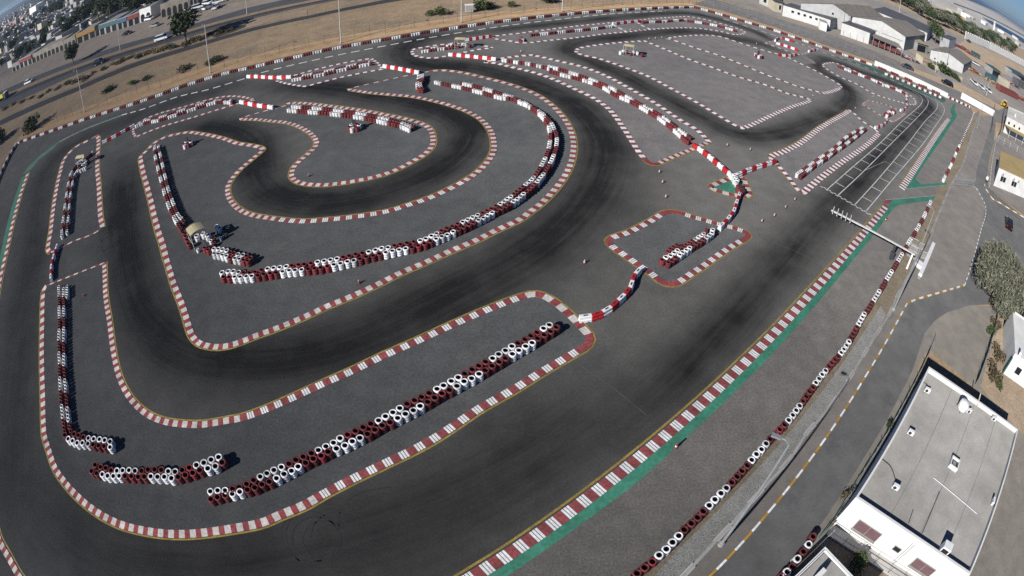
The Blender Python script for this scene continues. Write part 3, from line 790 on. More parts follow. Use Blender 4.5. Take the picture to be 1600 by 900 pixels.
# outer kerb on the left edge and its green band
cv = poly_curve([(46,270),(39,290),(32,312),(26,335),(20.5,357),(15.5,382),(9,409),(4,434),(-2,470),(-8,520),(-12,600),(-12,700),(-6,800),(2,838),(17,866),(36,899),(60,925)])
b = MB()
kerb(b, Curve([cv.off(s, -0.55) for s in np.arange(0, cv.L, 0.5)]), 0, cv.L - 1, 'plain', 0.85, (2.3, 1.0), -1, False)
strip(b, cv, 0, cv.L, 0.05, 0.22, 0.016, 'yellow_line'); struct('kerb', b)
b = MB(); strip(b, Curve([cv.off(s, -1.65) for s in np.arange(0, cv.L * .55, 0.5)]), 0, cv.L * .54, -0.6, 0.62, 0.012, 'green_mid'); struct('green_run_off', b)
b = MB(); b.sheet(GP([(45,270),(38,272),(52,252),(72,237),(92,223),(85,231),(60,250)]), 0.012, 'green_faded'); struct('green_run_off', b)

# ------------------------------------------------------------------ surfaces outside the track
def patch(name, px, z, m):
    b = MB(); b.sheet(GP(px), z, m); return struct(name, b)
ROW_E = [(1456,316),(1440,347),(1416,387),(1400,414),(1366,469),(1322,542),(1285,587),(1231,660),(1197,695),(1139,761),(1068,831),(1039,863),(985,914)]
patch('verge', g_out[:12][::-1] + [(770,914)] + ROW_E[::-1] + [(1462,313)], 0.009, 'verge')
patch('verge', [(1483,199),(1470,220),(1455,241),(1441,262),(1430,279),(1440,288.5),(1477,286),(1488,258),(1502,225),(1513,204),(1524,178),(1510,168),(1497,170),(1494,184)], 0.009, 'verge')
WALL_LINE = [(1540,165),(1530,180),(1519,210),(1512,232),(1505,256),(1485,292),(1460,352),(1450,380),(1402,462),(1390,490),(1372,519),(1352,551),(1330,587),(1302,629),(1281,655),(1262,675),(1231,722),(1194.5,761),(1142,820),(1110,855),(1062,906),(1050,918)]
patch('grass_strip', ROW_E_BASE[::-1] + [(1522,178),(1530,172)] + WALL_LINE[1:] + [(985,918)], -0.02, 'dry_grass')
patch('gravel_bed', [(1376,478),(1340,533),(1290,604),(1240,668),(1200,714),(1140,778),(1060,858),(1010,912),(1055,912),(1110,852),(1142,817),(1194,758),(1231,719),(1262,672),(1281,652),(1302,626),(1330,584),(1352,548),(1372,516),(1385,492)], 0.0, 'gravel')
ROAD_L = [(1085,918),(1112,897.5),(1202,799),(1294,679),(1350,592),(1387,530),(1405,497),(1417,475),(1432,468),(1470,457),(1507,446),(1516,420),(1524,392),(1532,362),(1540,325),(1526,295),(1521,291),(1527,262),(1536,235),(1545,205),(1551,180)]
patch('paddock_paving', WALL_LINE[1:] + [(1085,918)] + ROAD_L[1:-1] + [(1551,181)], -0.012, 'paddock')
patch('road', ROAD_L + [(1556,190),(1553,220),(1546,250),(1541,285),(1548,297),(1565,311),(1600,340),(1640,365),(1640,470),(1600,455),(1557,475),(1515,477),(1480,488),(1462,500),(1445,520),(1425,580),(1375,675),(1350,715),(1282,820),(1225,900),(1210,918)], -0.006, 'road')
patch('driveway', [(1515,477),(1480,488),(1462,500),(1445,520),(1425,580),(1375,675),(1350,715),(1282,820),(1210,918),(1250,918),(1337,790),(1440,560),(1452,545),(1530,612),(1557,500),(1557,478)], -0.004, 'drive')
patch('planting_strip', [(1557,478),(1556,500),(1545,545),(1527,600),(1560,640),(1610,690),(1640,640),(1640,500),(1600,470)], -0.008, 'dirt')
patch('brown_paving', [(1530,605),(1600,668),(1660,740),(1660,960),(1500,960),(1500,800)], -0.014, 'brown_paving')
patch('dirt_plot', [(1300,805),(1282,832),(1225,905),(1215,960),(1520,960),(1520,890),(1337,777)], -0.016, 'dirt')
patch('gate_paving', [(1541,285),(1548,297),(1600,335),(1640,350),(1640,150),(1590,180),(1570,200),(1553,220)], -0.010, 'paddock')
# highway, service road and forecourt to the north-west
H_NEAR = [(-40,186),(0,170),(60,143),(119,116),(200,86),(300,56),(386,31),(480,9),(560,-6),(640,-20)]
H_FAR = [(640,-36),(560,-22),(480,-8),(386,12),(300,38),(240,56),(188,70),(119,94),(60,117),(20,134),(0,143),(-40,160)]
patch('highway', H_NEAR + H_FAR, -0.07, 'highway')
patch('highway_lane', [(-40,170),(20,147),(119,106),(188,82.5),(246,65),(386,25),(480,4.5),(560,-10),(640,-24),(640,-27),(560,-13),(480,1),(386,21.5),(246,61),(188,78),(119,101),(20,142),(-40,165)], -0.062, 'sand')
patch('highway_lane', [(-40,176),(20,152.5),(119,110.5),(188,87),(246,69.5),(386,28.5),(480,7),(560,-8),(640,-22),(640,-24),(560,-10),(480,4.5),(386,25),(246,65),(188,82.5),(119,106),(20,147),(-40,170)], -0.062, 'lane_dark')
patch('service_track', [(0,196),(60,168),(119,143),(200,108),(300,76),(400,46.5),(480,29),(560,12),(640,-2),(640,-8),(560,7.5),(480,24.5),(400,41.5),(300,70),(200,101),(119,136),(60,160),(0,188)], -0.065, 'lane_dark')
patch('shop_forecourt', H_FAR[::-1][:-1] + [(480,-20),(420,-8),(386,2),(300,14),(240,29),(195,42),(145,55),(80,82),(20,116),(0,124),(-40,145)], -0.075, 'shop_apron')
patch('town_ground', [(-60,152),(0,122),(20,113),(80,79),(145,52),(195,40),(300,13),(386,0),(480,-22),(300,-30),(140,-6),(80,-1),(40,6),(0,26),(-40,46)], -0.085, 'town_ground')
M['sand_strip'] = ground_mat('orange windblown sand', (0.29, 0.195, 0.11), (0.34, 0.235, 0.14), 0.05, 0.4, 2, 0.2)
patch('sand_strip', [(x, y - 1) for x, y in EDGE_TOP[2:]] + [(1080,4),(1025,4),(950,7.5),(875,11),(800,17),(750,22),(675,32),(600,45),(525,58),(462,71),(400,84),(350,96),(300,110),(250,127),(200,144),(125,171),(100,181),(40,204)], -0.055, 'sand_strip')
patch('sand_strip', [(55,160),(119,133),(200,100),(300,69),(390,42),(480,24),(480,15),(390,33),(300,59),(200,90),(119,121),(60,148)], -0.058, 'dirt')
# works yards and service road to the north-east
patch('service_road', [(1085,6),(1128,16),(1165,27.5),(1202,39),(1252,56),(1302,74),(1366,96),(1482,149),(1551,179),(1556,190),(1600,200),(1640,215),(1600,178),(1560,160),(1520,145),(1480,128),(1430,107),(1380,85),(1330,66),(1280,48),(1240,36),(1190,20),(1150,8),(1110,-3)], -0.03, 'service_road')
patch('works_yard', [(1110,-6),(1190,19),(1280,47),(1380,84),(1480,127),(1600,177),(1660,210),(1660,160),(1600,105),(1505,58),(1440,30),(1380,5),(1330,-12),(1200,-30)], -0.05, 'yard')
patch('orange_sand', [(1405,-3),(1440,10),(1480,24),(1512,34),(1507,29),(1470,16),(1420,-4)], -0.06, 'orange_sand')
patch('shore', [(1380,-24),(1440,5),(1510,34),(1600,78),(1640,110),(1640,80),(1601,50.5),(1580,36.5),(1552,18),(1520,4),(1497,-4),(1450,-20)], -0.09, 'coast')

# pale seams and cracks in the old tarmac
b = MB()
for px in ([(862,443),(920,439),(985,437)],[(1190,372),(1240,392),(1268,405)],[(905,570),(950,600),(1010,650)],[(1310,425),(1240,372),(1175,330)]):
    cv = Curve(catmull([p + Vector((rnd.uniform(-.05,.05), rnd.uniform(-.05,.05), 0)) for p in GP(px)], .4)); strip(b, cv, 0, cv.L, -.022, .022, .009, 'seam', .6)
M['seam'] = mat('tarmac seam', (0.10, 0.096, 0.09), 0.9, var=0.4, scale=0.7)
struct('tarmac_seam', b)

dashed('line_marking', [(957,38.5),(968,44),(979,50)], .5, 1.3, .8, 'kerb_white_new', .018)
dashed('line_marking', [(995,34.5),(1005,41),(1017,46)], .5, 1.3, .8, 'kerb_white_new', .018)

M['dark_scrub'] = ground_mat('dark scrub flats', (0.030, 0.040, 0.026), (0.085, 0.085, 0.06), 0.004, 0.02, 0.2, 0.5)
M['dark_earth'] = ground_mat('dark earth', (0.030, 0.032, 0.026), (0.055, 0.052, 0.04), 0.2, 0.8, 3, 0.4)
patch('dark_patch', [(330,57),(337,50),(350,46),(370,41),(385,38),(383,42),(368,48),(350,54),(338,58)], -0.05, 'dark_earth')  # darker patch of ground between highway and service track
far_e = GP([(-60,62),(-20,44),(10,33),(40,18),(75,3),(120,-12)])
b = MB(); b.sheet(far_e + [Vector((p.x, p.y, 0)).normalized() * 9000 for p in far_e[::-1]], -0.095, 'dark_scrub'); struct('scrub_flats', b)
patch('yard_dirt', [(1493,72),(1508,62),(1545,79),(1585,98),(1620,117),(1620,140),(1590,125),(1560,112),(1535,103),(1521,95),(1505,83)], -0.045, 'dirt')
patch('verge_dirt', [(1420,104),(1455,117),(1500,131),(1545,154),(1570,168),(1560,172),(1520,152),(1470,131),(1420,110)], -0.02, 'dirt')
patch('shore', [(1440,3),(1490,20),(1530,34),(1575,55),(1640,90),(1640,94),(1575,59),(1530,38),(1490,24),(1440,7)], -0.08, 'dirt')
patch('shore', [(1490,4),(1530,19),(1560,33),(1600,55),(1600,57),(1560,35),(1530,21),(1490,6)], -0.08, 'dark_scrub')
# ------------------------------------------------------------------ tyre walls
def proj(p):
    """pixel of the photograph at which a world point lies (None behind the lens)"""
    d = Vector((p[0], p[1], p[2] - CAM_H)); d.normalize()
    a = PI / 2 + PITCH
    c, n = math.cos(a), math.sin(a)
    x, y, z = d.x, c * d.y + n * d.z, -n * d.y + c * d.z
    c, n = math.cos(ROLL), math.sin(ROLL)
    x, y = c * x + n * y, -n * x + c * y
    th = math.acos(max(-1, min(1, -z)))
    if th > 1.5: return None
    u = th
    for _ in range(12): u -= (u + K3 * u ** 3 - th) / (1 + 3 * K3 * u * u)
    h = math.hypot(x, y) + 1e-12
    return (800 + x / h * u * F_PX, 450 - y / h * u * F_PX)

def stack_mesh(name, paint, n_tyres=3, seg=18, low=False):
    """painted road tyres bolted one on another: bulging treads, open dark bore"""
    b = MB(); H, Ro, Ri = 0.70, 0.315, 0.185
    h = H / n_tyres
    prof, mm = [(Ri + 0.03, 0.04)], []
    prof.append((Ri + 0.035, H - 0.10)); mm.append('rubber')
    prof.append((Ri, H - 0.035)); mm.append('rubber')
    prof.append((Ri + 0.035, H)); mm.append(paint)
    prof.append((Ro - 0.05, H)); mm.append(paint)
    for k in range(n_tyres - 1, -1, -1):
        z = k * h
        if low:
            prof += [(Ro, z + h * 0.75), (Ro - 0.025, z + 0.01)]; mm += [paint, paint]
        else:
            prof += [(Ro - 0.005, z + h * 0.86), (Ro, z + h * 0.5), (Ro - 0.008, z + h * 0.14), (Ro - 0.05, z + 0.004)]
            mm += [paint] * 3 + (['rubber' if k else paint])
    b.lathe(prof, mm, seg)
    n = len(b.v)
    b.v += [((Ri + 0.03) * math.cos(2 * PI * i / seg), (Ri + 0.03) * math.sin(2 * PI * i / seg), 0.04) for i in range(seg)]
    b.f.append(tuple(range(n, n + seg))); b.mi.append(b.m('rubber'))
    # lathe runs inside to outside, so turn the faces outward
    b.f = [f[::-1] if i < len(b.f) - 1 else f for i, f in enumerate(b.f)]
    b.smooth = not low
    return b

STACK_MB = {('w', 0): stack_mesh('s', 'white_tyre'), ('w', 1): stack_mesh('s', 'white_tyre_b'),
            ('r', 0): stack_mesh('s', 'red_tyre'), ('r', 1): stack_mesh('s', 'red_tyre_b'),
            ('b', 0): stack_mesh('s', 'blue_drum'), ('k', 0): stack_mesh('s', 'dark_drum')}
STACK_ME = {k: v.mesh('tyre_stack') for k, v in STACK_MB.items()}
for me in STACK_ME.values():
    me.polygons.foreach_set('use_smooth', [True] * len(me.polygons))
LOW_MB = {('w', 0): stack_mesh('s', 'white_tyre', 2, 10, True), ('w', 1): stack_mesh('s', 'white_tyre_b', 2, 10, True),
          ('r', 0): stack_mesh('s', 'red_tyre', 2, 10, True), ('r', 1): stack_mesh('s', 'red_tyre_b', 2, 10, True)}

ORD = ['zeroth', 'first', 'second', 'third', 'fourth', 'fifth', 'sixth', 'seventh', 'eighth', 'ninth', 'tenth', 'eleventh', 'twelfth', 'thirteenth', 'fourteenth',
       'fifteenth', 'sixteenth', 'seventeenth', 'eighteenth', 'nineteenth', 'twentieth']
CN = {'w': 'white', 'r': 'red', 'b': 'blue', 'k': 'dark'}
STACKS = []      # (x, y, scale, colour, variant, label, group)
def row(px, runs, phrase, group, scale=None, z=0.70, bright=0.5, jitter=0.03):
    P = [Vector((p.x, p.y, 0)) for p in GP(px, z)]
    cv = Curve(catmull(P, 0.2))
    if isinstance(runs, tuple):              # (first colour, run length, pitch)
        c0, k, pitch = runs[:3]; ph = runs[3] if len(runs) > 3 else 0
        pa, pb = pitch if isinstance(pitch, tuple) else (pitch, pitch)
        n = max(2, round(cv.L / ((pa + pb) / 2))) + 1
        seq = [(c0 if ((i + ph) // k) % 2 == 0 else ('r' if c0 == 'w' else 'w')) for i in range(n)]
    else:
        seq = []
        for t in runs.split(): seq += [t[0]] * int(t[1:])
    n = len(seq)
    if not isinstance(runs, tuple): pa = pb = cv.L / max(n - 1, 1)
    ps = [pa + (pb - pa) * i / max(n - 1, 1) for i in range(n)]
    cum = [0.0]
    for a_ in ps[:-1]: cum.append(cum[-1] + a_)
    fit = cv.L / cum[-1] if cum[-1] > 0 else 1
    fs = lambda i: scale or min(1.12, max(0.6, ps[i] * fit / 0.635))
    dx_, dy_ = px[-1][0] - px[0][0], px[-1][1] - px[0][1]
    way = (' from left' if dx_ > 0 else ' from right') if abs(dx_) > abs(dy_) else (' from top' if dy_ > 0 else ' from bottom')
    blocks = {'w': 0, 'r': 0, 'b': 0, 'k': 0}; last = None; inb = 0
    for i, c in enumerate(seq):
        if c != last: blocks[c] += 1; inb = 0; last = c
        inb += 1
        p = cv.at(cum[i] * fit); sc = fs(i)
        x = p.x + rnd.uniform(-jitter, jitter); y = p.y + rnd.uniform(-jitter, jitter)
        v = 0 if rnd.random() < (0.72 if c == 'w' else 1 - bright) else 1
        if c in 'bk': v = 0
        lab = '%s %s tyre stack of %s %s block, %s' % (ORD[min(inb, 20)], CN[c], ORD[min(blocks[c], 20)], CN[c], phrase)
        if len(lab.split()) <= 14 and n > 3: lab += way
        STACKS.append((x, y, sc * rnd.uniform(0.98, 1.02), c, v, lab, group))

# the long wall on the island beside the start straight
row([(329,767),(366,763),(411,742),(460,719.5),(509,697.5),(545,677.5),(605,649.5),(637.5,630),(692.5,602),(725,584.5),(775,556),(794,544),(804,539),(850,512.5),(859,507)],
    'w3 r4 w4 r4 w4 r4 w4 r4 w4 r4 w4 r4 w2', 'back row of long island wall', 'tyre stacks of the long island wall', z=.7, bright=0.1)
row([(329,779),(366,770),(404,759),(441,742),(477.5,722.5),(512.5,706),(539,695),(575,677.5),(586,670),(635,646),(667.5,628),(690,615),(722.5,597.5),(754,580.5),(775,567.5),(804.5,550.5),(832.5,534),(841,527.5),(870,511)],
    'r3 w2 r4 w4 r4 w4 r4 w4 r4 w4 r4 w4 r4', 'front row of long island wall', 'tyre stacks of the long island wall', bright=0.1)
# short curved wall bottom left
A = c4(0, 675, [(595,205),(625,215),(658,222),(690,238),(735,240),(773,236),(812,237),(852,240),(893,238),(935,232),(973,232),(1015,238),(1060,243),(1103,243),(1143,237),(1185,220),(1232,205),(1275,190),(1322,172),(1365,152)])
row(A, 'r4 w4 r4 w2 r2 w4', 'back row of short curved wall', 'tyre stacks of the short curved wall', bright=0.1)
A = c4(0, 675, [(573,242),(605,258),(640,262),(668,272),(705,272),(745,272),(785,272),(825,275),(868,278),(908,278),(948,275),(990,277),(1033,280),(1075,287),(1120,275),(1165,268),(1208,248),(1252,238),(1300,222),(1345,210),(1388,185)])
row(A, 'r2 w4 r4 w4 r4 w2 r1', 'front row of short curved wall', 'tyre stacks of the short curved wall', bright=0.1)
# L-shaped wall at the left edge
row([(91,446),(91.5,470),(91.5,500),(91,540),(92,575),(93,612),(94.5,629),(97.5,657),(99.5,672)], 'w5 r4 w5 r4 w4 r4 w4 r4 w4 r4 w4 r4', 'outer column of L-shaped wall', 'tyre stacks of the L-shaped wall', bright=0.05)
row([(98,446),(98.5,470),(99,492),(98.5,542),(99.5,585),(101,600),(103,630),(106,660),(109,671)], 'r1 w4 r4 w4 r4 w5 r4 w4 r4 w4 r4 w4 r3', 'inner column of L-shaped wall', 'tyre stacks of the L-shaped wall', bright=0.05)
row([(104,446),(104,461)], 'w5', 'short extra column of L-shaped wall', 'tyre stacks of the L-shaped wall')
row([(101,679),(107,686),(114,689),(121,692),(129,692),(137.5,693),(145,694),(154,695.5),(163,697),(172,698)], 'r1 w5 r3 w1', 'front row at L-wall foot', 'tyre stacks of the L-shaped wall', bright=0.1)
row([(115,678),(122,680),(130,683),(138,684),(147,685),(155,686),(164,687),(172,689.5)], 'r3 w4 r0 w1', 'back row at L-wall foot', 'tyre stacks of the L-shaped wall', bright=0.1)
# wall on the upper left island
row([(96,367),(97,352),(99,337),(101,320),(104,300),(107,282),(110,270),(116,260),(122,252),(130,247),(140,240),(144,236)], ('w', 4, 0.52), 'outer column, upper left wall', 'tyre stacks of the upper left wall', bright=0.05)
row([(104,362),(106,342),(108,320),(110,300),(114,280),(117,270),(123,262)], ('w', 4, 0.52, 2), 'inner column, upper left wall', 'tyre stacks of the upper left wall', bright=0.05)
row(c4(0,225,[(487,165),(502,158),(517,150),(532,143)]), 'w4', 'hut foot on upper left island', 'tyre stacks of the upper left wall')
row(c4(0,225,[(500,140),(515,128),(532,112),(548,98)]), 'r1 w2 r1', 'hut back on upper left island', 'tyre stacks of the upper left wall')
# column wall of the inner island, down to the shelter
row([(242,226),(241,235),(244,252),(250,275),(257,302),(265,325),(274,342),(282,357)], ('w', 4, 0.52), 'outer column beside shelter', 'tyre stacks of the shelter wall', bright=0.1)
row([(247,227),(250,240),(255,262),(262,292),(270,315),(277,332),(287,345)], ('w', 4, 0.52, 2), 'inner column beside shelter', 'tyre stacks of the shelter wall', bright=0.1)
X = lambda pts: c4(280, 320, pts, 10)
row(X([(75,425),(100,490),(125,545),(150,600)]), 'r4', 'beside the shelter post', 'tyre stacks of the shelter wall')
row(X([(275,665),(276,666)]), 'w1', 'alone before the shelter', 'tyre stacks of the shelter wall')
row(X([(400,665),(450,690)]), 'r2', 'front right of shelter', 'tyre stacks of the shelter wall')
row(X([(440,628),(480,615),(525,585),(545,560)]), 'r4', 'right behind shelter', 'tyre stacks of the shelter wall')
row(X([(270,475),(345,440),(445,470)]), 'w3', 'inside the shelter', 'tyre stacks of the shelter wall')
row(X([(490,540),(540,505)]), 'w1 r1', 'right of shelter post', 'tyre stacks of the shelter wall')
row(X([(585,325),(625,355)]), 'w2', 'loose pair behind shelter', 'loose stacks behind the shelter')
row(X([(700,375),(760,340)]), 'k2', 'loose pair behind shelter', 'loose stacks behind the shelter')
row(X([(640,480),(641,480)]), 'b1', 'loose behind the shelter', 'loose stacks behind the shelter')
row(X([(690,435),(720,425)]), 'k2', 'dark pair beside blue stack', 'loose stacks behind the shelter')
row(X([(540,680),(605,682),(670,690),(735,705),(795,735),(845,748),(915,765),(985,770),(1050,790),(1110,822)]), 'w4 r2 w2 r2', 'back row right of shelter', 'tyre stacks of the shelter wall', bright=0.3)
row(X([(545,750),(610,760),(670,770),(735,790),(795,815),(865,825),(935,838),(1010,860),(1075,870)]), 'w4 r1 w2 r2', 'front row right of shelter', 'tyre stacks of the shelter wall', bright=0.3)
# the great curved wall of the inner island
row([(347,425),(358,423),(370,424),(385,425),(400,424),(412,420),(442,416),(477,412),(507,407),(555,397),(585,390),(630,380),(659,374),(697,357),(720,347),(749,334),(769,325),(790,312),(805,301),(830,280),(840,268),(850,250),(857,232),(860,215),(859,200),(854,188),(847,178),(830,165),(815,155),(800,149),(782,143),(760,136),(742,131),(720,127)],
    ('w', 4, (0.66, 0.44)), 'inner row of great curved wall', 'tyre stacks of the great curved wall', bright=0.25)
row([(349,432),(357,432),(372,432),(385,431),(400,430),(419,427),(454,422),(502,417),(531,411),(580,399),(610,392),(655,382),(682,372),(720,356),(742,346),(772,330),(795,319),(820,301),(832,291),(850,270),(861,252),(867,237),(870,225),(870,212),(867,202),(860,189),(847,175),(830,164),(812,156),(800,160)][:-1] + [(800,150.5),(782,149),(760,143),(742,138.5),(720,133),(700,129),(680,125)],
    ('w', 4, (0.66, 0.44), -2), 'outer row of great curved wall', 'tyre stacks of the great curved wall', bright=0.25)
# wall of the finger island
row([(450,169),(475,171),(500,172.5),(537,176.5),(570,181),(607,189),(627,194),(639,199)], ('w', 4, 0.50), 'front row, finger island wall', 'tyre stacks of the finger island wall', bright=0.4)
row([(457,163.5),(500,167),(540,171.5),(575,177),(612,185.5),(645,196)], ('w', 4, 0.50), 'back row, finger island wall', 'tyre stacks of the finger island wall', bright=0.4)
row([(660,116),(659,125),(656,131),(660,139)], 'w3 r3 w3 r2', 'right column, cross track S', 'tyre stacks of the small S row')
row([(655,117),(654,125),(652,131),(655,138)], 'w3 r2 w3 r2', 'left column, cross track S', 'tyre stacks of the small S row')
# wedge island
row([(457,122),(500,114),(537,105.5),(580,96.5)], ('w', 4, 0.48), 'front row, wedge island wall', 'tyre stacks of the wedge island wall', bright=0.1)
row([(457,118.5),(500,111),(537,102.5),(577,94)], ('r', 4, 0.48), 'back row, wedge island wall', 'tyre stacks of the wedge island wall', bright=0.1)
# top left island
row([(212,194.5),(225,189.5),(250,184.5),(287,172.5),(300,168),(325,160),(340,156.5),(362,157.5)], ('w', 4, 0.48), 'front row, far left island', 'tyre stacks of the far left island', bright=0.2)
row([(225,187),(250,181),(287,169),(325,157),(360,154.5)], ('w', 4, 0.48), 'back row, far left island', 'tyre stacks of the far left island', bright=0.2)
# middle island
row([(786,91),(807,94),(822,96),(837,99),(857,104)], ('w', 2, 0.48), 'start of middle island wall', 'tyre stacks of the middle island wall', bright=0.5)
row([(860,109),(880,114),(912,122),(940,132),(962,145),(985,155),(1012,170),(1037,186),(1062,207),(1075,219)], ('r', 4, 0.47), 'front row, middle island wall', 'tyre stacks of the middle island wall', bright=0.5)
row([(858,101),(882,107),(920,120),(955,134),(980,148),(1007,163),(1035,178.5),(1057,196),(1079,212)], ('w', 4, 0.47), 'back row, middle island wall', 'tyre stacks of the middle island wall', bright=0.5)
# start-straight island
row([(1246,270),(1265,257),(1282,245),(1297,235),(1307,227),(1320,215),(1335,205),(1348,198)], ('w', 4, 0.53), 'back row, start island wall', 'tyre stacks of the start island wall', bright=0.4)
row([(1252,273),(1272,257),(1290,246),(1305,235),(1327,220),(1340,210),(1353,200)], ('r', 4, 0.53), 'front row, start island wall', 'tyre stacks of the start island wall', bright=0.4)
row([(1383,177),(1395,171)], 'r2 w2 r2', 'rear row on small patch', 'tyre stacks of the small patch')
row([(1386,179),(1398,173)], 'w1 r2 w2 r1', 'front row on small patch', 'tyre stacks of the small patch')
# diamond island
D = lambda pts: c4(1000, 340, pts, 10)
row(D([(1045,150),(1040,183)]), 'r2', 'beside diamond island blocks', 'tyre stacks of the diamond island', bright=0.5)
row(D([(1005,235),(965,262),(915,293),(865,330),(815,350),(765,380),(715,410),(665,437),(615,460)]), 'w4 r5', 'middle row on diamond island', 'tyre stacks of the diamond island', bright=0.3)
row(D([(580,410),(530,440),(480,475),(440,515)]), 'r4', 'left row on diamond island', 'tyre stacks of the diamond island', bright=0.5)
row(D([(590,505),(540,540),(485,575),(425,603),(350,645)]), 'w4 r1', 'near row on diamond island', 'tyre stacks of the diamond island', bright=0.9)
row(D([(1140,185),(1130,230),(1100,260),(1050,295),(1000,330),(950,360),(900,390),(850,415),(790,455),(740,490),(685,525),(625,570),(570,612),(510,645),(445,682)]), 'w4 r4 w4 r3', 'right row on diamond island', 'tyre stacks of the diamond island', bright=0.3)
T8 = lambda pts: c4(800, 225, pts, 4)
row(T8([(1378,190),(1387,204),(1396,220),(1406,236)]), 'w4', 'left row on green triangle', 'tyre stacks of the green triangle')
row(T8([(1392,190),(1401,206),(1410,222)]), 'w3', 'right row on green triangle', 'tyre stacks of the green triangle')
row(T8([(1412,262),(1422,280),(1434,296)]), 'r3', 'left row on green triangle', 'tyre stacks of the green triangle', bright=0.3)
row(T8([(1424,255),(1436,270),(1446,288)]), 'r3', 'right row on green triangle', 'tyre stacks of the green triangle', bright=0.3)
# single wall along the start straight
row([(985,906),(993.7,897),(1038.7,860),(1068,828.7),(1138.7,758.7),(1197.5,692.5),(1231,657.5),(1285,585),(1322.5,540),(1345,500),(1366,467.5),(1400,412.5),(1416,385),(1440,345),(1455,314)],
    ('r', 4, 0.655), 'wall along start straight', 'tyre stacks along the start straight', bright=0.2)
row([(1235,905),(1239,885),(1247.5,871),(1256,860),(1264,850),(1271,837)][1:], 'r1 w1 r1 w1 r1', 'bottom right paddock row', 'tyre stacks beside the paddock road', scale=1.12)
row([(1222,901),(1230,892.5)], 'r1 w1', 'bottom edge of paddock row', 'tyre stacks beside the paddock road', scale=1.12)
# pit-exit rows
row([(1499,227),(1487,255),(1475,279)], 'w1 r2 w2 r2 w2 r2 w2', 'near pit exit row', 'tyre stacks at the pit exit', bright=0.2)
row([(1522,175),(1519,184),(1509,206),(1500,226)], ('w', 2, 0.5), 'far pit exit row', 'tyre stacks at the pit exit', bright=0.1)
row([(1481,149.5),(1500,158),(1515,165)], ('w', 2, 0.5), 'gate end row', 'tyre stacks at the gate', bright=0.1)
row([(1384,113.5),(1412,124.5),(1440,137),(1472,151)], ('w', 2, 0.5), 'row before white wall', 'tyre stacks before the white wall', bright=0.1)
# far right island
row([(1310,101.5),(1340,113.5),(1362,121.5),(1375,128),(1395,135.5),(1412,143),(1418,150),(1416,156)], ('r', 4, 0.48), 'front row, far right island', 'tyre stacks of the far right island', bright=0.6)
# top long island
row([(812,60),(817,61),(815,57)], 'r2 w2 r2', 'end of top island', 'tyre stacks of the top island')
row([(830,52),(860,49),(900,45),(930,42),(955,39)], ('r', 4, 0.47), 'front row, top island', 'tyre stacks of the top island', bright=0.2)
row([(1005,32.5),(1035,31),(1072,29)], ('r', 4, 0.47), 'middle row, top island', 'tyre stacks of the top island', bright=0.4)
row([(1075,30.5),(1100,34),(1125,39),(1150,46)], ('r', 4, 0.47), 'right row, top island', 'tyre stacks of the top island', bright=0.5)
row([(660,77.5),(680,74.5),(706,71.5)], ('w', 3, 0.48), 'row beside far shelter', 'tyre stacks beside the far shelter', bright=0.2)
row([(662,75),(682,72),(704,69)], ('r', 3, 0.48), 'back row beside far shelter', 'tyre stacks beside the far shelter', bright=0.2)
# perimeter
row([(-8,290),(0,270),(12,245),(25,222)], ('r', 4, 0.5), 'perimeter wall, left end', 'tyre stacks of the perimeter wall', bright=0.05)
row(EDGE_TOP[2:], ('w', 4, 0.47), 'perimeter wall', 'tyre stacks of the perimeter wall', bright=0.05)
row([(1085,9),(1125,20),(1162,31),(1200,42),(1250,59),(1300,77),(1362,99)], ('r', 4, 0.49), 'perimeter wall by works road', 'tyre stacks of the perimeter wall', bright=0.5)
# red blocks of tyres in front of the white wall
for (x0, y0, x1, y1) in ((1374,104,1384,108.5),(1393.5,112,1403,116),(1415,120.5,1424.5,125),(1437,131,1447.5,135),(1457.5,140,1467.5,144.5)):
    row([(x0, y0), (x1, y1)], 'r4', 'before white wall', 'red tyre stacks before the white wall', bright=0.3)
# round marshal posts
POSTS = [(293.5,229),(554,203.5),(1184.5,90)]
for q, (mx, my) in enumerate(POSTS):
    c = G(mx, my, 0.0)
    for i in range(6):
        t = 2 * PI * i / 6 + 0.3
        STACKS.append((c.x + 0.66 * math.cos(t), c.y + 0.66 * math.sin(t), 0.95, 'wr'[i % 2], i % 2,
                       '%s tyre stack in the ring round the %s marshal post' % (CN['wr'[i % 2]], ('left', 'finger island', 'far right')[q]), 'tyre rings round marshal posts %d' % q if False else 'tyre rings round the marshal posts'))
for (mx, my) in ((717,74),(985.5,86)):
    c = G(mx, my, 0.0)
    for i in range(7):
        STACKS.append((c.x + (i - 3) * 0.64, c.y + (0.9 if i % 3 else 0) - 0.4, 0.95, 'wr'[(i // 2) % 2], 0,
                       '%s tyre stack at the foot of the %s shelter' % (CN['wr'[(i // 2) % 2]], 'far left' if mx < 800 else 'far middle'), 'tyre stacks round the far shelters'))
row([(1376,128),(1380,131)], 'w2', 'white pair on far right island', 'tyre stacks of the far right island')

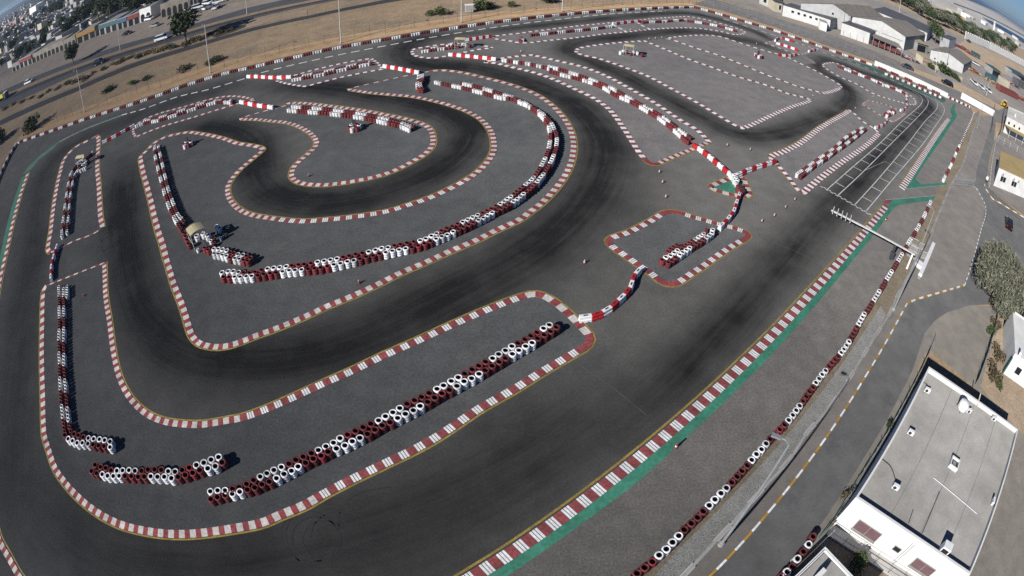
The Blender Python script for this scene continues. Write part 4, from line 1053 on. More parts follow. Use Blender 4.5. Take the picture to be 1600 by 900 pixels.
vis = []
for s in STACKS:
    p = proj((s[0], s[1], 0.5))
    inside = p is not None and -4 < p[0] < 1604 and -4 < p[1] < 904
    d = math.sqrt(s[0] ** 2 + s[1] ** 2 + CAM_H ** 2)
    vis.append((0 if inside else 1, d))
order = sorted(range(len(STACKS)), key=lambda i: vis[i])
N_IND = 296
solo = set(order[:N_IND])
rest = MB()
for i, (x, y, sc, c, v, lab, grp) in enumerate(STACKS):
    if i in solo:
        o = bpy.data.objects.new('tyre_stack', STACK_ME[(c, v)]); COL.objects.link(o)
        o.location = (x, y, 0.012); o.rotation_euler = (0, 0, rnd.uniform(0, 6.28)); o.scale = (sc, sc, rnd.uniform(0.96, 1.04) * min(sc, 1.0))
        tag(o, lab, 'tyre stack', grp)
    elif vis[i][0] == 0 or vis[i][1] < 220:
        src = LOW_MB.get((c, v)) or STACK_MB[(c, v)]
        n = len(rest.v)
        rest.v += [(x + p[0] * sc, y + p[1] * sc, 0.012 + p[2] * min(1.0, sc * 1.12)) for p in src.v]
        rest.f += [tuple(n + k for k in f) for f in src.f]
        mm = [rest.m(nm) for nm in src.mats]
        rest.mi += [mm[k] for k in src.mi]
o = rest.obj('tyre_stacks_beyond')
o.name = 'distant_tyre_walls'
tag(o, 'distant red and white tyre walls of the far islands and perimeter', 'tyre wall', None, 'stuff')
print('stacks', len(STACKS), 'solo', len(solo))

# ------------------------------------------------------------------ plastic barrier blocks
def block_mb(paint):
    b = MB()
    L, W, H = 1.0, 0.46, 0.62
    # bevelled block with a foot slot and a recessed panel
    e = 0.035
    prof = [(-W/2, 0), (-W/2, H*0.42), (-W/2 + 0.05, H*0.5), (-W/2 + 0.05, H - e), (-W/2 + 0.05 + e, H), (W/2 - 0.05 - e, H), (W/2 - 0.05, H - e), (W/2 - 0.05, H*0.5), (W/2, H*0.42), (W/2, 0)]
    for x0, x1 in ((-L/2, L/2),):
        n = len(b.v); k = len(prof)
        b.v += [(x0, y, z) for y, z in prof] + [(x1, y, z) for y, z in prof]
        for i in range(k - 1):
            b.f.append((n + i, n + k + i, n + k + i + 1, n + i + 1)); b.mi.append(b.m(paint))
        b.f.append(tuple(n + k - 1 - i for i in range(k))[::-1]); b.mi.append(b.m(paint))
        b.f.append(tuple(n + k + i for i in range(k))[::-1]); b.mi.append(b.m(paint))
    b.box(-0.18, 0.18, -0.06, 0.06, H, H + 0.02, 'dark_open')
    for sx in (-1, 1):
        b.tube((sx * (L / 2 - 0.03), 0, H * 0.2), (sx * (L / 2 + 0.04), 0, H * 0.2), 0.05, 0.05, paint, 8)
        b.box(sx * 0.25 - 0.07, sx * 0.25 + 0.07, -W / 2 - 0.004, W / 2 + 0.004, 0.0, 0.09, 'dark_open')
    return b
BLK = {'w': block_mb('barrier_white').mesh('barrier_block'), 'r': block_mb('barrier_red').mesh('barrier_block')}
for k_, m_ in BLK.items():
    bm = bmesh.new(); bm.from_mesh(m_); bmesh.ops.recalc_face_normals(bm, faces=bm.faces); bm.to_mesh(m_); bm.free()
def barrier(px, n, first, phrase, group, z=0.3):
    P = [Vector((p.x, p.y, 0)) for p in GP(px, z)]
    cv = Curve(catmull(P, 0.2)); pitch = cv.L / n
    dx_, dy_ = px[-1][0] - px[0][0], px[-1][1] - px[0][1]
    way = (' from left' if dx_ > 0 else ' from right') if abs(dx_) > abs(dy_) else (' from top' if dy_ > 0 else ' from bottom')
    for i in range(n):
        s = (i + 0.5) * pitch; p = cv.at(s); d = cv.dir(s, pitch * 0.45)
        c = first if i % 2 == 0 else ('r' if first == 'w' else 'w')
        o = bpy.data.objects.new('barrier_block', BLK[c]); COL.objects.link(o)
        o.location = (p.x, p.y, 0.012); o.rotation_euler = (0, 0, math.atan2(d.y, d.x) + rnd.uniform(-.03, .03)); o.scale = (pitch * 0.985, 1.0, 1.0)
        tag(o, '%s %s barrier block%s, %s' % (ORD[i // 2 + 1], 'white' if c == 'w' else 'red', way, phrase), 'barrier', group)
barrier([(905,498),(920,496.5),(932,494),(950,485),(967,471),(977,461),(985,450),(990,435),(1000,422)], 9, 'w', 'curved run from long island to diamond island', 'barrier blocks of the central curved run')
barrier([(1124,357),(1137,344),(1146,332),(1151,317),(1156,303)], 9, 'w', 'run between diamond island and green triangle', 'barrier blocks by the green triangle')
barrier([(1083,226),(1105,242),(1125,259),(1146,277)], 8, 'r', 'straight run above green triangle', 'barrier blocks above the green triangle')
barrier([(1150,275),(1175,264),(1197,257),(1212,252)], 8, 'w', 'run from triangle to start island', 'barrier blocks towards the start island')
barrier([(80,438),(81,417),(85,400),(90,384)], 7, 'w', 'shaded run across left track', 'barrier blocks across the left track')
barrier([(160,223),(185,210),(210,196)], 7, 'w', 'run beside far left island', 'barrier blocks beside the far left island')
barrier([(375,159),(400,164),(427,168)], 7, 'w', 'run into finger island', 'barrier blocks into the finger island')
barrier([(386,119.5),(400,119.5),(428,121),(455,120)], 11, 'w', 'run left of wedge island', 'barrier blocks left of the wedge island')
barrier([(599,103),(625,107.5),(655,113.5)], 9, 'w', 'run right of wedge island', 'barrier blocks right of the wedge island')
barrier([(701,85),(735,88),(775,92.5)], 11, 'w', 'run before middle island', 'barrier blocks before the middle island')
barrier([(727,62.5),(745,60),(768,56.5)], 8, 'w', 'run behind far shelter', 'barrier blocks behind the far shelter')
barrier([(957,37.5),(978,35),(1001,33)], 8, 'w', 'short run on top island', 'barrier blocks on the top island')
barrier([(1367,200),(1376,197),(1382,194),(1386,188)], 7, 'w', 'curved run below small patch', 'barrier blocks below the small patch')
barrier([(1407,172.5),(1414,170),(1417.5,164.5)], 5, 'w', 'curved run right of small patch', 'barrier blocks right of the small patch')
barrier([(1211,63.5),(1214,60.5),(1222,59.5),(1229,61.5),(1239,64.5)], 8, 'w', 'upper arc on far top patch', 'barrier blocks on the far top patch')
barrier([(1213,67.5),(1230,72.5),(1247,78.5)], 6, 'w', 'middle run on far top patch', 'barrier blocks on the far top patch')
barrier([(1216,85.5),(1230,87),(1244,85.5)], 7, 'r', 'lower run on far top patch', 'barrier blocks on the far top patch')
barrier([(1263.5,80.5),(1270,78.5),(1278,77.5)], 5, 'w', 'right run on far top patch', 'barrier blocks on the far top patch')
# ------------------------------------------------------------------ building helpers
def frame_of(A, B):
    """local frame of a front wall from A to B whose building lies behind it (away from the camera)"""
    A, B = Vector((A.x, A.y, 0)), Vector((B.x, B.y, 0))
    d = (B - A); n = Vector((-d.y, d.x, 0)).normalized()
    if n.dot(A) < 0:
        A, B = B, A; d = -d
    return A, math.atan2(d.y, d.x), d.length

def opening(root, u0, u1, v0, v1, name, glass='glass', frame='white_paint', y=-0.02, panes=1, sill=False):
    """recess-coloured pane with a frame standing proud of the wall"""
    f = MB(); t = 0.07
    f.box(u0 - t, u1 + t, y - 0.05, y, v0 - t, v0, frame); f.box(u0 - t, u1 + t, y - 0.05, y, v1, v1 + t, frame)
    f.box(u0 - t, u0, y - 0.05, y, v0, v1, frame); f.box(u1, u1 + t, y - 0.05, y, v0, v1, frame)
    for i in range(1, panes):
        x = u0 + (u1 - u0) * i / panes
        f.box(x - 0.025, x + 0.025, y - 0.05, y, v0, v1, frame)
    o = f.obj(name, root)
    g = MB()
    for i in range(panes):
        a = u0 + (u1 - u0) * i / panes + (0.025 if i else 0); c = u0 + (u1 - u0) * (i + 1) / panes - (0.025 if i < panes - 1 else 0)
        g.box(a, c, y - 0.02, y - 0.002, v0, v1, glass)
    g.obj('pane', o)
    if sill:
        s = MB(); s.box(u0 - 0.1, u1 + 0.1, y - 0.16, y - 0.052, v0 - 0.16, v0 - 0.072, 'concrete'); s.obj('sill', o)
    return o

def flat_building(name, label, cat, A, B, depth, h, wall='white_wall', roof='grey_roof', parapet=0.35, group=None, eave=0.0):
    A, rz, L = frame_of(A, B)
    r = thing(name, label, cat, A, rz, group)
    b = MB(); b.box(0, L, 0, depth, -0.1, h, wall); b.obj('wall', r)
    b = MB()
    if parapet > 0:
        t = 0.18
        b.box(0.0, L, 0, t, h + 0.003, h + parapet, wall); b.box(0, L, depth - t, depth, h + 0.003, h + parapet, wall)
        b.box(0, t, t + 0.002, depth - t - 0.002, h + 0.003, h + parapet, wall); b.box(L - t, L, t + 0.002, depth - t - 0.002, h + 0.003, h + parapet, wall)
        b.obj('parapet', r)
        b = MB(); b.box(t + .002, L - t - .002, t + .002, depth - t - .002, h + 0.002, h + 0.04, roof); b.obj('roof', r)
    else:
        b.box(-eave, L + eave, -eave, depth + eave, h + 0.002, h + 0.16, roof); b.obj('roof', r)
    r['L'] = L
    return r, L

def gable_building(name, label, cat, A, B, depth, h, ridge, wall='white_wall', roof='brown_roof', group=None, ax=0.5, side=None):
    """gable end A-B towards the camera, ridge running back"""
    A, rz, L = frame_of(A, B)
    r = thing(name, label, cat, A, rz, group)
    b = MB(); n = 0
    P = [(0, 0, -0.1), (L, 0, -0.1), (L, 0, h), (L * ax, 0, ridge), (0, 0, h)]
    Q = [(x, depth, z) for x, _, z in P]
    b.face(P, wall); b.face(Q[::-1], wall)
    b.face([P[0], P[4], Q[4], Q[0]], wall); b.face([P[1], Q[1], Q[2], P[2]], side or wall)
    b.obj('wall', r)
    b = MB(); o = 0.25
    for (x0, z0, x1, z1) in ((0, h, L * ax, ridge), (L * ax, ridge, L, h)):
        d = math.hypot(x1 - x0, z1 - z0); ex, ez = (x1 - x0) / d * o, (z1 - z0) / d * o
        if x0 == 0: x0, z0 = x0 - ex, z0 - ez
        else: x1, z1 = x1 + ex, z1 + ez
        lo = [(x0, -o, z0 + .03), (x1, -o, z1 + .03), (x1, depth + o, z1 + .03), (x0, depth + o, z0 + .03)]
        hi = [(x, y, z + .12) for x, y, z in lo]
        b.face(hi, roof); b.face(lo[::-1], roof)
        for i in range(4):
            j = (i + 1) % 4; b.face([lo[i], lo[j], hi[j], hi[i]], roof)
    b.obj('roof', r)
    return r, L

def fence(name, label, pts, h=2.0, gap=3.0, post='galv', rails=3, mesh=None, group=None, arm=False, pr=0.035, cat='fence'):
    """posts and wires along a ground line; each post is a part"""
    cv = Curve([Vector((p.x, p.y, 0)) for p in pts])
    r = thing(name, label, cat, cv.P[0], 0, group)
    o0 = cv.P[0]
    n = max(1, round(cv.L / gap)); g = cv.L / n
    n = min(n, 98); g = cv.L / n
    b = MB()
    b.tube((0, 0, 0), (0, 0, h), pr, pr, post, 6)
    if arm: b.tube((0, 0, h), (-0.25, 0.0, h + 0.3), pr * .8, pr * .8, post, 6)
    me = b.mesh('post')
    for i in range(n + 1):
        o = bpy.data.objects.new('post', me); COL.objects.link(o); o.parent = r
        o.location = cv.at(i * g) - o0
    b = MB()
    for k in range(rails):
        z = h * (k + 1) / rails - 0.04
        for p, q in zip(cv.P[:-1], cv.P[1:]):
            b.tube(p - o0 + Vector((0, 0, z)), q - o0 + Vector((0, 0, z)), 0.013, 0.013, post, 4, False)
    b.obj('wire', r)
    if mesh:
        b = MB()
        for p, q in zip(cv.P[:-1], cv.P[1:]):
            d = (q - p).normalized(); w = Vector((-d.y, d.x, 0)) * 0.02
            a0, a1 = p - o0, q - o0
            lo = [a0 - w, a1 - w, a1 + w, a0 + w]
            b.prism([(v.x, v.y) for v in lo], 0.02, mesh[1], mesh[0])
        b.obj('mesh_panel', r)
    return r

def lamp_post(label, base, h, arm_to=None, arm=1.6, group='lamp posts', heads=1, pole='pole_paint', r0=0.11, name='lamp_post'):
    r = thing(name, label, 'lamp post', base, 0, group)
    b = MB(); b.tube((0, 0, 0), (0, 0, h), r0, r0 * 0.5, pole, 10); b.tube((0, 0, 0), (0, 0, 0.25), r0 * 1.9, r0 * 1.7, 'concrete', 10); b.obj('pole', r)
    az = arm_to if arm_to is not None else 0
    for k in range(heads):
        a = az + k * PI
        dx, dy = math.cos(a), math.sin(a)
        b = MB(); b.path([(0, 0, h - 0.1), (dx * arm * .5, dy * arm * .5, h + 0.18), (dx * arm, dy * arm, h + 0.2)], 0.035, pole); b.obj('arm', r)
        b = MB(); T = Matrix.Translation((dx * (arm + 0.3), dy * (arm + 0.3), h + 0.2)) @ Matrix.Rotation(a, 4, 'Z')
        b.box(-0.30, 0.30, -0.12, 0.12, -0.05, 0.07, 'galv', T); b.box(-0.24, 0.24, -0.09, 0.09, -0.075, -0.052, 'lamp_lens', T); b.obj('lamp_head', r)
    return r

def ac_unit(label, loc, rz, group='air conditioners', s=1.0):
    r = thing('air_conditioner', label, 'air conditioner', loc, rz, group)
    b = MB(); b.box(-0.42*s, 0.42*s, -0.17*s, 0.17*s, 0.08, 0.68*s, 'white_paint'); b.obj('casing', r)
    b = MB(); b.tube((-0.1*s, -0.171*s, 0.38*s), (-0.1*s, -0.19*s, 0.38*s), 0.23*s, 0.23*s, 'dark_steel', 16); b.obj('fan_grille', r)
    for x in (-0.33*s, 0.27*s): b = MB(); b.box(x, x + 0.06, -0.18*s, 0.18*s, 0, 0.078, 'dark_steel'); b.obj('foot', r)
    return r

# ------------------------------------------------------------------ the office beside the paddock road
ZP = 3.95; ZR = 3.45
oA, oB, oC, oD = (G(1337,777,ZP), G(1451.5,572.5,ZP), G(1591,671,ZP), G(1516,898,ZP))
O = [Vector((p.x, p.y, 0)) for p in (oA, oD, oC, oB)]     # counter-clockwise from the near left corner
fr = thing('office_building', 'flat-roofed white office block with brown shutters beside the paddock road', 'building', O[0], 0)
L_ = [p - O[0] for p in O]
b = MB(); b.prism([(p.x, p.y) for p in L_], -0.1, ZR, 'white_wall'); b.obj('wall', fr)
cen = sum(L_, Vector()) / 4
ins = [p + (cen - p).normalized() * 0.30 for p in L_]
b = MB(); b.prism([(p.x, p.y) for p in ins], ZR + 0.003, ZR + 0.05, 'grey_roof'); b.obj('roof', fr)
b = MB()
for i in range(4):
    j = (i + 1) % 4
    b.prism([(L_[i].x, L_[i].y), (L_[j].x, L_[j].y), (ins[j].x, ins[j].y), (ins[i].x, ins[i].y)], ZR + 0.002, ZP, 'white_wall')
b.obj('parapet', fr)
b = MB()
for k in range(1, 4):       # felt seams
    a = ins[0].lerp(ins[1], k / 4); c = ins[3].lerp(ins[2], k / 4)
    cv = Curve([a, c]); strip(b, cv, 0.2, cv.L - 0.2, -0.03, 0.03, ZR + 0.054, 'roof_seam', 5)
M['roof_seam'] = mat('roof seam', (0.22, 0.215, 0.2), 0.9)
b.obj('roof_seam', fr)
fd = (O[1] - O[0]).normalized(); fn = Vector((fd.y, -fd.x, 0))
def facade_rect(pxs):
    us, vs = [], []
    for px in pxs:
        p = hit(px[0], px[1], O[0], fn); us.append((p - O[0]).dot(fd)); vs.append(p.z)
    return min(us), max(us), min(vs), max(vs)
fw = thing('front', '', None)
bpy.data.objects.remove(fw)
hold = bpy.data.objects.new('front_wall', None)
def facade_part(pxs, name, glass, panes, frame='concrete', sill=True, grow=(0, 0)):
    u0, u1, v0, v1 = facade_rect(pxs)
    u0 -= grow[0]; u1 += grow[0]
    o = opening(fr, u0, u1, v0, v1, name, glass, frame, -0.004, panes, sill)
    o.rotation_euler = (0, 0, math.atan2(fd.y, fd.x))
    return o
bpy.data.objects.remove(hold)
def facade_box(u, v, w, h, panes, glass='shutter', name='window', frame='concrete', sill=True):
    o = opening(fr, u, u + w, v, v + h, name, glass, frame, -0.004, panes, sill)
    o.rotation_euler = (0, 0, math.atan2(fd.y, fd.x)); return o
c1 = facade_rect([(1351.5,806),(1382.5,828),(1370,837),(1344,815.5)])
c2 = facade_rect([(1438.7,868.7),(1464.5,887.5),(1450,896),(1427.5,880)])
print('office windows', c1, c2, 'L', (O[1]-O[0]).length)
um1 = (c1[0] + c1[1]) / 2; um2 = (c2[0] + c2[1]) / 2
facade_box(um1 - 1.25, 1.05, 2.5, 1.15, 2); facade_box(um2 - 1.25, 1.05, 2.5, 1.15, 2)
uc = facade_rect([(1408,847),(1415,851.5),(1409,857),(1402,851.5)]); um = (uc[0] + uc[1]) / 2
facade_box(um - 0.35, 1.5, 0.7, 0.5, 1, 'dark_open', 'vent_opening', 'galv', False)
b = MB()
for du in (0.0, 0.25):
    p = O[0] + fd * (um + 0.7 + du) + fn * 0.06 - O[0]
    b.tube((p.x, p.y, 0.2), (p.x, p.y, 3.3), 0.03, 0.03, 'galv', 6)
b.obj('drain_pipe', fr)
b = MB(); q = [(O[0] + fd * u + fn * w - O[0]) for u, w in ((0, 0.01), ((O[1]-O[0]).length, 0.01), ((O[1]-O[0]).length, 1.1), (0, 1.1))]
b.prism([(p.x, p.y) for p in q], -0.05, 0.16, 'pale_wall'); b.obj('walkway', fr)
# handrail along the walkway
hp = O[0] + fn * 1.05
r = thing('handrail', 'dark handrail with posts along the white office front', 'railing', hp, math.atan2(fd.y, fd.x))
Lf = (O[1] - O[0]).length
for i in range(9):
    b = MB(); b.tube((i * Lf / 8, 0, 0.16), (i * Lf / 8, 0, 1.1), 0.025, 0.025, 'dark_steel', 6); b.obj('post', r)
b = MB(); b.tube((0, 0, 1.1), (Lf, 0, 1.1), 0.028, 0.028, 'dark_steel', 6); b.tube((0, 0, 0.6), (Lf, 0, 0.6), 0.018, 0.018, 'dark_steel', 6); b.obj('rail', r)
# plant on the roof
rz0 = math.atan2(fd.y, fd.x)
def on_roof(px): p = G(px[0], px[1], ZR + 0.05); return p
for px, rz, lab in (((1447,613),0.2,'air conditioner near the far left corner of the office roof'),((1421,679),0.1,'air conditioner on the office roof left edge, upper of two'),
                    ((1397,764),0.1,'air conditioner on the office roof left edge, nearest the white front'),((1549,786),1.6,'air conditioner at the right parapet of the office roof'),
                    ((1551,657),0.3,'air conditioner at the far parapet of the office roof'),((1512,645),0.5,'small air conditioner beside the white roof tank')):
    ac_unit(lab, on_roof(px), rz0 + rz, 'air conditioners on the office roof', .78)
r = thing('roof_hatch', 'square white skylight hatch in the middle of the office roof', 'hatch', on_roof((1489,727)), rz0)
b = MB(); b.box(-.55,.55,-.55,-.43,0,.45,'white_wall'); b.box(-.55,.55,.43,.55,0,.45,'white_wall'); b.box(-.55,-.43,-.428,.428,0,.45,'white_wall'); b.box(.43,.55,-.428,.428,0,.45,'white_wall'); b.obj('curb', r)
b = MB(); b.box(-.428,.428,-.428,.428,0.02,.2,'dark_open'); b.obj('opening', r)
b = MB(); b.box(-.25,.2,-.25,.2,0.21,.32,'concrete'); b.obj('lid', r)
r = thing('water_tank', 'round white water tank on a stand on the office roof', 'tank', on_roof((1501,640)), 0)
b = MB(); b.lathe([(0.0,1.12),(0.3,1.08),(0.55,0.98),(0.62,0.9),(0.64,0.3),(0.6,0.25),(0.0,0.25)][::-1], 'white_paint', 24); b.smooth = True; b.obj('tank_body', r)
for x, y in ((-.45,-.45),(.45,-.45),(.45,.45),(-.45,.45)): b = MB(); b.box(x-.05,x+.05,y-.05,y+.05,0,.248,'concrete'); b.obj('leg', r)
tag(None or (lambda m: m.obj('pipe', None, on_roof((1526,637))))(
    (lambda m: (m.tube((0,0,0.05),(0.5,0.9,0.9),0.07,0.07,'cream_wall',8), m)[1])(MB())), 'cream pipe leaning on the far parapet of the office roof', 'pipe')
r = thing('roof_cowl', 'boxy white ventilation cowl on the near parapet of the office roof', 'ventilator', on_roof((1472,862)), rz0)
b = MB(); b.box(-.5,.5,-.35,.35,0.0,1.0,'white_paint'); b.obj('cowl_body', r); b = MB(); b.box(-.38,.38,-.37,-.352,.2,.8,'dark_open'); b.obj('louvre', r)
for (x0, y0, x1, y1, lab) in ((1440,834,1467,769,'long thin dark pipe lying near the front of the office roof'),(1419,818,1426,797,'short thin dark pipe standing over the office front parapet')):
    a, c = on_roof((x0, y0)), on_roof((x1, y1)); m = MB(); m.tube((0, 0, 0.06), tuple(c - a + Vector((0, 0, 0.06))), 0.035, 0.035, 'dark_steel', 6)
    tag(m.obj('roof_pipe', None, a), lab, 'pipe')
a, c = on_roof((1458.5,747)), on_roof((1526,803)); m = MB(); m.tube((0,0,.05), tuple(c - a + Vector((0,0,.05))), 0.03, 0.03, 'white_paint', 6)
tag(m.obj('roof_conduit', None, a), 'thin white conduit across the middle of the office roof', 'conduit')
def cable(pts, z, lab):
    a = G(*pts[0], z); m = MB(); m.path([p - a + Vector((0,0,.04)) for p in catmull([G(*q, z) for q in pts], .3)], 0.03, 'dark_steel', 5)
    tag(m.obj('cable', None, a), lab, 'cable')
cable([(1378,718),(1390,728),(1395,738),(1399,752)], ZR + .05, 'dark cable curving to an air conditioner near the left roof edge')
cable([(1437,594),(1443,598),(1449,601)], ZR + .05, 'short dark cable at the far left corner of the office roof')

# shade canopy at the very bottom right
ZC = 2.6
pA, pB, pC = G(1289.5,854,ZC), G(1240,902,ZC), G(1338,905,ZC)
e1 = (pB - pA); e2 = (pC - pA); e1.z = e2.z = 0
r = thing('ticket_hut', 'grey roofed hut with white edge frame at the bottom right corner', 'hut', (pA.x, pA.y, 0), 0)
u = e1.normalized(); w_ = e2.normalized(); q = [Vector((0,0,0)), u * 6.0, u * 6.0 + w_ * 6.5, w_ * 6.5]
cq = sum(q, Vector()) / 4
b = MB(); b.prism([(p + (cq - p).normalized() * .5)[:2] for p in q], -0.05, ZC - 0.22, 'pale_wall'); b.obj('wall', r)
iq = [p + (cq - p).normalized() * .42 for p in q]
b = MB(); b.prism([(p.x, p.y) for p in iq], ZC - 0.215, ZC - 0.16, 'grey_roof'); b.obj('roof', r)
b = MB()
for i in range(4):
    j = (i + 1) % 4
    for f0, f1 in ((0, .32), (.5, .8)):
        A0, A1 = q[i].lerp(iq[i], f0), q[j].lerp(iq[j], f0); B0, B1 = q[i].lerp(iq[i], f1), q[j].lerp(iq[j], f1)
        b.prism([(A0.x, A0.y), (A1.x, A1.y), (B1.x, B1.y), (B0.x, B0.y)], ZC - 0.21, ZC, 'white_paint')
b.obj('roof_frame', r)
ac_unit('air conditioner on the grey hut roof at the bottom right', (pA + u * 2.2 + w_ * 1.3)[:2] + (ZC - 0.155,), math.atan2(u.y, u.x) , 'air conditioner on the hut roof', 1.2)

# fences round the office plot
fence('green_fence', 'tall green mesh fence between the paddock road and the office', GP([(1291,828),(1330,762),(1385,676),(1425,604),(1452,548)]), 1.9, 2.6, 'galv', 2, ('green_wall', 0.5), arm=True)
fence('green_fence', 'green mesh fence beside the planted strip and the tree', GP([(1523,602),(1540,556),(1553,510),(1559,482)]), 1.9, 2.2, 'galv', 2, ('green_wall', 0.8), arm=True)
fence('green_fence', 'short green fence between the tyre row and the office front', GP([(1278,842),(1300,818),(1312,803)]), 1.2, 1.0, 'green_paint', 3, None)
m = MB(); a = G(1298,823); c = G(1318,802); m.tube((0,0,.7), tuple(c - a + Vector((0,0,.9))), .05, .05, 'rust_red', 8); m.tube((0,0,0),(0,0,.8),.05,.05,'rust_red',8); m.tube(tuple(c-a),tuple(c-a+Vector((0,0,.95))),.05,.05,'rust_red',8)
tag(m.obj('barrier_pole', None, a), 'red barrier pole by the corner of the office', 'barrier')

# white building with the green screen wall at the right edge
A, B = G(1567,583), G(1612,615)
r, L = flat_building('store_building', 'low white flat-roofed store at the right edge beside the planted strip', 'building', A, B, 9, 3.0, 'white_wall', 'white_wall', 0.2)
opening(r, 1.5, 2.5, 1.0, 2.0, 'window')
ac_unit('air conditioner on the low white store at the right edge', G(1592,556,3.1), 0.6, 'air conditioner on the store', 1.1)
m = MB(); P = GP([(1566,585),(1580,540),(1592,500),(1604,465)])
for p, q_ in zip(P[:-1], P[1:]):
    d = (q_ - p).normalized(); n_ = Vector((-d.y, d.x, 0)) * .1; o0 = P[0]
    m.prism([((p - n_ - o0).x, (p - n_ - o0).y), ((q_ - n_ - o0).x, (q_ - n_ - o0).y), ((q_ + n_ - o0).x, (q_ + n_ - o0).y), ((p + n_ - o0).x, (p + n_ - o0).y)], 0, 2.6, 'green_wall')
tag(m.obj('screen_wall', None, P[0]), 'solid green screen wall at the right edge behind the planted strip', 'wall')

# buildings at the right edge, traced by their roof corners
def quad_building(name, label, cat, roof_px, h, wall, roof, parapet=0, eave=0.2):
    c = [G(x, y, h) for x, y in roof_px]; c = [Vector((p.x, p.y, 0)) for p in c]
    r = thing(name, label, cat, c[0], 0); d = c[1] - c[0]; rz = math.atan2(d.y, d.x)
    q = [p - c[0] for p in c]; cq = sum(q, Vector()) / 4
    b = MB(); b.prism([(p.x, p.y) for p in q], -.1, h - .02, wall); b.obj('wall', r)
    grow = [p + (p - cq).normalized() * (eave if not parapet else -.3) for p in q]
    b = MB(); b.prism([(p.x, p.y) for p in grow], h - (.018 if not parapet else .016), h + (.14 if not parapet else .03), roof); b.obj('roof', r)
    if parapet:
        b = MB()
        for i in range(4):
            j = (i + 1) % 4; b.prism([(q[i].x, q[i].y), (q[j].x, q[j].y), (grow[j].x, grow[j].y), (grow[i].x, grow[i].y)], h - .015, h + parapet, wall)
        b.obj('parapet', r)
    return r, d.length, rz
def q_open(r, rz, *a, **k):
    o = opening(r, *a, **k); o.rotation_euler = (0, 0, rz); return o
r, L, rz = quad_building('canteen_building', 'white building with flat ochre roof and paired dark windows', 'building', [(1561,262),(1622,290),(1622,262),(1564,237)], 4.3, 'white_wall', 'ochre_roof')
q_open(r, rz, 1.6, 3.6, 1.6, 2.8, 'window', panes=2); q_open(r, rz, 6.0, 8.0, 1.6, 2.8, 'window', panes=2)
for x, lab in ((1.8, 'left'), (6.2, 'right'), (8.2, 'far right')):
    p = Matrix.Translation(r.location) @ Matrix.Rotation(rz, 4, 'Z') @ Vector((x, -0.22, 3.1))
    ac_unit('%s air conditioner on the front of the ochre-roofed building' % lab, p, rz, 'air conditioners on the ochre-roofed building', .9)
r, L, rz = quad_building('clubhouse', 'cream building with grey roof and ochre awning at the right edge', 'building', [(1573,184),(1625,213),(1625,190),(1575.5,168)], 5.0, 'white_wall', 'grey_roof', .45)
b = MB(); b.box(-0.3, L, -3.4, -0.01, 2.7, 2.82, 'ochre_roof'); o = b.obj('awning', r); o.rotation_euler = (0, 0, rz)
for x in (0.1, 4, 8):
    b = MB(); b.tube((x, -3.2, 0), (x, -3.2, 2.698), .06, .06, 'white_paint', 6); o = b.obj('awning_post', r); o.rotation_euler = (0, 0, rz)
for x in (1.2, 4.2, 7.2): q_open(r, rz, x, x + 1.0, 3.3, 4.2, 'window')
vp = G(1586,183,5.05); tag((lambda m: (m.lathe([(0.0,1.15),(0.1,1.1),(0.38,0.5),(0.35,0.02),(0,0)], 'white_paint', 12), m.obj('roof_vent', None, vp))[1])(MB()), 'white domed vent on the clubhouse roof', 'ventilator')
fence('mesh_fence', 'mesh fence with pale posts between the ochre-roofed building and the clubhouse', GP([(1556,215),(1559,222),(1580,232),(1600,246)]), 2.0, 3, 'white_paint', 3)
fence('mesh_fence', 'dark mesh fence on the right side of the gate lane', GP([(1554,166),(1551,182),(1548,206),(1547,208)]), 2.0, 2.5, 'dark_steel', 3, ('dark_steel', 0.15))
fence('mesh_fence', 'dark fence beside the clubhouse and the gate lane', GP([(1567,178),(1563,208),(1560,212)]), 2.2, 2.5, 'dark_steel', 4, ('dark_steel', 0.9))
fence('mesh_fence', 'pale rail fence in front of the ochre-roofed building', GP([(1556,219),(1552,240),(1548,262),(1545,293)]), 1.1, 2.5, 'white_paint', 3)
r = thing('utility_cabinet', 'white and dark utility cabinet on the kerb by the ochre-roofed building', 'cabinet', G(1541,285), 0.5)
b = MB(); b.box(-.35,.35,-.25,.25,0,.7,'dark_steel'); b.obj('base', r); b = MB(); b.box(-.37,.37,-.27,.27,.702,1.35,'white_paint'); b.obj('door_panel', r)

# kerb line of the paddock road, amber and white
b = MB(); pts = catmull(GP(ROAD_L[:8]), 0.5) ; cv = Curve(pts); s = 0; i = 0
while s < cv.L - .1:
    strip(b, cv, s, min(s + 1.0, cv.L), -.09, .09, 0.12, ('kerb_white_new', 'road_orange')[i % 2], .5, t=.13); s += 1.0; i += 1
cv = Curve(GP(ROAD_L[7:11])); s = 0
while s < cv.L - .1:
    strip(b, cv, s, min(s + 0.95, cv.L), -.1, .1, 0.12, ('kerb_white_new', 'road_orange')[i % 2], .5, t=.13); s += 0.95; i += 1
struct('kerb', b)
b = MB(); cv = Curve(catmull(GP(ROAD_L[10:17]), .5)); s = 0
while s < cv.L - .1:
    strip(b, cv, s, min(s + .8, cv.L), -.09, .09, 0.1, 'kerb_white_new', .4, t=.11); strip(b, cv, min(s + .8, cv.L - .01), min(s + 1.6, cv.L), -.09, .09, 0.1, 'concrete', .4, t=.11); s += 1.6
struct('kerb', b)
b = MB(); cv = Curve(catmull(GP([(1538,288),(1540,295),(1545,302),(1551,311),(1562,317),(1573,324),(1600,340),(1625,356)]), .5)); s = 0; i = 0
while s < cv.L - .1:
    strip(b, cv, s, min(s + 1.2, cv.L), -.12, .12, 0.11, ('kerb_white_new', 'road_orange')[i % 2], .5, t=.12); s += 1.2; i += 1
struct('kerb', b)
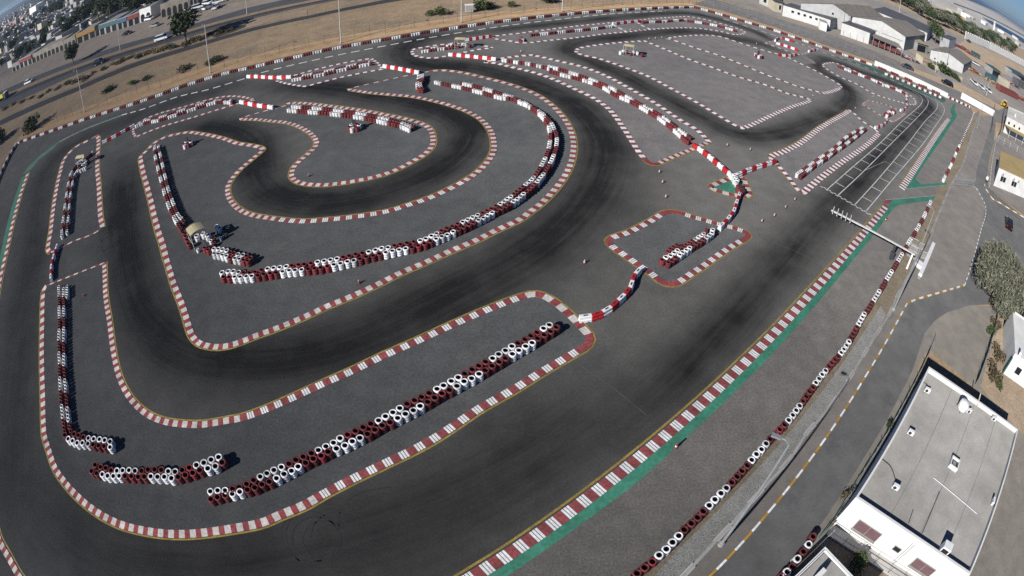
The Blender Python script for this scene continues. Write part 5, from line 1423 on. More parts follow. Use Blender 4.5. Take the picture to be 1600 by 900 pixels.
# low segmented wall between gravel and paddock: concrete footing with white painted pieces
cv = Curve(catmull(GP(WALL_LINE), .6)); b = MB(); strip(b, cv, 0, cv.L, -.13, .13, .10, 'concrete', .8, t=.12)
s = 1.0
while s < cv.L - 2.2:
    strip(b, cv, s, s + 1.9, -.20, -.125, .16, 'pale_wall', .6, t=.16); strip(b, cv, s + .1, s + 1.7, .13, .19, .14, 'pale_wall', .6, t=.14); s += 4.1
o = b.obj('kerb_wall'); tag(o, 'low segmented concrete edging with white painted pieces beside the gravel', 'edging wall')

# ------------------------------------------------------------------ lamp posts, start lights, stand
lamp_post('tall lamp post leaning over the gravel beside the start straight', G(1126,851), 12.1, R(150), .6, 'lamp posts of the paddock', pole='galv', r0=.13)
lamp_post('tall lamp post beside the start-light beam and white barrier', G(1396,484), 12.8, R(140), .5, 'lamp posts of the paddock', pole='galv', r0=.13)
lamp_post('lamp post by the white gate wall at the pit exit', G(1526.5,200), 9.5, R(150), 0.8, 'lamp posts of the paddock', pole='galv')
for px, lab in (((132.5,175),'leftmost pale lamp post behind the perimeter tyre wall'),((329,114),'second pale lamp post from the left behind the perimeter wall'),
                ((533,67.5),'pale lamp post behind the perimeter wall above the wedge island'),((721,35),'pale lamp post behind the perimeter wall with a white box beside it'),((878.5,18),'rightmost lamp post behind the perimeter tyre wall')):
    lamp_post(lab, G(*px), 11.2, R(-80), 0.9, 'lamp posts behind the perimeter wall', pole='pole_paint', r0=.12)
for px, h, lab in (((188,79.5),12,'highway lamp post in the median, near the tree'),((386,22.5),12,'highway lamp post carrying a cream sign box'),((7,147),9,'short dark lamp post by the yellow truck')):
    lamp_post(lab, G(*px), h, R(100), 1.2, 'lamp posts of the highway', 2, 'pole_paint', .1)
r = thing('sign_board', 'cream sign box high on a highway lamp post', 'sign', G(386,22.5) + Vector((0, 0, 7.6)), 0.3)
b = MB(); b.box(-1.3, 1.0, -.3, -.12, 0, 2.0, 'cream_wall'); b.obj('panel', r); b = MB(); b.box(1.02, 1.25, -.3, -.12, 0, 2.0, 'dark_steel'); b.obj('side_panel', r)

zb = 2.3
gA, gB = G(1299,328.5,zb), G(1430,398,zb)
rz = math.atan2(gB.y - gA.y, gB.x - gA.x); Lg = (gB - gA).length
r = thing('start_light_beam', 'long white beam with comb of light bars over the start straight', 'start lights', (gA.x, gA.y, 0), rz)
b = MB(); b.box(0, Lg, -.09, .09, zb - .09, zb + .09, 'pole_paint'); b.obj('beam', r)
for i in range(5):
    b = MB(); x = .25 + i * .62
    b.tube((x, -.95, zb + .16), (x, .95, zb + .14), .05, .05, 'white_paint', 8); b.obj('light_bar', r)
b = MB(); b.box(Lg - 3.2, Lg - 2.9, -.15, .15, 0, zb - .092, 'dark_steel'); b.box(Lg - .5, Lg - .25, -.1, .1, 0, zb - .092, 'white_paint'); b.obj('support_post', r)
b = MB(); b.box(Lg - 3.35, Lg - 2.75, -.5, -.16, .4, 1.3, 'dark_steel'); b.obj('control_box', r)
# railed stand under the beam
def railing(label, pa, pb, pc, h=1.05):
    a, bb, c = (G(*p) for p in (pa, pb, pc))
    rz = math.atan2((bb - a).y, (bb - a).x); L1 = (bb - a).length; L2 = (c - bb).length
    r = thing('railing', label, 'railing', a, rz, 'white railings under the start-light beam')
    for yy, nm in ((0, 'front_rail'), (L2, 'back_rail')):
        m = MB(); n = 9
        for i in range(n + 1): m.tube((L1 * i / n, yy, 0), (L1 * i / n, yy, h), .02, .02, 'pole_paint', 6)
        for z in (.15, h): m.tube((0, yy, z), (L1, yy, z), .028, .028, 'pole_paint', 6)
        m.obj(nm, r)
    m = MB(); m.box(0, L1, .08, L2 - .08, 0, .12, 'paddock'); m.obj('deck', r)
railing('white railed stand left of the lamp pole under the beam', (1421,393), (1434,399), (1437,389))
railing('white railed stand between the lamp pole and long white barrier', (1438,403), (1446,406), (1449,396))
railing('lower white railed stand below the beam beside the tyres', (1417,400), (1430,407), (1432,400))
a, c = G(1459.5,379,.9), G(1438.5,428,.9)
rz = math.atan2((c - a).y, (c - a).x); Lw = (c - a).length
r = thing('long_barrier', 'long white raised barrier between the paddock and the railed stand', 'barrier', (a.x, a.y, 0), rz)
b = MB(); b.box(0, Lw, -.28, .28, .55, .9, 'white_paint'); b.obj('top_beam', r)
for i in range(5): b = MB(); b.box(.3 + i * (Lw - .7) / 4, .4 + i * (Lw - .7) / 4, -.2, .2, 0, .548, 'galv'); b.obj('leg', r)
r = thing('timing_plinth', 'pale square panel on the ground below the railed stands', 'plinth', G(1436,416), rz)
b = MB(); b.box(-.6, .6, -.6, .6, 0, .5, 'white_paint'); b.obj('panel_top', r)

# walls by the gate
def wall_thing(name, label, pxs, h, t, m, cat='wall', z=0, top=None):
    P = GP(pxs); o0 = P[0]; b = MB()
    for p, q in zip(P[:-1], P[1:]):
        d = (q - p).normalized(); n = Vector((-d.y, d.x, 0)) * t / 2; e = d * 0.0
        b.prism([((v - o0).x, (v - o0).y) for v in (p - n, q - n, q + n, p + n)], z, z + h, m, top)
    return tag(b.obj(name, None, o0), label, cat)
wall_thing('white_wall', 'long white wall behind red tyre blocks at the far right of the circuit', [(1366,102),(1425,126.5),(1480,153)], 1.5, .2, 'white_wall')
wall_thing('gate_wall', 'thin white gate wall beyond the pit exit tyres', [(1501,154),(1552,182)], 2.2, .15, 'white_paint')

# mesh gate across the pit lane
a, c = G(1489,289.5), G(1520,292.5); rz = math.atan2((c - a).y, (c - a).x); L = (c - a).length
r = thing('mesh_gate', 'galvanised mesh gate across the lane below the gate wall', 'gate', a, rz)
for k in range(2):
    b = MB(); x0, x1 = L * k / 2 + .05, L * (k + 1) / 2 - .05
    for z in (.12, .95, 1.8): b.tube((x0, 0, z), (x1, 0, z), .03, .03, 'galv', 6)
    n = 12
    for i in range(n + 1): x = x0 + (x1 - x0) * i / n; b.tube((x, 0, .12), (x, 0, 1.8), .022, .022, 'galv', 5)
    b.obj('leaf', r)
for x in (0, L): b = MB(); b.tube((x, 0, 0), (x, 0, 2.1), .06, .06, 'galv', 8); b.obj('post', r)
# ------------------------------------------------------------------ shelters and small trackside things
def shelter(label, roof_px, ground_z=2.1, h=2.1, group='marshal shelters', slope=0.35):
    c = [G(x, y, h) for x, y in roof_px]
    cx = sum((p for p in c), Vector()) / 4
    r = thing('marshal_shelter', label, 'shelter', (cx.x, cx.y, 0), 0, group)
    o = Vector((cx.x, cx.y, 0)); q = [Vector((p.x, p.y, 0)) - o for p in c]
    b = MB()
    n = 5                                          # gently bowed roof between edges 0-1 and 3-2
    for k in range(n):
        f0, f1 = k / n, (k + 1) / n
        z0, z1 = h + .22 * math.sin(PI * f0), h + .22 * math.sin(PI * f1)
        a0, a1 = q[0].lerp(q[1], f0), q[0].lerp(q[1], f1); d0, d1 = q[3].lerp(q[2], f0), q[3].lerp(q[2], f1)
        top = [(a0.x, a0.y, z0), (a1.x, a1.y, z1), (d1.x, d1.y, z1), (d0.x, d0.y, z0)]
        lo = [(x, y, z - .05) for x, y, z in top]
        nrm = (Vector(top[1]) - Vector(top[0])).cross(Vector(top[3]) - Vector(top[0])).z
        b.face(top if nrm > 0 else top[::-1], 'tan_roof'); b.face(lo[::-1] if nrm > 0 else lo, 'tan_roof')
        b.face([top[0], top[1], lo[1], lo[0]], 'tan_roof'); b.face([top[3], top[2], lo[2], lo[3]], 'tan_roof')
    b.obj('roof', r)
    for p in q:
        b = MB(); p = p * 0.94; b.tube((p.x, p.y, 0), (p.x, p.y, h - .04), .035, .035, 'pole_paint', 6); b.obj('post', r)
    b = MB()
    for i, j in ((0, 3), (1, 2), (3, 2)):
        a, d = q[i] * .94, q[j] * .94
        for z in (.95,): b.tube((a.x, a.y, z), (d.x, d.y, z), .025, .025, 'pole_paint', 6)
    b.obj('rail', r)
    return r
shelter('tan-roofed marshal shelter among tyre stacks on the inner island', [(290,358),(313,347),(320,356.5),(297,369)])
shelter('tan-roofed marshal shelter at the top of upper left island', [(117.5,248),(123,242),(132,240.5),(131,246)])
shelter('small tan-roofed shelter on the far left hut island', [(710,61.5),(714,58.5),(728,58.5),(727,62)])
shelter('small tan-roofed shelter on the wide far infield', [(974,71),(978,69),(992,70),(991,74)])

def cone(label, px, h=.5, paint='cone_red', group='cones'):
    r = thing('traffic_cone', label, 'cone', G(*px) + Vector((0, 0, .012)), rnd.uniform(0, 1), group)
    b = MB(); b.box(-.15, .15, -.15, .15, 0, .03, 'cone_base'); b.obj('base', r)
    b = MB(); b.lathe([(.14, .036), (.11, h * .3), (.06, h * .75), (.03, h), (0, h)][::-1], ['cone_white', 'cone_white', 'cone_white' if 'white' in label or px[0] > 600 and 'red' not in label else paint, 'cone_base'], 14); b.f = [f[::-1] for f in b.f]
    b.f = [f[::-1] for f in b.f]; b.obj('cone_body', r)
    return r
CONES = [((913,411.5),'lone white cone on the open tarmac left of the diamond island'),((561,443),'cone on the inner island below the great curved wall'),((482.5,276),'cone on the finger island by its lower kerb'),
 ((131.5,463),'small cone on the long island right of the L-shaped wall'),((1030,270),'first of three cones in line above the diamond island'),((1035,286),'middle of three cones in line above the diamond island'),
 ((1040,309),'last of three cones in line, nearest the diamond island'),((1190,347),'cone right of the diamond island'),((1136,228),'cone left of the pair near the start island'),((1172,235),'cone near the left corner of the start island'),
 ((1241.5,313),'upper cone of three before the start line'),((1227,325),'middle cone of three before the start line'),((1209.5,338),'lowest cone of three before the start line'),
 ((985,48),'cone in the gap of the far top island, left'),((999,48),'cone in the gap of the far top island, right'),((1014,62),'first cone across the far cut-through'),((1024,61),'second cone across the far cut-through'),((1034,60),'third cone across the far cut-through'),
 ((814,82),'cone beside the far end of the middle island'),((965,101),'red cone on the wide far infield kerb'),((1182,69.5),'cone on the far right infield'),((1270,151),'left cone of the pair by the far infield corner'),((1281,148),'right cone of the pair by the far infield corner'),
 ((1336,170),'cone by the corner of the start island top'),((1364,152),'cone beside the small patch')]
for px, lab in CONES: cone(lab, px, .42 if px[1] > 100 else .5)
for px, lab in (((1055,701),'red marker post on the verge beside green run-off'),((1383,346),'small dark and red marker post by the start beam')):
    r = thing('marker_post', lab, 'marker post', G(*px), 0); b = MB(); b.tube((0,0,0),(0,0,.75),.09,.07,'cone_red',10); b.obj('post', r); b = MB(); b.tube((0,0,.3),(0,0,.42),.094,.09,'white_paint',10); b.obj('band', r)
for px, lab in (((157,377),'upper thin black marker post across the left track'),((160.5,393),'lower thin black marker post across the left track')):
    r = thing('marker_post', lab, 'marker post', G(*px), 0); b = MB(); b.tube((0,0,0),(0,0,.9),.035,.035,'dark_steel',6); b.obj('post', r); b = MB(); b.box(-.2,.2,-.2,.2,0,.05,'dark_steel'); b.obj('base', r)
# marshal posts inside the tyre rings
for (mx, my), nm in zip(POSTS, ('left', 'finger island', 'far right')):
    r = thing('marshal_post', 'dark flag post rising from the %s ring of tyres' % nm, 'post', G(mx, my), 0)
    b = MB(); b.tube((0,0,0),(0,0,1.5),.06,.05,'dark_steel',8); b.obj('post', r)
    b = MB(); b.box(-.22,.22,-.12,.12,1.0,1.55,'dark_steel'); b.obj('signal_box', r)
r = thing('white_box', 'small white cabinet beside a perimeter lamp post', 'cabinet', G(733,18.5), .2); b = MB(); b.box(-.8,.8,-.6,.6,0,1.7,'pale_wall'); b.obj('cabinet_body', r); b = MB(); b.box(-.9,.9,-.7,.7,1.702,1.8,'white_paint'); b.obj('lid', r)

# thin wire fence outside the perimeter wall
fp = GP([(30,212),(101,187),(202,154),(252,137),(302,119),(352,104.5),(402,93),(464,79),(527,65),(602,52)])
fence('perimeter_fence', 'thin wire fence on the sand behind the left perimeter wall', fp, 2.4, 3.0, 'fence_post', 4)
fp = GP([(602,52),(677,39),(752,28.5),(877,14.5),(952,9),(1027,5.5),(1088,4)])
fence('perimeter_fence', 'thin wire fence on the sand behind the far perimeter wall', fp, 2.4, 3.0, 'fence_post', 4)
fp = GP([(1088,4),(1128,15),(1165,26),(1203,37.5),(1253,54),(1303,72),(1364,94)])
fence('perimeter_fence', 'thin wire fence between the perimeter wall and works road', fp, 2.4, 2.4, 'galv', 4)

# ------------------------------------------------------------------ vehicles
def car(label, loc, rz, paint, kind='sedan', group=None):
    r = thing({'sedan':'car','suv':'car','van':'van','pickup':'pickup_truck'}[kind], label, {'sedan':'car','suv':'car','van':'van','pickup':'pickup truck'}[kind], loc, rz, group)
    L, W = {'sedan':(4.5,1.75),'suv':(4.7,1.85),'van':(4.8,1.8),'pickup':(5.1,1.8)}[kind]
    body = {'sedan':[(-2.25,.35),(-2.25,.8),(-2.1,.95),(-1.5,1.0),(1.0,.95),(2.0,.82),(2.25,.65),(2.25,.35)],
            'suv':[(-2.35,.4),(-2.35,1.05),(-2.2,1.1),(1.0,1.05),(2.1,.98),(2.35,.8),(2.35,.4)],
            'van':[(-2.4,.4),(-2.4,1.1),(-2.3,1.15),(1.4,1.1),(2.2,.95),(2.4,.75),(2.4,.4)],
            'pickup':[(-2.55,.45),(-2.55,1.05),(-.55,1.05),(-.5,1.1),(1.1,1.05),(2.3,.98),(2.55,.8),(2.55,.45)]}[kind]
    cab = {'sedan':[(-1.75,.98),(-1.05,1.42),(.35,1.42),(1.15,.95)],'suv':[(-2.25,1.08),(-1.95,1.72),(.45,1.72),(1.2,1.04)],
           'van':[(-2.35,1.12),(-2.2,1.85),(.9,1.85),(1.65,1.08)],'pickup':[(-.55,1.06),(-.45,1.7),(.75,1.7),(1.45,1.04)]}[kind]
    b = MB(); k = len(body)
    def extr(prof, w0, w1, m, z_mid=None):
        n = len(b.v); k = len(prof)
        b.v += [(x, -w0 if z < 99 else 0, z) for x, z in prof] + [(x, w0, z) for x, z in prof]
        b.f.append(tuple(n + i for i in range(k))[::-1]); b.mi.append(b.m(m)); b.f.append(tuple(n + k + i for i in range(k))); b.mi.append(b.m(m))
        for i in range(k):
            j = (i + 1) % k
            b.f.append((n + i, n + j, n + k + j, n + k + i)[::-1]); b.mi.append(b.m(m))
    extr(body, W / 2, 0, paint)
    # roof skin over the glasshouse
    z1 = cab[1][1]
    b.box(cab[1][0], cab[2][0], -W/2 + .2, W/2 - .2, z1, z1 + .05, paint)
    if kind == 'pickup': b.box(-2.4, -.7, -W/2 + .15, W/2 - .15, 1.051, 1.06, 'dark_open')
    o = b.obj('body', r)
    b = MB(); n = len(b.v); w = (W / 2 - .05, W / 2 - .19)
    ws = [w[0], w[1], w[1], w[0]]
    b.v += [(x, -ww, z) for (x, z), ww in zip(cab, ws)] + [(x, ww, z) for (x, z), ww in zip(cab, ws)]
    for f in ((3,2,1,0), (4,5,6,7), (0,1,5,4), (1,2,6,5), (2,3,7,6)): b.f.append(tuple(n + i for i in f)); b.mi.append(b.m('glass'))
    b.obj('window', r)
    for sx in (-1, 1):
        for sy in (-1, 1):
            b = MB(); x = sx * L * .31; b.tube((x, sy * (W/2 - .2), .33), (x, sy * (W/2 + .01), .33), .33, .33, 'rubber', 14); o = b.obj('wheel', r)
            b = MB(); b.tube((x, sy * (W/2 + .011), .33), (x, sy * (W/2 + .025), .33), .19, .19, 'galv', 10); b.obj('rim', o)
    for sy in (-1, 1):
        b = MB(); b.box(L/2 - .06, L/2 + .012, sy * (W/2 - .32) - .2, sy * (W/2 - .32) + .2, .62, .78, 'lamp_lens'); b.obj('headlight', r)
        b = MB(); b.box(-L/2 - .012, -L/2 + .06, sy * (W/2 - .25) - .14, sy * (W/2 - .25) + .14, .7, .9, 'rust_red'); b.obj('tail_light', r)
    return r
def heading(a, c):
    p, q = G(*a), G(*c); return math.atan2((q - p).y, (q - p).x)
def mid(a, c): return (G(*a) + G(*c)) / 2
car('dark grey car driving along the works road', mid((1410,104),(1425,110)), heading((1425,110),(1410,104)), 'car_grey')
car('black car on the works road beside the white wall', mid((1472,129),(1487,136)), heading((1487,136),(1472,129)), 'car_black', 'suv')
car('dark maroon car parked beside the ochre-roofed building', G(1575,353), heading((1576,357),(1575,342)), 'car_maroon')
hw = heading((119,106),(200,83))
car('black car on the highway near lane', G(156,99.5), heading((140,105),(172,93)), 'car_black', 'suv')
car('white estate car on the highway before the big tree', G(253,62.5), heading((240,66),(266,58)), 'car_white', 'van')
car('white car on the far highway lane near the yellow truck', G(45,130), heading((38,133),(55,125)), 'car_white', 'suv')
car('silver car crossing the dusty shop forecourt', G(242,41.5), heading((250,40),(236,43)), 'car_silver')
car('dark car on the dusty shop forecourt', G(199,54), heading((190,57),(208,51)), 'car_black')
for i, (px, k, m_, lab) in enumerate((((233,31.5),'van','car_white','white van parked between the arcade and the cream shop row'),((293,21),'suv','car_white','white car parked at the end of the cream arcade'),((305,19.5),'sedan','car_silver','silver car parked right of the cream arcade'),
     ((309,13.5),'van','car_white','white van parked behind the silver car by the shops'),((326,13),'pickup','car_white','white pickup parked left in the shop car park'),((338,13),'pickup','car_white','white pickup parked right in the shop car park'),
     ((324,7),'suv','car_white','white car in the second rank of the shop car park'),((341,4.5),'sedan','car_white','white sedan at the back of the shop car park'),((349,1.5),'suv','car_white','white car at the far right of the shop car park'),((242,23),'sedan','car_silver','silver car half hidden beside the cream arcade'))):
    car(lab, G(*px), hw + (0.3 if i % 2 else -0.2) + (PI / 2 if i in (4, 5) else 0), m_, k, 'cars parked by the shops')
for px, k, m_, lab in (((1521.5,131),'pickup','car_white','first white pickup parked along the works yard fence'),((1532,137),'pickup','car_white','second white pickup parked along the works yard fence'),((1543,142.5),'pickup','car_white','third white pickup parked along the works yard fence'),
                       ((1565,124),'suv','car_black','dark car in the works yard behind the pickups'),((1555,121),'sedan','car_grey','small dark car in the works yard left of the other'),((1524,101),'pickup','car_white','white pickup beside the gabled workshop')):
    car(lab, G(*px), heading((1520,128),(1545,142)) + rnd.uniform(-.1, .1) - (1.45 if 'along the works yard' in lab else 0), m_, k, 'cars in the works yard')
# tipper lorry at the left edge
r = thing('lorry', 'lime yellow tipper lorry on the highway at the left edge', 'lorry', G(3,157), heading((-14,164),(18,150)))
b = MB(); b.box(-5, 3.1, -1.2, 1.2, 1.3, 3.0, 'truck_yellow'); b.box(-4.85, 2.95, -1.05, 1.05, 3.0, 3.02, 'dark_open'); b.obj('tipper_body', r)
b = MB(); b.box(3.3, 5.2, -1.15, 1.15, .8, 2.9, 'dark_steel'); b.box(3.4, 5.0, -1.0, 1.0, 2.9, 3.05, 'car_white'); o = b.obj('cab', r)
b = MB(); b.box(5.2, 5.23, -1.0, 1.0, 1.9, 2.7, 'glass'); b.obj('windscreen', o)
b = MB(); b.box(-5, 5.0, -.5, .5, .75, 1.295, 'dark_steel'); b.obj('chassis', r)
for x in (-4, -2.8, 4.2):
    for sy in (-1, 1): b = MB(); b.tube((x, sy * .85, .5), (x, sy * 1.2, .5), .5, .5, 'rubber', 14); b.obj('wheel', r)
# backhoe loader by the clubhouse
r = thing('backhoe_loader', 'yellow backhoe loader parked at the gate by the clubhouse', 'digger', G(1570,168), heading((1562,163),(1580,170)))
b = MB(); b.box(-1.0, 1.9, -.55, .55, .8, 1.6, 'yellow'); b.box(-1.6, -1.0, -.6, .6, .7, 1.3, 'yellow'); b.obj('body', r)
b = MB(); b.box(-1.0, .3, -.75, .75, 2.75, 2.9, 'white_paint'); b.obj('cab_roof', r)
for x in (-.95, .25):
    for y in (-.7, .7): b = MB(); b.tube((x, y, 1.6), (x, y, 2.748), .06, .06, 'yellow', 6); b.obj('cab_pillar', r)
b = MB(); b.box(-.85, .15, -.62, .62, 1.602, 2.65, 'glass'); b.obj('window', r)
for x, rr in ((-.8, .75), (1.4, .55)):
    for sy in (-1, 1): b = MB(); b.tube((x, sy * .6, rr), (x, sy * 1.05, rr), rr, rr, 'rubber', 16); o = b.obj('wheel', r); b = MB(); b.tube((x, sy * 1.06, rr), (x, sy * 1.08, rr), rr * .5, rr * .5, 'yellow', 12); b.obj('rim', o)
for sy in (-.5, .5): b = MB(); b.path([(1.6, sy, 1.4), (2.6, sy, 1.0), (3.0, sy, .4)], .09, 'yellow'); b.obj('loader_arm', r)
b = MB(); b.box(2.9, 3.6, -1.1, 1.1, .05, .8, 'yellow'); b.obj('bucket', r)
b = MB(); b.path([(-1.5, 0, 1.2), (-2.4, 0, 2.9), (-3.4, 0, 2.2), (-3.6, 0, 1.0)], .14, 'yellow', 8); b.box(-3.9, -3.3, -.3, .3, .5, 1.05, 'yellow'); b.obj('backhoe_arm', r)
# ------------------------------------------------------------------ trees and scrub
def crown_mb(seed, lobes, n, leaf, m, droop=0.0, narrow=0.45, shell=0.55):
    """leaf-sized faces spread through several uneven lobes (cx,cy,cz,rx,ry,rz)"""
    g = random.Random(seed); b = MB(); k = b.m(m)
    vol = [l[3] * l[4] * l[5] for l in lobes]; tot = sum(vol)
    for l, v in zip(lobes, vol):
        for _ in range(int(n * v / tot)):
            while True:
                x, y, z = g.uniform(-1, 1), g.uniform(-1, 1), g.uniform(-1, 1)
                r = math.sqrt(x * x + y * y + z * z)
                if 0.05 < r < 1 and (r > shell or g.random() < 0.25): break
            f = 1 + 0.16 * math.sin(3.1 * x + 5 * y + seed) + g.uniform(-.06, .1)
            p = Vector((l[0] + x * l[3] * f, l[1] + y * l[4] * f, l[2] + z * l[5] * f))
            a = g.uniform(0, 6.283); e = g.uniform(-.9, .9) - droop
            u = Vector((math.cos(a) * math.cos(e), math.sin(a) * math.cos(e), math.sin(e)))
            w = u.cross(Vector((g.uniform(-1, 1), g.uniform(-1, 1), g.uniform(-1, 1)))).normalized()
            s = leaf * g.uniform(.6, 1.4); u = u * s; w = w * (s * narrow)
            n0 = len(b.v)
            b.v += [tuple(p - u), tuple(p + w), tuple(p + u), tuple(p - w)]
            b.f.append((n0, n0 + 1, n0 + 2, n0 + 3)); b.mi.append(k)
    return b

def trunk_mb(seed, h, r, spread, n=5, lean=(0, 0)):
    g = random.Random(seed); b = MB()
    top = Vector((lean[0], lean[1], h * .45))
    b.tube((0, 0, -0.1), tuple(top), r, r * .7, 'bark', 8)
    for i in range(n):
        a = 2 * PI * i / n + g.uniform(-.4, .4); d = spread * g.uniform(.5, .95)
        m_ = top + Vector((math.cos(a) * d * .5, math.sin(a) * d * .5, h * .22)); e = top + Vector((math.cos(a) * d, math.sin(a) * d, h * g.uniform(.3, .5)))
        b.tube(tuple(top), tuple(m_), r * .5, r * .35, 'bark', 6); b.tube(tuple(m_), tuple(e), r * .35, r * .12, 'bark', 5)
    return b

def plant(name, label, cat, loc, crown, trunk=None, group=None, rz=0, scale=1.0):
    r = thing(name, label, cat, loc, rz, group); r.scale = (scale,) * 3
    if trunk: trunk.obj('trunk', r)
    crown.obj('crown' if trunk else 'foliage', r)
    return r

# the big grey-green tree over the paddock road
tc = G(1566, 434, 4.2)
lob = [(0,0,4.6,3.6,3.4,2.6),(2.6,0.4,4.0,2.6,2.6,2.2),(-2.4,0.6,4.0,2.4,2.6,2.0),(0.4,2.8,4.1,2.8,2.4,2.1),(-0.4,-2.9,3.7,2.8,2.5,2.0),(1.9,-2.4,3.5,2.2,2.2,1.8),(-1.8,-3.4,2.9,1.8,1.7,1.4),(1.2,2.2,5.4,1.9,1.9,1.5),(3.0,2.4,3.6,1.8,1.8,1.5)]
plant('tree', 'big spreading grey-green tree overhanging the paddock road at the right edge', 'tree', Vector((tc.x, tc.y, 0)), crown_mb(3, lob, 17000, .25, 'leaf_grey', .75, .22, .45), trunk_mb(3, 6, .28, 3.2, 7), scale=1.12)

gen = []
for i, mname in enumerate(('leaf_green', 'leaf_dark', 'leaf_grey')):
    g = random.Random(40 + i)
    lob = [(0, 0, 4.2, 2.0, 2.0, 1.7)] + [(g.uniform(-1.7, 1.7), g.uniform(-1.7, 1.7), g.uniform(2.9, 5.0), g.uniform(1.0, 1.6), g.uniform(1.0, 1.6), g.uniform(.9, 1.3)) for _ in range(6)]
    t = thing('tree', 'x', 'tree', (0, 0, -500), 0)
    trunk_mb(50 + i, 5, .2, 1.8, 5).obj('trunk', t)
    crown_mb(60 + i, lob, 1100, .34, mname, .1, .5, .55).obj('crown', t)
    gen.append(t)
pt = thing('palm_tree', 'x', 'palm tree', (0, 0, -500), 0)
b = MB(); b.tube((0, 0, -.1), (.25, .1, 6.2), .22, .16, 'bark', 8); b.obj('trunk', pt)
b = MB(); g = random.Random(5)
for i in range(26):
    a = 2 * PI * i / 26 + g.uniform(-.1, .1); up = g.uniform(-.2, 1.0); L = g.uniform(2.2, 2.9); prev = Vector((.25, .1, 6.2))
    d = Vector((math.cos(a), math.sin(a), 0)); side = Vector((-d.y, d.x, 0))
    for s in range(4):
        nx = prev + d * (L / 4 * .9) + Vector((0, 0, (up - .55 * s) * L / 4)); w0, w1 = .34 * (1 - s / 5), .34 * (1 - (s + 1) / 4.2)
        b.face([prev - side * w0, prev + side * w0, nx + side * w1, nx - side * w1], 'leaf_palm'); prev = nx
b.obj('crown', pt)
bushes = []
for i, mname in enumerate(('leaf_green', 'leaf_dry', 'leaf_dark')):
    g = random.Random(80 + i)
    lob = [(g.uniform(-.8, .8), g.uniform(-.8, .8), g.uniform(.4, .8), g.uniform(.5, .9), g.uniform(.5, .9), g.uniform(.4, .7)) for _ in range(5)]
    t = thing('bush', 'x', 'bush', (0, 0, -500), 0); crown_mb(90 + i, lob, 520, .16, mname, 0, .5, .4).obj('foliage', t); bushes.append(t)
used = set()
def put(proto, label, px, s, cat=None, group=None, loc=None):
    p = loc or G(*px)
    if proto.name not in used:
        used.add(proto.name); proto.location = p; proto.scale = (s,) * 3; proto.rotation_euler = (0, 0, rnd.uniform(0, 6)); proto['label'] = label
        if group: proto['group'] = group
        return proto
    r = dup(proto, p, rnd.uniform(0, 6), label, s)
    if group: r['group'] = group
    elif 'group' in r: del r['group']
    return r
put(gen[0], 'big bushy tree between the gabled warehouse and the small white block', (1461,67), 1.75)
put(gen[1], 'large dark round tree on the verge of the highway', (291,69), 1.75)
put(gen[1], 'flat-topped dark tree in the highway median before the arcade shops', (115,101), 1.35)
o_ = put(bushes[2], 'wide dark bush on the sand outside the left perimeter wall', (50,202), 3.0)
put(bushes[2], 'dark bush clump at the left edge outside the perimeter wall', (-3,225), 3.4)
for i, (px, s, k, lab) in enumerate((((1453,106),1.5,0,'green bush behind the cream shed by the works road'),((1470,112),2.7,0,'tall green bush below the gabled workshop'),((1481,117),2.3,2,'dark bush right of the tall one by the works road'),((1491,122),1.8,0,'green bush at the end of the works road hedge'),((1496,126),1.1,2,'last small dark bush by the works yard fence'),
      ((1262,31),1.6,0,'green bush against the long low white building'),((1250,27),.9,1,'low dry bush against the long low white building'),((1270,34),1.1,2,'dark bush beside the white gate box'),((1513,66),1.6,0,'round green bush below the white compound wall'),
      ((168,143),1.5,2,'dark scrub on the sand between the first two lamp posts'),((205,131),1.1,0,'green scrub on the sand left of the second lamp post'),((228,123),1.0,2,'small dark scrub near the second lamp post'),((335,96),1.6,2,'dark low scrub on the sand right of the second lamp post'),((285,109),1.4,1,'reddish dry scrub on the sand by the second lamp post'),
      ((690,22),1.3,0,'green scrub on the sand near the far lamp post'),((672,24),.9,0,'small green scrub left of the far lamp post'),((750,14),1.8,0,'big green bush behind the white cabinet'),((763,12),1.2,2,'darker bush right of the white cabinet'),((856,4),1.8,2,'dark bush on the sand near the rightmost lamp post'),((800,10),.9,0,'small green bush on the far sand'),
      ((1340,884),.8,0,'green bush in the dirt plot before the office'),((1560,560),1.0,1,'dry bush in the planted strip, nearest the store'),((1553,592),1.1,1,'dry bush in the planted strip, middle'),((1560,605),.6,0,'green bush in the planted strip, lowest'),((1548,522),.75,0,'leafy bush in the planted strip under the tree'),((1556,510),.8,1,'dry bush in the planted strip under the tree'),((1325,775),.55,1,'dry weeds between the green fence and the office wall'),((1388,667),.5,2,'dark weeds by the green fence along the paddock road'))):
    o_ = put(bushes[k], lab, px, s)
    if px[0] < 400: o_.scale = (s * 1.5, s * 1.1, s * .55)
hd = random.Random(17)
for i in range(26):
    t = i / 25; x = 6 + t * 352; 
    y = np.interp(x, [6, 60, 119, 200, 290, 380], [176, 155, 132, 97, 72, 45]) - hd.uniform(0, 5) - 2
    o_ = put(bushes[(1, 1, 1, 2)[i % 4]], 'scrubby dry bush on the rough strip between highway and service track', (x, y), hd.uniform(.8, 1.5), group='dry bushes along the highway'); o_.scale.z *= .55; o_.scale.x *= 1.5

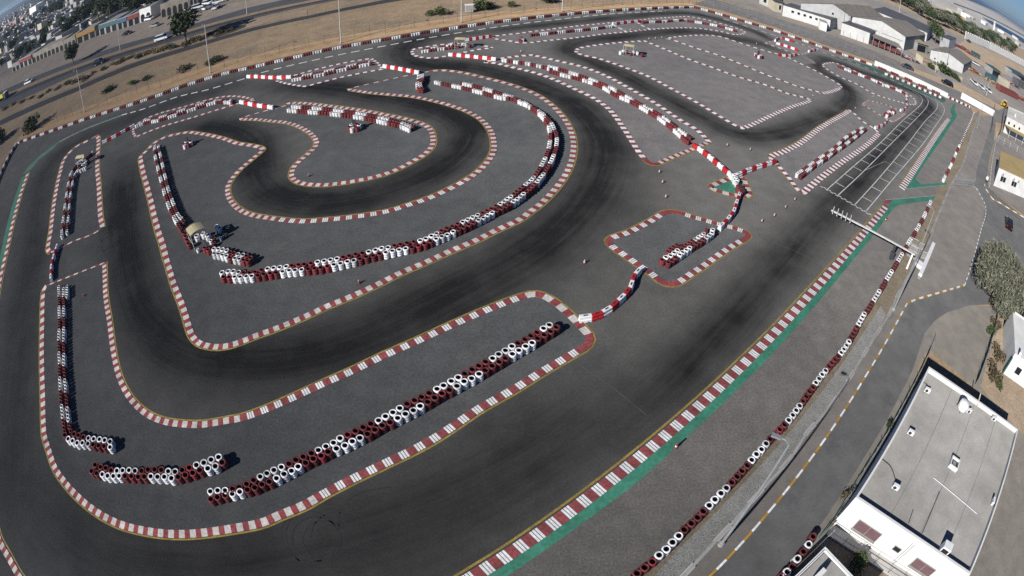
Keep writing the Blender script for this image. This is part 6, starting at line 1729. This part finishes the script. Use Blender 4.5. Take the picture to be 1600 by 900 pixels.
# ------------------------------------------------------------------ works area to the north-east
def dark_doors(r, L, xs, w, h, name='door', m='dark_open'):
    for x in xs: b = MB(); b.box(x, x + w, -.03, -.004, 0, h, m); b.obj(name, r)
def eave_building(name, label, cat, FL, FR, BR, h, ridge=None, wall='white_wall', roof='brown_roof', side='grey_wall', depth=None, eave=.3, ax=.5):
    """front eave from FL to FR, back right eave corner BR, all seen at height h"""
    a, c, d = (G(*p, h) for p in (FL, FR, BR)); o = Vector((a.x, a.y, 0))
    u = Vector((c.x - a.x, c.y - a.y, 0)); w_ = Vector((d.x - c.x, d.y - c.y, 0)) if depth is None else depth
    r = thing(name, label, cat, o, 0)
    P = [Vector((0, 0, 0)), u, u + w_, w_]
    b = MB(); z = lambda p, zz: (p.x, p.y, zz)
    if ridge is None:
        b.prism([(p.x, p.y) for p in P], -.1, h - .02, wall); b.obj('wall', r)
        cq = (u + w_) / 2; b = MB(); b.prism([((p + (p - cq).normalized() * eave).x, (p + (p - cq).normalized() * eave).y) for p in P], h - .018, h + .15, roof); b.obj('roof', r)
    else:
        m0, m1 = u * ax, u * ax + w_
        b.face([z(P[0], -.1), z(P[1], -.1), z(P[1], h), z(m0, ridge), z(P[0], h)], wall)
        b.face([z(P[3], -.1), z(P[3], h), z(m1, ridge), z(P[2], h), z(P[2], -.1)], wall)
        b.face([z(P[1], -.1), z(P[2], -.1), z(P[2], h), z(P[1], h)], side); b.face([z(P[0], -.1), z(P[0], h), z(P[3], h), z(P[3], -.1)], side)  # side walls painted grey, standing in for their shade
        b.obj('wall', r); b = MB(); ov = w_.normalized() * .3; eu = u.normalized() * .25
        for (q0, q1, z0, z1) in ((P[0] - eu, m0, h - .05, ridge), (m0, P[1] + eu, ridge, h - .05)):
            T = [z(q0 - ov, z0 + .14), z(q1 - ov, z1 + .14), z(q1 + w_ + ov, z1 + .14), z(q0 + w_ + ov, z0 + .14)]; Bm = [(x, y, zz - .11) for x, y, zz in T]
            b.face(T, roof); b.face(Bm[::-1], roof)
            for i in range(4): j = (i + 1) % 4; b.face([T[j], T[i], Bm[i], Bm[j]], roof)
        b.obj('roof', r)
    return r, u.length, math.atan2(u.y, u.x), w_
def front_box(r, rz, x0, x1, z0, z1, m, name, y=-.02):
    b = MB(); b.box(x0, x1, y - .04, y, z0, z1, m); o = b.obj(name, r); o.rotation_euler = (0, 0, rz)
r, L, rz, _ = eave_building('long_store', 'long low white building with dark flat roof and five small windows', 'building', (1224,8), (1298,31), (1308,28.5), 3.6, None, 'white_wall', 'dark_roof')
for i in range(5): q_open(r, rz, L * (.17 + .125 * i), L * (.17 + .125 * i) + .9, 1.9, 2.7, 'window')
r, L = flat_building('gatehouse', 'small cream gatehouse with dark roof left of the long white building', 'building', G(1209,17.5), G(1221.5,20.5), 5, 3.6, 'cream_wall', 'dark_roof', 0, eave=.5)
opening(r, L * .55, L * .85, 1.0, 2.6, 'window')
r, L = flat_building('gate_box', 'white boxy gate kiosk in front of the long white building', 'building', G(1280,45.5), G(1291,49.5), 3, 2.8, 'white_wall', 'concrete', 0, eave=.1)
r, L, rz, dv = eave_building('warehouse', 'large white gabled warehouse with brown roof and grey side, right of two', 'warehouse', (1331,26), (1415,57.5), (1446,54.5), 5.6, 8.0, ax=.52)
front_box(r, rz, L * .06, L * .48, 3.6, 3.8, 'grey_wall', 'gutter'); front_box(r, rz, L * .55, L * .97, 3.4, 3.6, 'grey_wall', 'gutter')
for i in range(5): front_box(r, rz, L * (.1 + .2 * i), L * (.1 + .2 * i) + .12, 0, 3.4, 'pale_wall', 'seam_strip', -.001)
front_box(r, rz, L * .80, L * .80 + .9, 0.2, 2.2, 'grey_wall', 'door')
r, L, rz, _ = eave_building('warehouse', 'large white gabled warehouse with brown roof, left of two', 'warehouse', (1252,5), (1329.5,25.5), (1360,22), 5.8, 8.4, ax=.6, depth=dv * 1.05)
front_box(r, rz, L * .6, L * .6 + .8, 4.6, 5.3, 'dark_open', 'vent_opening'); front_box(r, rz, L * .93, L * .93 + .9, 1.0, 3.2, 'grey_wall', 'door')
r, L, rz, _ = eave_building('white_store', 'small white store with dark lean-to roof before the warehouses', 'building', (1316,35.5), (1359.5,51), (1368.5,49), 4.2, None, 'white_wall', 'dark_roof')
for i in range(4): front_box(r, rz, L * (.08 + .24 * i), L * (.08 + .24 * i) + .16, 0, 1.8, 'grey_wall', 'buttress', -.002)
A, rz, L = frame_of(G(1363,71), G(1408,89)); r = thing('lean_to', 'open lean-to with brown roof sheltering red machinery beside the warehouse', 'shed', A, rz)
b = MB(); P = [(0,-.4,2.9),(L,-.4,2.9),(L,4.2,3.5),(0,4.2,3.5)]; b.face([(x,y,z+.1) for x,y,z in P],'brown_roof'); b.face(P[::-1],'brown_roof')
for i in range(4): j=(i+1)%4; b.face([P[i],P[j],(P[j][0],P[j][1],P[j][2]+.1),(P[i][0],P[i][1],P[i][2]+.1)],'brown_roof')
b.obj('roof', r)
for i in range(6): b = MB(); b.box(i*(L-.2)/5, i*(L-.2)/5+.2, 0, .2, 0, 2.93, 'galv'); b.obj('post', r)
b = MB(); b.box(.3, L-.3, 3.6, 3.9, 0, 3.3, 'grey_wall'); b.obj('back_wall', r)
for i in range(6):
    m = MB(); p = Matrix.Translation(A) @ Matrix.Rotation(rz, 4, 'Z') @ Vector((1.2 + i * (L - 2.4) / 5, 1.3, 0))
    m.box(-1.1, 1.1, -.6, .6, .35, 1.2, 'rust_red'); m.box(-.5, .6, -.5, .5, 1.2, 1.75, 'rust_red'); m.box(-.9, -.5, -.7, .7, 0, .7, 'rubber'); m.box(.5, .9, -.7, .7, 0, .7, 'rubber')
    o = m.obj('machine', None, p, rz + .2 * (i % 3 - 1)); tag(o, '%s rusty red machine from the left under the brown lean-to' % ORD[i + 1], 'machine', 'red machines under the lean-to')
r, L, rz, dv2 = eave_building('workshop', 'white gabled workshop with brown roof near the parked pickups', 'workshop', (1455,78), (1506,101), (1519,94), 4.0, 5.8, ax=.5)
for x in (.12, .3, .5): front_box(r, rz, L * x, L * x + .7, .8, 1.5, 'dark_open', 'window')
r, L, rz, _ = eave_building('long_warehouse', 'long low white warehouse with purple grey roof behind the gabled pair', 'warehouse', (1362,15), (1449,51), (1458,44), 4.6, None, 'white_wall', 'dark_roof')
for x in (.36, .86): front_box(r, rz, L * x, L * x + L * .09, 2.2, 3.9, 'dark_open', 'door')
r, L, rz, _ = eave_building('white_block', 'small white block with grey side wall right of the bushy tree', 'building', (1470,56.5), (1484,62), (1494.5,60), 5.4, None, 'white_wall', 'dark_roof')
r, L = flat_building('open_shelter', 'pale roofed open shelter beside the right warehouse', 'shed', G(1432,79), G(1449,84), 6, 3.6, 'grey_wall', 'tan_roof', 0, eave=.4)
dark_doors(r, L, (.4,), L * .7, 2.8)
r, L = flat_building('red_lattice_hut', 'cream hut with rusty red lattice front by the works road', 'hut', G(1441,100), G(1453,104), 4, 2.6, 'cream_wall', 'tan_roof', 0, eave=.2)
b = MB()
for i in range(7): b.box(.1 + i * (L - .3) / 6, .2 + i * (L - .3) / 6, -.08, -.004, .2, 2.3, 'rust_red')
b.box(.1, L-.1, -.06, -.003, 1.1, 1.25, 'rust_red'); b.obj('lattice', r)
wall_thing('boundary_wall', 'low cream wall running from the red lattice hut along the yard', [(1454,104),(1475,114),(1503,127)], 1.5, .25, 'cream_wall')
r, L = flat_building('cream_house', 'cream house with dark windows at the far left of the works area', 'building', G(1186,5), G(1203,12), 9, 4.5, 'pale_wall', 'grey_roof', .3)
opening(r, 1.5, 2.7, 1, 2.4, 'window'); opening(r, 4.5, 5.7, 1, 2.4, 'window')
P = GP([(1507.5,60.5),(1545,76),(1585,96),(1602,105),(1625,117)]); o0 = P[0]; b = MB(); cv = Curve(P)
for p, q in zip(P[:-1], P[1:]):
    d = (q-p).normalized(); n = Vector((-d.y,d.x,0))*.25
    b.prism([((v-o0).x,(v-o0).y) for v in (p-n,q-n,q+n,p+n)],0,5.0,'white_wall')
s = 1
while s < cv.L - 3:
    p = cv.at(s) - o0; d = cv.dir(s); T = Matrix.Translation(p) @ Matrix.Rotation(math.atan2(d.y,d.x),4,'Z'); b.box(-.9,.9,-.3,.3,5.002,6.0,'white_wall',T); s += 4.5
tag(b.obj('compound_wall', None, o0), 'long tall white crenellated compound wall at the top right', 'wall')
# scrap, containers and machines in the yard
def heap(label, px, m, sx, sy, h, seed, group=None):
    g = random.Random(seed); b = MB()
    b.box(-sx * .9, sx * .9, -sy * .8, sy * .8, -.05, h * .22, m[0])
    for _ in range(26):
        x, y = g.uniform(-sx, sx) * .85, g.uniform(-sy, sy) * .75; hh = h * (1 - .6 * max(abs(x) / sx, abs(y) / sy))
        T = Matrix.Translation((x, y, h * .2 + g.uniform(0, max(hh * .6, .1)))) @ Matrix.Rotation(g.uniform(0, 6), 4, 'Z') @ Matrix.Rotation(g.uniform(-.5, .5), 4, 'X')
        l = g.uniform(.4, 1.6); b.box(-l, l, -.25, .25, -.15, .2, g.choice(m), T)
    tag(b.obj('scrap_heap', None, G(*px)), label, 'scrap heap', group)
heap('heap of red scrap metal below the compound wall, upper one', (1505,77), ['rust_red','rust_red','dark_steel'], 9, 4, 2.2, 1)
heap('heap of red scrap metal behind the gabled workshop', (1519,86), ['rust_red','orange','galv'], 6, 3, 2, 2)
heap('heap of mixed orange scrap beside the gabled workshop', (1520,112), ['orange','pale_wall','rust_red'], 4, 3, 1.8, 3)
heap('heap of tan and orange scrap behind the parked pickups', (1548,128), ['orange','cream_wall','dark_steel'], 5, 3, 1.6, 4)
heap('heap of red scrap behind the third pickup', (1577,146), ['rust_red','dark_steel','rust_red'], 7, 3, 1.5, 5)
heap('long heap of red machinery parts at the right edge of the yard', (1590,152), ['rust_red','rust_red','orange'], 10, 3, 2.0, 7)
heap('heap of pale and red scrap in front of the teal roofed shed', (1583,133), ['rust_red','pale_wall','dark_steel'], 6, 3, 1.6, 8)
r, L = flat_building('teal_shed', 'open shed with teal roof at the right edge of the yard', 'shed', G(1580,118), G(1602,128), 6, 3.4, 'grey_wall', 'teal', 0, eave=.3)
dark_doors(r, L, (.3,), L - .6, 2.8)
r, L = flat_building('dark_shed', 'small dark green roofed shed behind the tan scrap heap', 'shed', G(1550,116), G(1562,121), 6, 3.2, 'grey_wall', 'green_wall', 0, eave=.3)
dark_doors(r, L, (.3,), L - .6, 2.6)
heap('heap of dark scrap beside the lean-to', (1420,92), ['dark_steel','grey_wall','rust_red'], 5, 2, 1.2, 6)
def container(label, a, c, w, h, m, group='containers in the works yard'):
    A, rz, L = frame_of(G(*a), G(*c)); r = thing('container', label, 'container', A, rz, group)
    b = MB(); b.box(0, L, 0, w, .1, h, m)
    n = int(L / .6)
    for i in range(n): b.box(.1 + i * L / n, .3 + i * L / n, -.05, -.002, .2, h - .15, m)
    b.obj('body', r); b = MB(); b.box(L + .003, L + .06, .1, w / 2 - .03, .2, h - .1, m); b.box(L + .003, L + .06, w / 2 + .03, w - .1, .2, h - .1, m); b.obj('door', r)
container('blue-grey container with its long side to the road in the yard', (1544,124), (1556,130), 3, 2.6, 'teal')
container('cream box container in the middle of the yard', (1565,135), (1576,141), 4, 4.2, 'cream_wall')
container('rusty red container right of the cream box', (1562,143), (1590,156), 3, 2.6, 'rust_red')
container('dark container at the right edge of the yard', (1590,135), (1606,143), 5, 3.6, 'dark_roof')
container('turquoise container behind the gabled workshop', (1521,88), (1531,93), 3, 2.6, 'teal')
container('dark grey container at the top of the yard by the wall', (1580,122), (1594,130), 4, 3.2, 'grey_wall')
fence('works_fence', 'pale wire fence along the works yard beside the pickups', GP([(1497,127),(1520,137),(1545,150),(1562,158)]), 1.8, 3, 'galv', 3)
for px, h, lab in (((1461,114.5),9,'lamp post among bushes along the works road'),((1541,150),8,'lamp post behind the three parked pickups'),((1446,62),10,'thin dark pole before the right warehouse'),((1316,52),9,'dark lamp pole at the left end of the small white store'),((1324,56),7,'thin black pole before the small white store'),((1479,104),9,'dark pole against the gabled workshop')):
    lamp_post(lab, G(*px), h, R(200), .8, 'lamp posts of the works area', 1, 'pole_paint' if px[0] > 1500 or px[0] == 1461 else 'dark_steel', .1)
for px, h, lab in (((1523.5,53),12,'lamp post in front of the tree belt'),((1405,20.5),13,'lamp post behind the long low warehouse')):
    lamp_post(lab, G(*px), h, R(200), 1.5, 'lamp posts of the coast road', 1, 'pole_paint', .16)
r = thing('tower', 'slim white tower standing behind the tree belt at the top right', 'tower', G(1551,58), 0)
b = MB(); b.lathe([(1.6,0),(1.2,20),(0,20.3)][::-1], 'white_wall', 12); b.f = [f for f in b.f]; b.obj('shaft', r); b = MB(); b.lathe([(2.0,17.5),(2.0,18.4)], 'pale_wall', 12); b.obj('gallery', r)
hb = random.Random(23)
for i in range(80):
    t = (i + hb.uniform(-.3, .3)) / 79; x = 1385 + t * 200; y = np.interp(x, [1385, 1400, 1440, 1500, 1540, 1585], [-4, 3, 24, 50, 66, 83]) + (-5 if i % 2 else 1) + hb.uniform(-2, 2)
    put(gen[(0, 0, 2)[i % 3]], 'leafy tree in the long green belt behind the works', (x, y), hb.uniform(1.2, 2.0), group='trees of the green belt')
wall_thing('pale_wall', 'long pale wall beyond the tree belt towards the coast', [(1508,33),(1540,47),(1590,70),(1640,96)], 6, .6, 'white_wall')
wall_thing('road_wall', 'pale wall beside the road behind the long warehouse', [(1370,2),(1415,19),(1440,29)], 1.5, .3, 'concrete')
fb = random.Random(31)
for i in range(16):
    x = fb.uniform(1400, 1596); y = np.interp(x, [1400, 1500, 1600], [-12, 26, 72]) + fb.uniform(-4, 6) - 2
    r, L = flat_building('coast_house', 'small pale building scattered near the shore beyond the tree belt', 'building', G(x, y), G(x + fb.uniform(2, 4), y + 1.5), fb.uniform(8, 14), fb.uniform(4, 7), fb.choice(['white_wall', 'pale_wall', 'cream_wall']), fb.choice(['grey_roof', 'white_wall']), .5, group='pale buildings near the shore')

# ------------------------------------------------------------------ shops and town to the north-west
def shop(label, a, c, depth, h, wall, fascia, bays, arch=False, roof='grey_roof'):
    A, rz, L = frame_of(G(*a), G(*c)); r = thing('shop_building', label, 'shop', A, rz, 'shops along the highway')
    b = MB(); b.box(0, L, 0, depth, -.1, h, wall); b.obj('wall', r)
    b = MB(); b.box(.15, L - .15, .15, depth - .15, h + .002, h + .06, roof); b.obj('roof', r)
    b = MB(); b.box(0, L, 0, .15, h + .002, h + .6, wall); b.box(0, .15, .152, depth, h + .002, h + .6, wall); b.box(L - .15, L, .152, depth, h + .002, h + .6, wall); b.obj('parapet', r)
    if fascia: b = MB(); b.box(.05, L - .05, -.35, -.004, h * .68, h + .3, fascia); b.obj('fascia', r)
    for i in range(bays):
        x0 = L * (i + .14) / bays; x1 = L * (i + .86) / bays; top = h * .62
        b = MB()
        if arch:
            n = 8; P = [(x0, -.03, 0), (x1, -.03, 0)] + [((x0 + x1) / 2 + (x1 - x0) / 2 * math.cos(PI * k / n), -.03, top * .72 + top * .36 * math.sin(PI * k / n)) for k in range(n + 1)]
            b.face(P, 'dark_open')
        else: b.box(x0, x1, -.03, -.004, 0, top, 'dark_open' if i % 3 else 'glass')
        b.obj('shop_front', r)
    return r
shop('grey shop with red fascia at the left end of the shop row', (20,113), (31,107), 10, 3.8, 'grey_wall', None, 2)
shop('shop with rusty red fascia over teal front', (31.5,107), (51,99), 12, 4.4, 'grey_wall', 'rust_red', 3)
shop('long arcade of dark arches, left half of shop row', (51.5,98.5), (100,78), 12, 4.2, 'shop_wall', None, 8, True, 'brown_roof')
shop('shaded plain shop between arcade and amber shop', (100.5,78), (119,70), 12, 4.2, 'shop_wall', None, 3, True, 'brown_roof')
shop('amber shop with yellow fascia in the shop row', (121,69), (150,57), 12, 4.4, 'shop_wall', 'orange', 3)
shop('teal shop with green fascia right of the amber shop', (156,55.5), (184,47), 12, 4.4, 'grey_wall', 'teal', 3)
shop('blue shop between the teal and the red one', (184.5,47), (200,42), 12, 4.2, 'grey_wall', 'blue', 2)
shop('red shop in the middle of the shop row', (200.5,42), (219,35.5), 12, 4.2, 'grey_wall', 'rust_red', 2)
shop('white shop with two tall arches at the gap', (219.5,35.5), (237,30), 10, 5.0, 'white_wall', None, 2, True)
shop('cream arcade block with four dark bays right of the gap', (252,28), (296,14.5), 12, 5.0, 'shop_wall', None, 5, True)
shop('red shop right of the cream arcade', (297,14.2), (309,10.5), 12, 5.2, 'grey_wall', 'rust_red', 2)
shop('dark blue shop at the far right of the shop row', (309.5,10.2), (345,0), 14, 5.2, 'grey_wall', 'blue', 4)

tr = random.Random(77)
def shop_line(x): return float(np.interp(x, [0, 20, 80, 145, 195, 240, 300, 350], [122, 112, 78, 51, 39, 28, 12, -3]))
placed = []
def free(p, d):
    for q, e in placed:
        if (p - q).length < (d + e): return False
    placed.append((p.copy(), d)); return True
nh = nt_ = 0
desc = {'white_wall': 'white', 'pale_wall': 'pale', 'cream_wall': 'cream', 'grey_wall': 'grey', 'rust_red': 'reddish'}
for _ in range(6000):
    x = tr.uniform(-10, 330); yl = shop_line(max(x, 0)) - (5 if x > 25 else 14); yh = max(22 - .5 * x, -8)
    if yl - yh < 3: continue
    y = tr.uniform(yh, yl)
    p = G(x, y); dist = math.hypot(p.x, p.y)
    if dist > 2600: continue
    if tr.random() < .55:
        if nh >= 290: continue
        w_ = tr.uniform(6, 12); d_ = tr.uniform(5, 9)
        if not free(p, w_ * .55): continue
        a = math.atan2(p.y, p.x) - PI / 2 + tr.uniform(-.25, .25) + R(22); u = Vector((math.cos(a), math.sin(a), 0))
        wl = tr.choice(['pale_wall', 'pale_wall', 'cream_wall', 'grey_wall', 'grey_wall', 'grey_wall', 'white_wall'])
        h = tr.uniform(3, 4.6) if tr.random() < .85 else tr.uniform(6, 9)
        rf = tr.choice(['grey_roof', 'grey_wall', 'pale_wall', 'brown_roof', 'dark_roof', 'dark_roof'])
        r, L = flat_building('town_house', '%s flat-roofed %s in the crowded town behind the shop row' % ('tall' if h > 5 else 'low', desc[wl] + ' house'), 'house', p - u * w_ / 2, p + u * w_ / 2, d_, h, wl, rf, .4, group='houses of the town')
        b = MB(); b.box(L * .2, L * .2 + 1.1, -.03, -.004, 0, 2.1, 'dark_open'); b.obj('door', r)
        b = MB(); b.box(L * .55, L * .55 + 1.4, -.03, -.004, 1, 2.1, 'dark_open'); b.obj('window', r)
        nh += 1
    else:
        if nt_ >= 125: continue
        if not free(p, 3.0): continue
        k = tr.random()
        put(gen[1] if k < .75 else pt, 'dark leafy tree among the town houses behind the shop row' if k < .75 else 'palm tree among the town houses behind the shop row', (x, y), tr.uniform(1.0, 1.8), group='trees of the town' if k < .75 else 'palms of the town')
        nt_ += 1
for px, s, lab in (((245,18),2.3,'tall dark tree filling the gap beside the cream arcade'),((232,12),2.2,'dark tree behind the white arched shop'),((200,24),2.1,'dark tree behind the red shop of the row'),((165,33),2.0,'dark tree behind the teal shop'),((128,36),1.9,'dark tree behind the amber shop'),((180,26),2.3,'dark tree behind the blue shop'),((30,98),1.6,'dark tree behind the left end of the shop row')):
    put(gen[1], lab, px, s)
r, L = flat_building('white_tower_house', 'tall white block standing above the far town', 'house', G(47,26.5), G(57,22), 16, 13, 'white_wall', 'white_wall', .6)
r, L = flat_building('pink_terrace', 'long pinkish terrace at the far left of the town', 'house', G(-4,52), G(40,30.5), 18, 6, 'rust_pale', 'rust_pale', .5)
print('town', nh, nt_)

# sea beyond the shore
def water(name, px, z):
    b = MB(); b.sheet(px, z, 'sea'); return struct(name, b)
m_, nt_s, bs_ = new_mat('sea'); bs_.inputs['Base Color'].default_value = (0.006, 0.042, 0.095, 1); bs_.inputs['Roughness'].default_value = .35
M['sea'] = m_
e0, e1, e2, e3 = G(1470,-12), G(1520,2.5), G(1562,21), G(1600,46)
far = 45000
def out(p, k): v = Vector((p.x, p.y, 0)).normalized() * k; return v
water('sea', [e0, e1, e2, Vector((e3.x, e3.y, 0)), out(G(1640, 75), 2500), out(G(1660, 80), far), out(G(1600,60), far), out(G(1500, 5), far), out(G(1400, -30), far), G(1440,-25)], -0.02)
patch_px = [(1534,26),(1560,38),(1590,55),(1625,76),(1625,84),(1597,66),(1571,50),(1548,37)]
b = MB(); b.sheet(GP(patch_px), -0.03, 'sea'); struct('lagoon', b)
# ------------------------------------------------------------------ daylight
SUN_EL, SUN_AZ = R(30.0), R(222.0)       # the direction the light comes from, counter-clockwise from +x
sd = Vector((math.cos(SUN_EL) * math.cos(SUN_AZ), math.cos(SUN_EL) * math.sin(SUN_AZ), math.sin(SUN_EL)))
sl = bpy.data.lights.new('sun', 'SUN'); sl.energy = 5.0; sl.angle = R(0.53); sl.color = (1.0, 0.965, 0.915)
so = bpy.data.objects.new('sun', sl); COL.objects.link(so)
so.rotation_euler = sd.to_track_quat('Z', 'Y').to_euler(); so.location = (0, 0, 60)
w = bpy.data.worlds.new('World'); SC.world = w; w.use_nodes = True
nt = w.node_tree
sky = nt.nodes.new('ShaderNodeTexSky'); sky.sky_type = 'NISHITA'; sky.sun_disc = False
sky.sun_elevation = SUN_EL; sky.sun_rotation = PI / 2 - SUN_AZ
sky.air_density = 0.8; sky.dust_density = 0.3; sky.ozone_density = 3.0; sky.altitude = 30
bg = nt.nodes['Background']; bg.inputs['Strength'].default_value = 0.05
tint = nt.nodes.new('ShaderNodeVectorMath'); tint.operation = 'MULTIPLY'; tint.inputs[1].default_value = (0.54, 0.71, 1.02)
nt.links.new(sky.outputs['Color'], tint.inputs[0]); nt.links.new(tint.outputs['Vector'], bg.inputs['Color'])
SC.view_settings.view_transform = 'Standard'; SC.view_settings.look = 'None'
SC.view_settings.exposure = 0.26; SC.view_settings.gamma = 1.0
SC.render.film_transparent = False
SC.cycles.max_bounces = 5; SC.cycles.diffuse_bounces = 2; SC.cycles.glossy_bounces = 2
SC.cycles.use_denoising = False

# sea air: far things fade towards blue
b = MB(); b.box(-47000, 47000, -47000, 47000, -1.2, 60.0, 'haze')
def haze_mat():
    m = bpy.data.materials.new('haze'); m.use_nodes = True; nt = m.node_tree
    for n in list(nt.nodes): nt.nodes.remove(n)
    o = nt.nodes.new('ShaderNodeOutputMaterial'); v = nt.nodes.new('ShaderNodeVolumePrincipled')
    v.inputs['Color'].default_value = (0.55, 0.74, 0.95, 1); v.inputs['Density'].default_value = 0.00013; v.inputs['Anisotropy'].default_value = 0.2
    nt.links.new(v.outputs['Volume'], o.inputs['Volume']); M['haze'] = m
haze_mat()
o = b.obj('haze'); o['kind'] = 'stuff'
SC.cycles.volume_bounces = 0
SC.cycles.sample_clamp_indirect = 3.0
